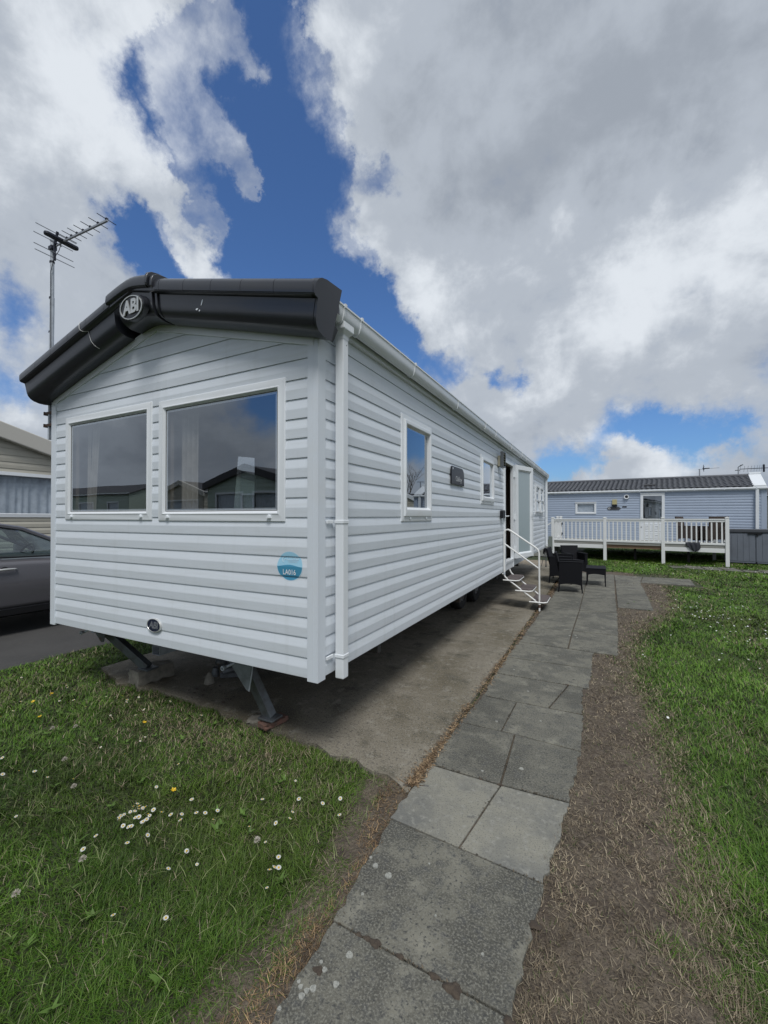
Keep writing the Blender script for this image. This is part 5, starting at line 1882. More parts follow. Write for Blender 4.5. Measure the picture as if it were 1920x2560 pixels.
for (x, z) in ((0.024, 0.600), (0.604, 0.085)):
    mb = MB()
    mb.tube([o_(x, YN, z - 0.025), o_(x, YN, z + 0.025)], 0.019, 10)
    mb.tube([o_(x, YN - 0.026, z), o_(x, YN + 0.02, z)], 0.007, 6)
    mb.build('collar', MAT['rust'] if z < 0.3 else MAT['galv'], st, smooth=40)

# ---- rattan garden set
def rattan_chair(width, depth, m, mc, name, label, cat, group, arm=0.635, back=0.835, seat=0.42):
    """faces local +x, y is the width"""
    r = empty(name)
    tag(r, label, cat, group)
    hw, hd = width / 2, depth / 2
    for sy in (-1, 1):
        y0, y1 = (sy * hw, sy * (hw - 0.07))
        if y0 > y1:
            y0, y1 = y1, y0
        # woven side panel with an arched lower edge
        mb = MB()
        n = 10
        top = [(-hd + 0.01, arm), (hd, arm)]
        low = [(hd - 0.01 - (2 * hd - 0.02) * i / n, 0.155 + 0.032 * math.sin(math.pi * i / n)) for i in range(n + 1)]
        mb.prism(top + low, lambda a, b: (a, y0, b), lambda a, b: (a, y1, b))
        mb.build('side_panel', m, r, bevel=0.008)
        mb = MB()
        mb.box(-hd - 0.005, hd + 0.012, y0 - 0.006, y1 + 0.006, arm, arm + 0.022)
        mb.build('armrest', m, r, bevel=0.008)
        for (x, tz) in ((-hd + 0.018, -0.012), (hd - 0.018, 0.014)):
            mb = MB()
            yc = sy * (hw - 0.02)
            mb.tube([(x, yc, 0.20), (x + tz, yc + sy * 0.004, 0.0)], 0.017, 4, square=True)
            mb.build('leg', m, r)
    mb = MB()
    mb.box(-hd + 0.03, hd - 0.01, -hw + 0.075, hw - 0.075, seat - 0.07, seat - 0.008)
    mb.build('seat', m, r, bevel=0.006)
    mb = MB()
    n = 8
    mb.prism([(-hw + 0.075, seat - 0.07), (-hw + 0.075, 0.16)] + [(-hw + 0.075 + (2 * hw - 0.15) * i / n, 0.16 + 0.03 * math.sin(math.pi * i / n)) for i in range(1, n)] + [(hw - 0.075, 0.16), (hw - 0.075, seat - 0.07)], lambda a, b: (hd - 0.03, a, b), lambda a, b: (hd - 0.005, a, b))
    mb.build('front_apron', m, r)
    ns = 2 if width > 0.75 else 1
    for k in range(ns):
        ya = -hw + 0.08 + k * (2 * hw - 0.16) / ns
        mb = MB()
        mb.box(-hd + 0.07, hd - 0.005, ya + 0.004, ya + (2 * hw - 0.16) / ns - 0.004, seat - 0.006, seat + 0.045)
        mb.build('seat_cushion', mc, r, bevel=0.018)
    mb = MB()
    ba = [(-hd + 0.03, 0.17), (-hd + 0.055, 0.17), (-hd + 0.06, seat), (-hd - 0.035, back), (-hd - 0.085, back), (-hd + 0.005, seat)]
    mb.prism(ba, lambda a, b: (a, -hw + (0.02 if b > 0.5 else 0.072), b), lambda a, b: (a, hw - (0.02 if b > 0.5 else 0.072), b))
    mb.build('backrest', m, r, bevel=0.010)
    return r


c1 = rattan_chair(0.52, 0.47, MAT['rattan'], MAT['cushion'], 'rattan_armchair', 'black rattan armchair nearest the entrance steps, its side panel to the camera', 'armchair', 'black rattan garden set')
c1.location, c1.rotation_euler = (0.945, 7.895, 0), (0, 0, 0.06)
c1.location.z = 0.002
c2 = rattan_chair(0.98, 0.50, MAT['rattan'], MAT['cushion'], 'rattan_sofa', 'two-seat black rattan sofa behind the nearest armchair, backed by the white caravan', 'sofa', 'black rattan garden set')
c2.location, c2.rotation_euler = (0.665, 9.345, 0.002), (0, 0, 0.0)
c3 = copy_tree(c1)
c3['label'] = 'black rattan armchair behind the low table, its seat turned to the camera'
c3.location, c3.rotation_euler = (0.90, 10.36, 0.002), (0, 0, math.radians(-62))
tb = empty('rattan_table', (1.44, 9.225, 0.002))
tag(tb, 'low black rattan table with flat top beside the armchairs', 'table', 'black rattan garden set')
mb = MB()
mb.box(-0.212, 0.212, -0.362, 0.362, 0.395, 0.413)
mb.build('table_top', MAT['cushion'], tb, bevel=0.004)
for s in (-1, 1):
    n = 8
    mb = MB()
    mb.prism([(-0.205, 0.3945), (-0.205, 0.25)] + [(-0.205 + 0.41 * i / n, 0.25 + 0.03 * math.sin(math.pi * i / n)) for i in range(1, n)] + [(0.205, 0.25), (0.205, 0.3945)], lambda a, b: (a, s * 0.355, b), lambda a, b: (a, s * 0.325, b))
    mb.build('apron', MAT['rattan'], tb)
    mb = MB()
    mb.prism([(-0.3245, 0.3945), (-0.3245, 0.25)] + [(-0.3245 + 0.649 * i / n, 0.25 + 0.03 * math.sin(math.pi * i / n)) for i in range(1, n)] + [(0.3245, 0.25), (0.3245, 0.3945)], lambda a, b: (s * 0.205, a, b), lambda a, b: (s * 0.175, a, b))
    mb.build('apron', MAT['rattan'], tb)
    for sy in (-1, 1):
        mb = MB()
        mb.tube([(s * 0.19, sy * 0.34, 0.26), (s * 0.195, sy * 0.345, 0)], 0.017, 4, square=True)
        mb.build('leg', MAT['rattan'], tb)


# ---- supports and bits under the caravan
def rough_block(name, lx, ly, lz, m, loc, rot, rough=0.006):
    bm = bmesh.new()
    bmesh.ops.create_cube(bm, size=1)
    bmesh.ops.subdivide_edges(bm, edges=bm.edges[:], cuts=5, use_grid_fill=True)
    for v in bm.verts:
        e = sum(1 for q in v.co if abs(abs(q) - 0.5) < 1e-4)
        v.co = Vector((v.co.x * lx, v.co.y * ly, v.co.z * lz + lz / 2))
        amp = rough * (2.2 if e >= 2 else 0.8)
        d = Vector((v.co.x / lx, v.co.y / ly, (v.co.z - lz / 2) / lz))
        v.co -= d * random.random() * amp * 2
    me = bpy.data.meshes.new(name)
    bm.to_mesh(me)
    bm.free()
    me.materials.append(m)
    me.polygons.foreach_set('use_smooth', [True] * len(me.polygons))
    me.set_sharp_from_angle(angle=math.radians(40))
    o = put(name, me, None, loc, rot)
    return o


tag(rough_block('concrete_block', 0.200, 0.36, 0.142, MAT['blockwork'], (-2.345, 0.525, -0.004), (0, 0, math.radians(-6)), 0.008), 'chipped pale concrete block under the left corner steady of the white caravan', 'block')
tag(rough_block('brick', 0.115, 0.215, 0.050, MAT['brick'], (-0.690, 0.382, -0.002), (0, 0, math.radians(-10))), 'worn red brick under the right corner steady of the white caravan', 'brick')
tag(rough_block('stone', 0.10, 0.11, 0.026, MAT['blockwork'], (-0.86, 0.365, -0.006), (0.05, 0, 0.5), 0.008), 'flat grey stone lying against the red brick', 'stone')
hb = empty('tow_hitch', (-1.70, 0.78, 0))
tag(hb, 'dusty tow hitch with rounded head lying under the white caravan', 'hitch')
mb = MB()
mb.lathe([(0.0001, 0.10), (0.018, 0.092), (0.038, 0.05), (0.05, 0.0)], (-0.07, -0.07, 0), n=14)
mb.build('foot', MAT['blockwork'], hb, smooth=60)
mb = MB()
mb.lathe([(0.030, 0.06), (0.034, 0.09), (0.026, 0.12), (0.024, 0.14)], (-0.035, -0.03, 0), n=14)
mb.lathe([(0.0001, 0.228), (0.034, 0.218), (0.052, 0.185), (0.050, 0.16), (0.03, 0.14)], (-0.02, 0.02, 0), n=16)
mb.build('head', MAT['galv_dull'], hb, smooth=60)
mb = MB()
mb.box(0.0, 0.26, -0.03, 0.03, 0.045, 0.085, M=Matrix.Rotation(math.radians(35), 4, 'Z'))
mb.box(0.03, 0.15, 0.05, 0.13, 0.10, 0.19, M=Matrix.Rotation(math.radians(25), 4, 'Z'))
mb.tube([(0.03, 0.0, 0.10), (0.14, 0.10, 0.12), (0.45, 0.9, 0.35), (0.6, 1.4, 0.45)], 0.035, 8)
mb.build('drawbar', MAT['galv_dull'], hb, bevel=0.004)
mb = MB()
for k in range(26):
    x, y, s = -1.62 + random.gauss(0, 0.16), 0.56 + random.gauss(0, 0.07), random.uniform(0.008, 0.022)
    mb.quad(*[(x + s * math.cos(a) * random.uniform(0.5, 1), y + s * math.sin(a) * random.uniform(0.4, 1), 0.004 + random.uniform(0, 0.014)) for a in (0, 1.2, 2.4, 3.6, 4.9)])
tag(mb.build('dead_leaves', MAT['moss']), kind='stuff')
gp = MB()
gp.prism([(-0.075, 0)] + [(0.075, 0)] + [(0.075 - 0.03 + 0.03 * math.cos(a), 0.505 + 0.03 * math.sin(a)) for a in [i * math.pi / 10 for i in range(6)]] + [(-0.045 + 0.03 * math.cos(a), 0.505 + 0.03 * math.sin(a)) for a in [math.pi / 2 + i * math.pi / 10 for i in range(6)]], lambda a, b: (a, 0.0, b), lambda a, b: (a, -0.025, b))
gpo = gp.build('leaning_board', MAT['green_panel'], None, bevel=0.004)
gpo.location, gpo.rotation_euler = (-0.165, 15.3, 0.37), (0, 0, -0.16)
tag(gpo, 'grey-green board with rounded top beside the left white deck post', 'board')

# ================================================================== THE DECK AND BLUE CARAVAN BEHIND
ANG = math.atan2(-0.162, 0.987)
P0 = (1.712, 16.238, 0)
dk = empty('decking', P0, (0, 0, ANG))
tag(dk, 'raised white deck with spindle balustrade in front of the blue-grey caravan', 'deck')
HP = 1.645
DD = 2.64
FL = 0.69


def deck_post(s, d, z0=-0.03, ztop=HP, w=0.105, name='post'):
    mb = MB()
    mb.box(s - w / 2, s + w / 2, d - w / 2, d + w / 2, z0, ztop - 0.035)
    p = mb.build(name, MAT['deck_white'], dk, bevel=0.008)
    mb = MB()
    h = w / 2 + 0.008
    mb.box(s - h, s + h, d - h, d + h, ztop - 0.0345, ztop - 0.010)
    rows = [[(s - h, d - h, ztop - 0.010), (s + h, d - h, ztop - 0.010), (s + h, d + h, ztop - 0.010), (s - h, d + h, ztop - 0.010)], [(s - 0.01, d - 0.01, ztop + 0.006), (s + 0.01, d - 0.01, ztop + 0.006), (s + 0.01, d + 0.01, ztop + 0.006), (s - 0.01, d + 0.01, ztop + 0.006)]]
    mb.grid(rows, close_v=True)
    mb.quad(*rows[1])
    mb.build('post_cap', MAT['deck_white'], p, bevel=0.003)
    return p


PS_ = [-1.93, 0.0, 1.875, 3.665]
for s in PS_:
    deck_post(s, 0.0)
deck_post(3.40, DD, ztop=1.66)
for (s, d) in ((-2.12, 1.55), (-1.985, 1.55)):
    deck_post(s, d, z0=FL, ztop=1.70, w=0.10, name='gate_post')
spm = None
for bi, (a, b) in enumerate(zip(PS_[:-1], PS_[1:])):
    a, b = a + 0.053, b - 0.053
    mb = MB()
    mb.box(a, b, -0.026, 0.026, 1.475, 1.545)
    mb.box(a, b, -0.044, 0.044, 1.5455, 1.585)
    mb.build('top_rail', MAT['deck_white'], dk, bevel=0.006)
    mb = MB()
    mb.box(a, b, -0.032, 0.032, 0.695, 0.765)
    mb.build('bottom_rail', MAT['deck_white'], dk, bevel=0.006)
    ns = 12
    for i in range(ns):
        x = a + (b - a) * (i + 0.6) / (ns + 0.2)
        if spm is None:
            mb = MB()
            mb.box(-0.021, 0.021, -0.018, 0.018, 0.7655, 1.4745)
            o = mb.build('spindle', MAT['deck_white'], dk)
            spm = o.data
            o.location = (x, 0, 0)
        else:
            put('spindle', spm, dk, (x, 0, 0))
    mb = MB()
    mb.box(a, b, -0.012, 0.012, 0.600, 0.690)
    mb.build('deck_edge', MAT['deck_edge'], dk)
    mb = MB()
    if bi == 1:
        mb.box(a, b, 0.04, 0.085, 0.470, 0.598)
        mb.build('joist', MAT['timber'], dk)
    else:
        mb.box(a, b, -0.028, -0.004, 0.440, 0.588)
        mb.build('fascia_board', MAT['deck_white'], dk, bevel=0.004)
for i in range(18):
    mb = MB()
    y = 0.02 + i * 0.147
    mb.box(PS_[0] - 0.04, PS_[-1] + 0.04, y, y + 0.140, 0.660, FL)
    mb.build('deck_board', MAT['deck_edge'], dk)
mb = MB()
for s in (-1.4, 0.9, 2.6):
    mb.box(s - 0.04, s + 0.04, 1.0, 1.08, -0.03, 0.50)
for y in (0.2, 1.3, 2.5):
    mb.box(PS_[0], PS_[-1], y + 0.09, y + 0.13, 0.50, 0.659)
mb.build('substructure', MAT['chassis'], dk)
# side balustrade on the right and gate on the left
mb = MB()
mb.box(3.64, 3.69, 0.06, DD, 1.475, 1.585)
mb.box(3.64, 3.69, 0.06, DD, 0.70, 0.765)
mb.build('side_rail', MAT['deck_white'], dk, bevel=0.006)
for i in range(14):
    o = put('spindle', spm, dk, (3.665, 0.18 + i * 0.17, 0))
gt = MB()
gt.box(-2.00, -1.94, 0.10, 1.49, 1.475, 1.55)
gt.box(-2.00, -1.94, 0.10, 1.49, 0.75, 0.82)
for i in range(9):
    gt.box(-1.99, -1.95, 0.16 + i * 0.16, 0.20 + i * 0.16, 0.8205, 1.4745)
gate = gt.build('gate', MAT['deck_white'], dk)
mb = MB()
for z in (0.93, 1.37):
    mb.box(-1.93, -1.90, 1.44, 1.499, z - 0.05, z + 0.05)
mb.build('gate_hinge', MAT['dark_plastic'], gate)
mb = MB()
mb.tube([(-1.96, 0.0, 1.44), (-2.75, 0.0, 0.90)], 0.03, 4, square=True)
mb.tube([(-2.75, 0.0, 0.90), (-2.75, 0.0, 0.0)], 0.045, 4, square=True)
mb.build('stair_handrail', MAT['deck_white'], dk)
mb = MB()
for i in range(3):
    mb.box(-2.75 + i * 0.26, -1.99, 0.1, 1.3, 0.17 * i, 0.17 * (i + 1) - 0.002)
mb.build('stair', MAT['deck_edge'], dk)

# brown rattan furniture on the deck
q1 = rattan_chair(0.66, 0.60, MAT['rattan_brown'], MAT['rattan_brown'], 'rattan_armchair', 'brown wicker armchair on the white deck nearest the middle posts', 'armchair', 'brown wicker set on the deck', arm=0.62, back=0.98)


def on_deck(s, d, z=FL):
    return (P0[0] + s * math.cos(ANG) - d * math.sin(ANG), P0[1] + s * math.sin(ANG) + d * math.cos(ANG), z)


q1.location, q1.rotation_euler = on_deck(2.66, 0.95), (0, 0, ANG - 0.35)
q2 = copy_tree(q1)
q2['label'] = 'brown wicker armchair on the white deck next to the right corner post'
q2.location, q2.rotation_euler = on_deck(3.30, 0.85), (0, 0, ANG + math.radians(118))
qt = empty('wicker_table', on_deck(3.0, 1.45), (0, 0, ANG))
tag(qt, 'brown wicker table on the deck between the two wicker armchairs', 'table', 'brown wicker set on the deck')
mb = MB()
mb.box(-0.36, 0.36, -0.28, 0.28, 0.58, 0.62)
mb.build('table_top', MAT['rattan_brown'], qt, bevel=0.005)
mb = MB()
mb.box(-0.33, 0.33, -0.25, 0.25, 0.10, 0.5795)
mb.build('table_base', MAT['rattan_brown'], qt)
# dark cloth hanging over the deck edge
mb = MB()
rows = []
for j in range(9):
    t = j / 8
    z = 0.700 - 0.235 * t
    wl_, wr_ = 0.20 * (1 - t) ** 0.5 + 0.03, 0.17 * (1 - t ** 3) + 0.005
    rows.append([(-wl_ + (wl_ + wr_) * i / 12 + 0.06 * t, -0.05 - 0.018 * math.sin(i * 1.5 + 2 * t) - 0.03 * math.sin(math.pi * i / 12) * t, z - 0.02 * math.sin(math.pi * i / 12) * t) for i in range(13)])
mb.grid([[(p[0], 0.04, 0.768) for p in rows[0]], [(p[0], -0.036, 0.768) for p in rows[0]]] + rows)
clo = mb.build('hanging_cloth', MAT['cloth'], None, smooth=80)
clo.location, clo.rotation_euler = on_deck(2.76, 0, 0), (0, 0, ANG)
so = clo.modifiers.new('thickness', 'SOLIDIFY')
so.thickness = 0.006
tag(clo, 'black cloth hanging over the edge of the white deck', 'cloth')

# ---- grey resin storage box
sb = empty('storage_box', on_deck(4.42, 1.45, 0), (0, 0, ANG))
tag(sb, 'grey resin storage box with double doors right of the white deck', 'storage box')
mb = MB()
mb.box(-0.74, 0.90, 0.03, 0.80, 0.02, 1.105)
mb.build('body', MAT['storage'], sb)
for (a, b) in ((-0.735, -0.012 + 0.09), (0.012 + 0.08, 0.90)):
    mb = MB()
    mb.box(a, b, 0.005, 0.0295, 0.03, 1.095)
    dr = mb.build('door', MAT['storage'], sb, bevel=0.004)
    nb = 5
    for i in range(nb):
        xa = a + 0.012 + (b - a - 0.024) * i / nb
        mb = MB()
        mb.box(xa + 0.004, a + 0.012 + (b - a - 0.024) * (i + 1) / nb - 0.004, -0.004, 0.0048, 0.09, 1.04)
        mb.build('panel', MAT['storage'], dr, bevel=0.003)
mb = MB()
mb.box(-0.77, 0.93, -0.03, 0.83, 1.106, 1.225)
mb.build('lid', MAT['storage_dark'], sb, bevel=0.02)
mb = MB()
mb.box(-0.12, 0.26, -0.04, -0.006, 1.052, 1.098)
mb.box(0.10, 0.16, -0.036, -0.006, 0.985, 1.0515)
mb.box(0.09, 0.12, -0.03, -0.006, 0.035, 0.09)
mb.build('latch', MAT['dark_plastic'], sb, bevel=0.004)

# ---- blue-grey caravan
bv = empty('blue_caravan', P0, (0, 0.010, ANG))
tag(bv, 'blue-grey clad static caravan with a tiled roof behind the white deck', 'caravan')
YW = 2.72
B0, B1 = -6.5, 4.92
BZ0, BZ1 = 0.56, 2.785
BP = (BZ1 - BZ0) / 21
PB = lambda u, d, z: (u, YW - d, z)
BPROF = [(0.0, 0.016), (0.08, 0.017), (0.5, 0.018), (0.92, 0.006), (1.0, 0.001)]
BD = (0.925, 1.785, 0.665, 2.665)
BW = (-1.650, -0.775, 1.795, 2.330)
for k in range(21):
    boards('cladding_board', MAT['bluewall'], bv, PB, BZ0 + k * BP, BP, segments(B0, B1 - 0.15, BZ0 + k * BP, BP, [(BD[0] + .02, BD[1] - .02, 0.4, BD[3] - .02), (BW[0] + .03, BW[1] - .03, BW[2] + .03, BW[3] - .03)]), prof=BPROF)
mb = MB()
mb.box(B1 - 0.16, B1, YW - 0.03, YW + 0.12, BZ0 - 0.02, BZ1)
mb.build('corner_trim', MAT['bluewall'], bv, bevel=0.006)
mb = MB()
mb.quad((B1 - 0.02, YW + 0.1, BZ0), (B1 - 0.02, YW + 3.4, BZ0), (B1 - 0.02, YW + 3.4, BZ1), (B1 - 0.02, YW + 1.75, BZ1 + 0.55), (B1 - 0.02, YW + 0.1, BZ1))
mb.quad((B0, YW + 0.02, BZ0), (B0, YW + 3.4, BZ0), (B0, YW + 3.4, BZ1), (B0, YW + 1.75, BZ1 + 0.55), (B0, YW + 0.02, BZ1))
mb.quad((B0, YW + 3.4, BZ0), (B1, YW + 3.4, BZ0), (B1, YW + 3.4, BZ1), (B0, YW + 3.4, BZ1))
mb.quad((B0, YW + 0.01, BZ0 + 0.02), (B1 - .05, YW + 0.01, BZ0 + 0.02), (B1 - .05, YW + 3.4, BZ0 + 0.02), (B0, YW + 3.4, BZ0 + 0.02))
mb.quad((B0, YW + 1.2, BZ0), (B1 - .05, YW + 1.2, BZ0), (B1 - .05, YW + 1.2, BZ1), (B0, YW + 1.2, BZ1))
mb.build('rear_wall', MAT['bluewall'], bv)
# pressed tile roof: wavy courses with a lip at every step
mb = MB()
RZ0, RZ1, RY0, RY1 = 2.845, 3.365, YW - 0.09, YW + 1.62
NC = 7
R0, R1 = B0 - 0.05, 4.42 + 0.14
dx = 0.0235
nx = int((R1 - R0) / dx)
for c in range(NC):
    t0, t1 = c / NC, (c + 1) / NC
    rows = []
    for (t, lift, back) in ((t0, -0.006, 0.05), (t0, 0.014, 0.035), (t0, 0.016, -0.012), (t0, 0.046, -0.012), (t0 + (t1 - t0) * 0.5, 0.024, 0), (t1 + 0.02, 0.000, 0)):
        row = []
        for i in range(nx + 1):
            x = R0 + i * dx
            wv = 0.5 + 0.5 * math.sin(2 * math.pi * x / 0.188 + c * 0.35)
            wv = wv ** 1.3
            row.append((x + (0.0 if t == t0 else 0.0), RY0 + (RY1 - RY0) * t + back - (0.045 * wv if t == t0 else 0), RZ0 + (RZ1 - RZ0) * t + lift + 0.036 * wv - (0.0 if t != t0 else 0.014 * wv)))
        rows.append(row)
    mb.grid(rows)
roof = mb.build('roof', MAT['tiles'], bv, smooth=50, merge=False)
mb = MB()
mb.tube([(R0, RY1, RZ1 + 0.045), (R1 - 0.02, RY1, RZ1 + 0.045)], 0.07, 8)
mb.build('ridge', MAT['tiles'], roof, smooth=50)
mb = MB()
mb.quad((R0, RY1, RZ1 + 0.02), (R1, RY1, RZ1 + 0.02), (R1, YW + 3.5, RZ0), (R0, YW + 3.5, RZ0))
mb.quad((R0, RY0 + .03, RZ0 - 0.03), (R1, RY0 + .03, RZ0 - 0.03), (R1, RY1, RZ1 - 0.05), (R0, RY1, RZ1 - 0.05))
mb.build('roof_underside', MAT['roof_dark'], bv)
mb = MB()
a, b = 4.40, 4.985
mb.prism([(RY0 - 0.02, RZ0 - 0.02), (RY1 + 0.05, RZ1 + 0.08), (RY1 + 0.05, RZ1 + 0.125), (RY0 - 0.02, RZ0 + 0.055)], lambda p, q: (4.52, p, q), lambda p, q: (4.90, p, q))
mb.box(4.53, 4.905, RY1 - 0.10, RY1 + 0.14, RZ1 + 0.085, RZ1 + 0.16)
mb.build('verge_cap', MAT['upvc'], bv, bevel=0.012)
mb = MB()
yv = RY0 + (RY1 - RY0) * 0.20
mb.prism([(yv, RZ0 + 0.13), (yv + 0.30, RZ0 + 0.24), (yv + 0.30, RZ0 + 0.27), (yv, RZ0 + 0.20)], lambda p, q: (1.04, p, q), lambda p, q: (1.42, p, q))
mb.build('roof_vent', MAT['gasket'], bv)
mb = MB()
mb.box(B0, B1 + 0.06, YW - 0.125, YW - 0.02, BZ1 - 0.035, BZ1 + 0.05)
bg_ = mb.build('gutter', MAT['upvc'], bv, bevel=0.025)
mb = MB()
mb.box(B0, B1, YW - 0.05, YW - 0.002, BZ1 - 0.06, BZ1 + 0.06)
mb.build('eaves_board', MAT['upvc'], bv)
for i in range(12):
    mb = MB()
    x = -5.6 + i * 0.93
    mb.box(x - 0.012, x + 0.012, YW - 0.133, YW - 0.03, BZ1 - 0.045, BZ1 + 0.055)
    mb.build('gutter_clip', MAT['upvc'], bg_)
mb = MB()
mb.box(4.60, 4.695, YW - 0.11, YW - 0.03, 0.6, BZ1 - 0.0355)
mb.build('downpipe', MAT['upvc'], bv, bevel=0.006)
# door
mb = MB()
mb.box(BD[0], BD[0] + 0.10, YW - 0.05, YW + 0.03, BD[2], BD[3])
mb.box(BD[1] - 0.10, BD[1], YW - 0.05, YW + 0.03, BD[2], BD[3])
mb.box(BD[0] + 0.1005, BD[1] - 0.1005, YW - 0.05, YW + 0.03, BD[3] - 0.10, BD[3])
mb.box(BD[0] - 0.01, BD[1] + 0.01, YW - 0.07, YW - 0.0505, BD[3] - 0.01, BD[3] + 0.025)
mb.box(BD[0] + 0.1005, BD[1] - 0.1005, YW - 0.045, YW + 0.02, BD[2], BD[2] + 0.84)
dr = mb.build('door', MAT['upvc'], bv, bevel=0.006)
for za, zb2 in ((0.78, 1.02), (1.09, 1.40)):
    for xa in (1.055, 1.365):
        mb = MB()
        frame(mb, lambda u, d, z: (u, YW - 0.045 - d, z), xa, xa + 0.285, za, zb2, [(0, 0.0), (0.0, 0.012), (0.02, 0.014), (0.03, 0.002), (0.045, 0.002), (0.06, 0.012), (0.1, 0.012)])
        mb.build('door_panel', MAT['upvc'], dr, bevel=0.003)
mb = MB()
mb.quad((BD[0] + 0.1, YW - 0.01, BD[2] + 0.84), (BD[1] - 0.1, YW - 0.01, BD[2] + 0.84), (BD[1] - 0.1, YW - 0.01, BD[3] - 0.1), (BD[0] + 0.1, YW - 0.01, BD[3] - 0.1))
mb.build('pane', MAT['glass_side'], dr)
mb = MB()
mb.tube([(BD[0] + 0.05, YW - 0.05, 1.605), (BD[0] + 0.05, YW - 0.10, 1.605), (BD[0] + 0.19, YW - 0.10, 1.605)], 0.012, 6)
mb.box(BD[0] + 0.035, BD[0] + 0.065, YW - 0.06, YW - 0.0505, 1.50, 1.66)
mb.build('handle', MAT['chrome'], dr)
mb = MB()
mb.box(BD[0] + 0.02, BD[0] + 0.06, YW - 0.065, YW - 0.0505, 1.235, 1.262)
mb.build('lock', MAT['gasket'], dr)
mb = MB()
rows = []
for z in (1.5, 2.6):
    rows.append([(1.46 + 0.24 * i / 24, YW + 0.06 + 0.015 * math.sin(i * 1.6), z) for i in range(25)])
mb.grid(rows)
mb.build('curtain', MAT['net'], bv, smooth=80)
# window
mb = MB()
frame(mb, PB, BW[0], BW[1], BW[2], BW[3], [(0, -0.01), (0, 0.035), (0.01, 0.042), (0.07, 0.042), (0.085, 0.03), (0.09, 0.0)])
mb.box(BW[0] - 0.01, BW[1] + 0.01, YW - 0.065, YW - 0.0425, BW[3] - 0.02, BW[3] + 0.012)
wd = mb.build('window', MAT['upvc'], bv, bevel=0.004)
mb = MB()
mb.quad((BW[0] + 0.08, YW - 0.004, BW[2] + 0.08), (BW[1] - 0.08, YW - 0.004, BW[2] + 0.08), (BW[1] - 0.08, YW - 0.004, BW[3] - 0.08), (BW[0] + 0.08, YW - 0.004, BW[3] - 0.08))
mb.build('pane', MAT['glass_clear'], wd)
mb = MB()
mb.quad((BW[0], YW + 0.04, BW[2]), (BW[1], YW + 0.04, BW[2]), (BW[1], YW + 0.04, BW[3]), (BW[0], YW + 0.04, BW[3]))
mb.build('blind', MAT['net'], wd)
# lamp, flue, plaque, number
mb = MB()
mb.box(-0.135, 0.045, YW - 0.07, YW - 0.0, 2.215, 2.435)
lp = mb.build('outside_lamp', MAT['brass'], bv, bevel=0.008)
mb = MB()
mb.box(-0.145, 0.055, YW - 0.085, YW - 0.0, 2.135, 2.214)
mb.build('lamp_base', MAT['dark_plastic'], lp, bevel=0.006)
mb = MB()
mb.lathe([(0.062, 0.02), (0.062, -0.07), (0.095, -0.075), (0.098, -0.06), (0.098, 0.0)], (0.415, YW - 0.02, 2.545), 'y', 24)
fl = mb.build('flue', MAT['upvc'], bv, smooth=40)
mb = MB()
mb.lathe([(0.0001, -0.04), (0.061, -0.04)], (0.415, YW - 0.02, 2.545), 'y', 20)
mb.build('flue_grille', MAT['gasket'], fl)
mb = MB()
mb.prism([(-0.345, 2.045), (-0.29, 1.975), (0.12, 1.975), (0.20, 2.045), (0.12, 2.115), (-0.29, 2.115)], lambda a, b: (a, YW - 0.018, b), lambda a, b: (a, YW - 0.032, b))
pl = mb.build('name_plate', MAT['storage_dark'], bv, bevel=0.004)
mb = MB()
add_text(mb, 'Luxe', 0.115, lambda a, b, c: (-0.055 + a, YW - 0.0335 - c, 2.043 + b), extrude=0.0005)
mb.build('plate_lettering', MAT['rattan_brown'], pl)
mb = MB()
ring = lambda k, y: [(-0.255 + 0.044 * k * math.cos(t), y, 2.045 + 0.044 * k * math.sin(t)) for t in [2 * math.pi * i / 20 for i in range(20)]]
mb.grid([ring(1, YW - 0.0335), ring(1, YW - 0.037), ring(0.55, YW - 0.037), ring(0.55, YW - 0.0335)], close_v=True)
mb.build('plate_emblem', MAT['chrome'], pl)
mb = MB()
add_text(mb, '6020', 0.085, lambda a, b, c: (0.33 + a, YW - 0.021 - c, 2.105 + b), extrude=0.0008, offset=0.005)
mb.build('pitch_number', MAT['gasket'], bv)


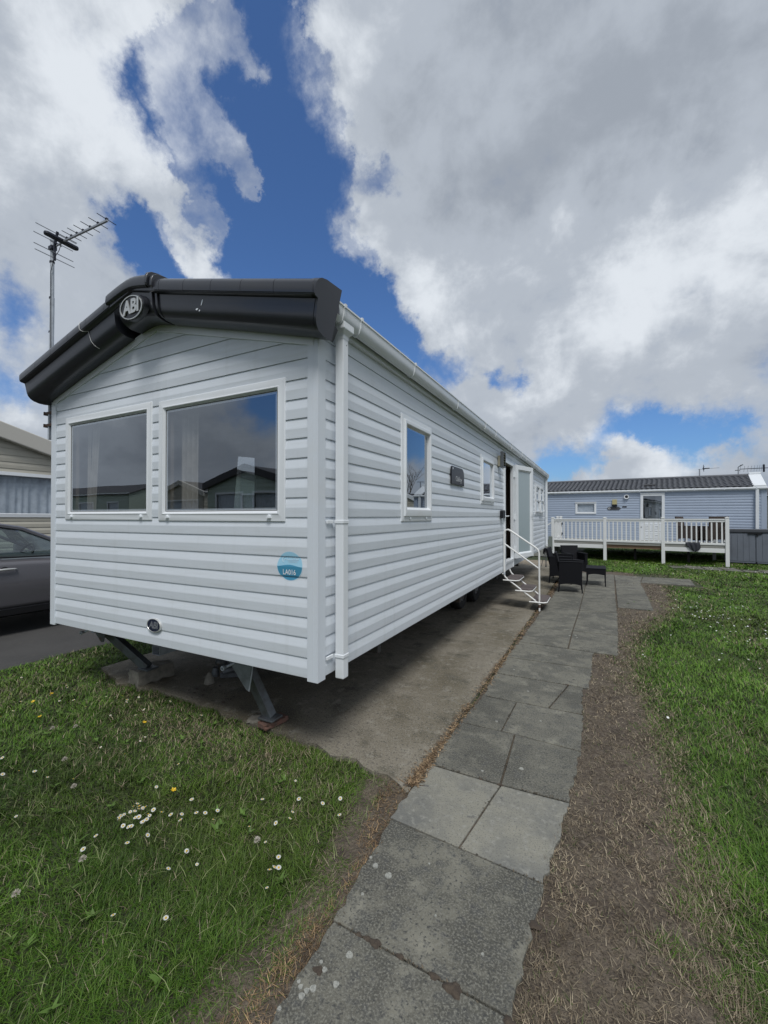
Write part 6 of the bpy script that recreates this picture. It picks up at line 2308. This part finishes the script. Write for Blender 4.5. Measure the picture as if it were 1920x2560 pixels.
# ---- far aerials and lamp post beyond the blue caravan
def far_aerial(s, d, ztop, kind, label, name='roof_aerial', cat='aerial'):
    e = empty(name, on_deck(s, d, 2.9), (0, 0, ANG))
    tag(e, label, cat)
    h = ztop - 2.9
    mb = MB()
    mb.tube([(0, 0, -0.2), (0, 0, h)], 0.026, 8)
    mb.build('mast', MAT['alu'], e)
    mb = MB()
    if kind == 0:
        mb.tube([(-0.06, 0, h - 0.02), (0.78, 0.2, h + 0.03)], 0.009, 6)
        e2 = mb.build('boom', MAT['alu'], e)
        mb = MB()
        mb.box(0.12, 0.40, 0.0, 0.05, h, h + 0.035)
        for dz_ in (-0.16, -0.08, 0.1, 0.18):
            mb.tube([(0.14, -0.02, h + 0.02), (0.22 - abs(dz_) * 0.3, 0.02, h + 0.02 + dz_)], 0.012, 5)
        mb.build('reflector', MAT['aerial_dark'], e)
    elif kind == 1:
        mb.tube([(-1.48, 0, h + 0.01), (0.2, 0.0, h - 0.0)], 0.016, 6)
        mb.build('boom', MAT['aerial_dark'], e)
        for i in range(9):
            mb = MB()
            x = -1.46 + (0.155 - 0.006 * i) * i
            mb.tube([(x - 0.02, 0, h - 0.14), (x + 0.02, 0, h + 0.16)], 0.008, 5)
            mb.build('director', MAT['alu'], e)
        mb = MB()
        mb.box(-0.63, -0.55, -0.03, 0.03, h - 0.19, h + 0.19)
        mb.build('dipole_cover', MAT['aerial_dark'], e, bevel=0.03)
    else:
        mb.tube([(-0.13, 0, h - 0.16), (0.06, 0, h - 0.16)], 0.02, 5)
        mb.tube([(0, 0, h - 0.05), (0.02, 0, h + 0.02), (0.06, 0, h + 0.06)], 0.02, 6)
        mb.prism([(0.03, h + 0.02), (0.09, h + 0.04), (0.20, h + 0.10), (0.18, h + 0.13), (0.08, h + 0.10)], lambda a, b: (a, -0.05, b), lambda a, b: (a, 0.05, b))
        mb.build('lamp_head', MAT['galv_dull'], e)
    return e


far_aerial(3.02, 8.0, 4.09, 0, 'small aerial on a thin mast above the middle of the tiled roof')
far_aerial(4.63, 10.0, 4.27, 2, 'grey lamp post rising behind the tiled roof left of the long aerial', 'lamp_post', 'lamp post')
far_aerial(6.10, 9.0, 4.06, 1, 'long many-rod aerial at the right edge beyond the tiled roof')


# ================================================================== NEIGHBOURS
def simple_van(name, label, L_, W_, loc, rz, mwall, mfas, mroof, eave=2.72, rise=0.62, zb=0.55, front_windows=(), side_windows=(), fas=0.30, pitch=0.16, over=0.12):
    """gable end looks along local -y at y = 0; length runs along +y; x is centred"""
    r = empty(name, loc, (0, 0, rz))
    tag(r, label, 'caravan')
    h = W_ / 2
    prof = [(0.0, 0.014), (0.5, 0.016), (0.95, 0.003), (1.0, 0.001)]
    nb = int((eave + rise - zb) / pitch) + 1
    lim = lambda z: (-h, h) if z <= eave else (-h + (z - eave) / rise * h, h - (z - eave) / rise * h)
    mb = MB()
    for k in range(nb):
        z = zb + k * pitch
        if z + pitch * 0.3 > eave + rise:
            break
        board(mb, lambda u, d, zz: (u, -d, zz), z, pitch, segments(-h, h, z, pitch, [(w[0], w[1], w[2], w[3]) for w in front_windows]), lim=lim, prof=prof)
    mb.build('gable_cladding', mwall, r)
    mb = MB()
    for k in range(int((eave - zb) / pitch) + 1):
        z = zb + k * pitch
        for sgn in (-1, 1):
            board(mb, lambda u, d, zz: (sgn * (h + d), u, zz), z, pitch, segments(0.0, L_, z, pitch, [(w[1], w[2], w[3], w[4]) for w in side_windows if w[0] == sgn]), prof=prof)
    mb.quad((-h, L_, zb), (h, L_, zb), (h, L_, eave), (0, L_, eave + rise), (-h, L_, eave))
    mb.quad((-h, 0, zb + .02), (h, 0, zb + .02), (h, L_, zb + .02), (-h, L_, zb + .02))
    mb.build('side_cladding', mwall, r)
    mb = MB()
    t = 0.05
    for sgn in (-1, 1):
        xe = sgn * (h + over)
        ze = eave - over * rise / h
        mb.prism([(xe, ze), (0, eave + rise), (0, eave + rise + t), (xe, ze + t)], lambda a, b: (a, -0.10, b), lambda a, b: (a, L_ + 0.10, b))
    mb.build('roof', mroof, r)
    for sgn in (-1, 1):
        mb = MB()
        xe = sgn * (h + over)
        ze = eave - over * rise / h
        mb.prism([(xe, ze - fas * 0.55), (0, eave + rise - fas * 0.55), (0, eave + rise + 0.10), (xe, ze + 0.10)], lambda a, b: (a, -0.175, b), lambda a, b: (a, -0.03, b))
        mb.build('fascia', mfas, r, bevel=0.02)
        mb = MB()
        mb.box(sgn * (h + 0.02) if sgn > 0 else -h - 0.11, h + 0.11 if sgn > 0 else -h - 0.02, -0.05, L_ + 0.1, eave - 0.03, eave + 0.045)
        mb.build('gutter', MAT['upvc'], r)

    def win(P, u0, u1, z0, z1):
        mb = MB()
        frame(mb, P, u0 - 0.03, u1 + 0.03, z0 - 0.03, z1 + 0.03, [(0, 0), (0, 0.03), (0.07, 0.035), (0.08, 0.0)])
        f = mb.build('window', MAT['upvc'], r)
        mb = MB()
        mb.quad(P(u0 + 0.03, -0.005, z0 + 0.03), P(u1 - 0.03, -0.005, z0 + 0.03), P(u1 - 0.03, -0.005, z1 - 0.03), P(u0 + 0.03, -0.005, z1 - 0.03))
        mb.build('pane', MAT['glass_clear'], f)
        mb = MB()
        n = max(6, int((u1 - u0) / 0.02))
        rows = []
        for z in (z1, z0):
            rows.append([P(u0 + (u1 - u0) * i / n, -0.09 + 0.016 * math.sin(i * 0.9 + 1.3 * math.sin(i * 0.21)), z) for i in range(n + 1)])
        mb.grid(rows)
        mb.build('net_curtain', MAT['net'], f, smooth=80)
    for w in front_windows:
        win(lambda u, d, z: (u, -d, z), *w[:4])
    for w in side_windows:
        sgn = w[0]
        win((lambda s: (lambda u, d, z: (s * (h + d), u, z)))(sgn), *w[1:5])
    return r


# gable of the cream caravan beyond the car (its gable looks towards +x)
simple_van('cream_caravan', 'cream clad caravan with wide net-curtained window behind the grey car', 9.5, 4.2, (-9.25, 1.62, 0), math.radians(90), MAT['cream'], MAT['cream_fascia'], MAT['cream_fascia'], eave=2.83, rise=0.62, fas=0.42,
           front_windows=((-1.45, -0.05, 1.60, 2.47), (0.05, 1.55, 1.60, 2.47)), side_windows=((1, 1.0, 2.2, 1.6, 2.4),), pitch=0.135)
# the row behind the photographer, seen mirrored in the front windows
simple_van('green_caravan', 'pale green caravan with dark gable mirrored in the right front window', 10, 3.9, (-9.6, -8.9, 0), math.radians(180), MAT['greenwall'], MAT['roof_dark'], MAT['roof_dark'], eave=2.68, rise=0.58, front_windows=((-1.5, -0.3, 1.5, 2.35), (0.2, 1.5, 1.5, 2.35)), side_windows=((-1, 2.0, 2.8, 1.5, 2.3), (-1, 5, 5.9, 0.7, 2.5)))
simple_van('cream_caravan', 'cream caravan gable mirrored at the left of the right front window', 10, 3.7, (-18.6, -13.0, 0), math.radians(180), MAT['cream'], MAT['cream_fascia'], MAT['roof_dark'], front_windows=((-1.4, 1.4, 1.5, 2.35),), side_windows=((-1, 2.0, 2.8, 1.5, 2.3),))
simple_van('green_caravan', 'long pale green caravan mirrored along the bottom of the left front window', 12, 3.6, (-33, -13.5, 0), math.radians(-90), MAT['greenwall'], MAT['upvc'], MAT['roof_dark'], side_windows=((-1, 1.5, 2.6, 1.4, 2.3), (-1, 4.4, 5.2, 0.7, 2.4), (-1, 7.0, 8.6, 1.4, 2.3), (-1, 10, 11, 1.4, 2.3)))
simple_van('cream_caravan', 'cream caravan with dark roof mirrored in the tall side window', 9, 3.4, (10.6, 25.0, 0), math.radians(20), MAT['cream'], MAT['upvc'], MAT['roof_dark'], front_windows=((-0.9, 0.1, 1.4, 2.3),), side_windows=((-1, 1.0, 2.0, 1.4, 2.3),))


def bare_tree(loc, seed, hgt, label):
    rnd = random.Random(seed)
    t = empty('bare_tree', loc)
    tag(t, label, 'tree', 'bare trees right of the view')
    tk, cr = MB(), MB()

    def grow(p, d, ln, r, lv):
        mb = tk if lv == 0 else cr
        pts = [p]
        q = p
        dd = d.copy()
        for i in range(3):
            dd = (dd + Vector((rnd.gauss(0, .14), rnd.gauss(0, .14), rnd.gauss(0.05, .08)))).normalized()
            q = q + dd * ln / 3
            pts.append(q)
        mb.tube(pts, [r, r * .88, r * .76, r * .62], 6 if lv < 2 else 4, caps=False)
        if lv < 5:
            for k in range(3 if lv < 4 else 2):
                a = rnd.uniform(0, 6.28)
                s = rnd.uniform(0.45, 0.95)
                side = Vector((math.cos(a), math.sin(a), 0.15))
                grow(pts[-1] if k < 2 else pts[2], (dd + side * s).normalized(), ln * rnd.uniform(0.6, 0.85), r * 0.58, lv + 1)
    grow(Vector((0, 0, -0.05)), Vector((0, 0, 1)), hgt * 0.28, 0.14, 0)
    tk.build('trunk', MAT['bark'], t, smooth=60)
    cr.build('crown', MAT['bark'], t, merge=False)


bare_tree((12.0, 28.5, 0), 3, 6.2, 'leafless branching tree mirrored in the tall side window, the nearer to the tiled caravan')
bare_tree((14.5, 30.0, 0), 8, 6.6, 'taller leafless tree standing by the hedge behind the other bare tree')

# hedge closing the view right of the blue caravan
hm = mat('hedge_leaf', (0.035, 0.060, 0.022), 0.7, var=[(6, (0.06, 0.09, 0.03), 0.4, 0.7, 3)])
he = empty('hedge', (14.0, 38.0, 0))
tag(he, 'dark green hedge far beyond the right end of the tiled roof', 'hedge')
mb = MB()
for k in range(5200):
    x, y, z = random.uniform(-9, 9), random.uniform(-0.9, 0.9), random.uniform(0.1, 3.5 + 0.5 * math.sin(k * 0.7))
    n = Vector((random.gauss(0, 1), random.gauss(0, 1), random.gauss(0.4, 1))).normalized()
    a = n.orthogonal().normalized() * 0.13
    b = n.cross(a.normalized()) * 0.09
    c = Vector((x, y, z))
    mb.quad(c - a, c + b, c + a, c - b)
mb.build('foliage', hm, he, merge=False)

# ================================================================== THE CAR
car = empty('parked_car', (-6.28, 0.42, 0))
tag(car, 'dark grey hatchback parked on the tarmac left of the white caravan', 'car')
CW = 0.88
# stations along y: (y, sill z, belt z, hood/deck z, half width)
ST = [(-2.02, 0.48, 0.80, 0.95, 0.66), (-1.95, 0.36, 0.85, 1.00, 0.76), (-1.6, 0.30, 0.95, 1.05, 0.85), (-0.9, 0.29, 1.00, 1.06, 0.885), (-0.2, 0.29, 1.01, 1.06, 0.89), (0.45, 0.29, 1.00, 1.05, 0.89), (1.05, 0.29, 0.97, 1.03, 0.885), (1.35, 0.29, 0.93, 1.00, 0.875), (1.75, 0.30, 0.88, 0.94, 0.85), (2.05, 0.33, 0.78, 0.82, 0.76), (2.2, 0.42, 0.66, 0.68, 0.62)]


def section(y, zs, zb_, zt, hw):
    half = [(hw * 0.90, zs), (hw * 0.965, zs + 0.05), (hw * 0.975, zs + 0.12), (hw * 1.0, zs + 0.26), (hw * 1.0, zs + 0.42), (hw * 0.985, zb_ - 0.10), (hw * 0.955, zb_), (hw * 0.80, zt - 0.005), (hw * 0.4, zt + 0.012)]
    return [(x, y, z) for x, z in half] + [(-x, y, z) for x, z in half[::-1]]


mb = MB()
mb.grid([section(*s) for s in ST])
mb.quad(*section(*ST[0]))
mb.quad(*section(*ST[-1]))
mb.build('body', MAT['car_paint'], car, smooth=40)
# side glass house: roof, pillars and panes
GHB = [(-1.75, 1.02), (-1.0, 1.05), (0.0, 1.05), (0.7, 1.04), (1.12, 1.02)]
GHT = [(-1.35, 1.38), (-0.9, 1.455), (-0.2, 1.49), (0.08, 1.475), (0.34, 1.43)]
mb = MB()
rows = []
for (y, z) in [(-1.45, 1.33)] + GHT:
    rows.append([(x * w_, y, z + c_) for x, w_, c_ in ((-1, 0.68, -0.045), (-1, 0.62, 0.0), (-1, 0.3, 0.018), (1, 0.3, 0.018), (1, 0.62, 0.0), (1, 0.68, -0.045))])
mb.grid(rows)
mb.grid([[(p[0], p[1], p[2] - 0.03) for p in r] for r in rows])
mb.build('roof', MAT['car_paint'], car, smooth=50)
for sgn in (-1, 1):
    mb = MB()
    # A pillar, cant rail, B and C pillars
    P3 = lambda y, z: (sgn * (0.835 - 0.165 * (z - 1.0) / 0.45), y, z)
    for path_, r in (([P3(1.18, 1.0), P3(0.75, 1.215), P3(0.36, 1.405), P3(0.10, 1.455), P3(-0.2, 1.47), P3(-0.9, 1.435), P3(-1.35, 1.36), P3(-1.78, 1.03)], 0.030), ([P3(-0.30, 1.02), P3(-0.26, 1.47)], 0.034), ([P3(-1.15, 1.03), P3(-1.22, 1.40)], 0.045)):
        mb.tube(path_, r, 6)
    mb.build('pillar', MAT['car_paint'], car, smooth=50)
    mb = MB()
    P4 = lambda y, z: (sgn * (0.825 - 0.165 * (z - 1.0) / 0.45), y, z)
    mb.quad(P4(-0.28, 1.02), P4(1.13, 1.005), P4(0.75, 1.205), P4(0.36, 1.39), P4(0.10, 1.44), P4(-0.25, 1.455))
    mb.quad(P4(-1.72, 1.03), P4(-0.30, 1.02), P4(-0.27, 1.455), P4(-0.9, 1.425), P4(-1.33, 1.35))
    mb.build('side_window', MAT['car_glass'], car)
    mb = MB()
    mb.tube([(sgn * 0.862, y, z) for y, z in ((1.20, 0.985), (0.7, 1.020), (0.0, 1.035), (-0.9, 1.03), (-1.7, 1.0))], 0.011, 6)
    mb.build('window_trim', MAT['car_trim'], car, smooth=50)
    # front door: shut lines, handle
    dm = MB()
    Y0, Y1 = -0.30, 1.08
    rows = []
    for i in range(12):
        y = Y0 + (Y1 - Y0) * i / 11
        s_ = [np.interp(y, [q[0] for q in ST], [q[k] for q in ST]) for k in range(1, 5)]
        sec = section(y, *s_)[1:7]
        rows.append([(sgn * (x + 0.006), yy, z + (0.02 if j == 0 else 0)) for j, (x, yy, z) in enumerate(sec)])
    dm.grid(rows)
    dr = dm.build('front_door', MAT['car_paint'], car, smooth=50)
    so = dr.modifiers.new('thickness', 'SOLIDIFY')
    so.thickness = 0.008
    mb = MB()
    mb.tube([(sgn * 0.888, -0.02, 0.872), (sgn * 0.915, 0.0, 0.876), (sgn * 0.917, 0.12, 0.880), (sgn * 0.912, 0.21, 0.878), (sgn * 0.888, 0.235, 0.874)], [0.010, 0.013, 0.014, 0.012, 0.008], 8)
    mb.build('door_handle', MAT['chrome'], dr, smooth=60)
    mb = MB()
    mb.lathe([(0.0001, 0.0), (0.03, 0.001), (0.045, 0.004)], (sgn * 0.882, 0.11, 0.868), 'x', 14)
    mb.build('handle_recess', MAT['car_trim'], dr)
    mb = MB()
    mb.box(sgn * 0.90 - 0.11 * (sgn < 0), sgn * 0.90 + 0.11 * (sgn > 0), 0.92, 1.04, 1.00, 1.13)
    mb.build('wing_mirror', MAT['car_paint'], car, bevel=0.03, bseg=3)
    mb = MB()
    rows = [[(sgn * hw_, y, 0.30 + dz_) for (hw_, dz_) in ((0.80, -0.06), (0.868, -0.03), (0.872, 0.05))] for y in (-1.25, -0.6, 0.4, 1.05)]
    mb.grid(rows)
    mb.build('sill', MAT['car_trim'], car)
    for (n_, y, z, m_) in (('headlight', 2.02, 0.70, 'lens'), ('tail_light', -1.97, 0.85, 'tail')):
        mb = MB()
        mb.box(sgn * 0.60 - 0.12, sgn * 0.60 + 0.12, y - 0.05, y + 0.07 if y > 0 else y + 0.05, z - 0.06, z + 0.06)
        mb.build(n_, MAT[m_], car, bevel=0.03, bseg=3)
    for y in (1.42, -1.28):
        mb = MB()
        mb.lathe([(0.20, 0.10), (0.29, 0.105), (0.315, 0.08), (0.32, 0.0), (0.315, -0.08), (0.29, -0.1), (0.2, -0.1)], (sgn * 0.80, y, 0.318), 'x', 28)
        wh = mb.build('wheel', MAT['rubber'], car, smooth=40)
        mb = MB()
        mb.lathe([(0.205, 0.095), (0.19, 0.07), (0.06, 0.085), (0.0001, 0.09)] if sgn > 0 else [(0.205, -0.095), (0.19, -0.07), (0.06, -0.085), (0.0001, -0.09)], (sgn * 0.80, y, 0.318), 'x', 20)
        mb.build('rim', MAT['rim'], wh, smooth=40)
mb = MB()
mb.quad((-0.80, 1.16, 1.0), (0.80, 1.16, 1.0), (0.655, 0.36, 1.40), (-0.655, 0.36, 1.40))
mb.build('windscreen', MAT['car_glass'], car)
mb = MB()
mb.quad((-0.80, -1.80, 1.02), (0.80, -1.80, 1.02), (0.66, -1.40, 1.34), (-0.66, -1.40, 1.34))
mb.build('rear_window', MAT['car_glass'], car)
mb = MB()
mb.quad((-0.84, -1.8, 0.6), (0.84, -1.8, 0.6), (0.84, 1.2, 0.6), (-0.84, 1.2, 0.6))
mb.box(-0.80, 0.80, 0.82, 1.12, 0.75, 0.985)
mb.build('dashboard', MAT['car_seat'], car, bevel=0.03)
for sx in (-0.40, 0.40):
    mb = MB()
    mb.box(sx - 0.25, sx + 0.25, -0.42, 0.15, 0.62, 0.76)
    mb.prism([(-0.42, 0.7), (-0.30, 0.7), (-0.48, 1.22), (-0.60, 1.22)], lambda a, b: (sx - 0.24, a, b), lambda a, b: (sx + 0.24, a, b))
    mb.box(sx - 0.13, sx + 0.13, -0.64, -0.55, 1.225, 1.39)
    mb.build('seat', MAT['car_seat'], car, bevel=0.04, bseg=3)
mb = MB()
cxw, cyw, czw = 0.40, 0.52, 1.02
tilt_ = math.radians(28)
rows = []
for i in range(28):
    a = 2 * math.pi * i / 28
    row = []
    for k in range(8):
        b = 2 * math.pi * k / 8
        rr = 0.175 + 0.016 * math.cos(b)
        u, v, w_ = rr * math.cos(a), rr * math.sin(a), 0.016 * math.sin(b)
        row.append((cxw + u, cyw + v * math.sin(tilt_) + w_ * math.cos(tilt_), czw + v * math.cos(tilt_) - w_ * math.sin(tilt_)))
    rows.append(row)
mb.grid(rows, close_u=True, close_v=True)
mb.tube([(cxw - 0.16, cyw, czw), (cxw + 0.16, cyw, czw)], 0.022, 6)
mb.tube([(cxw, cyw, czw), (cxw, cyw + 0.35, czw - 0.12)], 0.035, 8)
mb.build('steering_wheel', MAT['car_trim'], car, smooth=60)
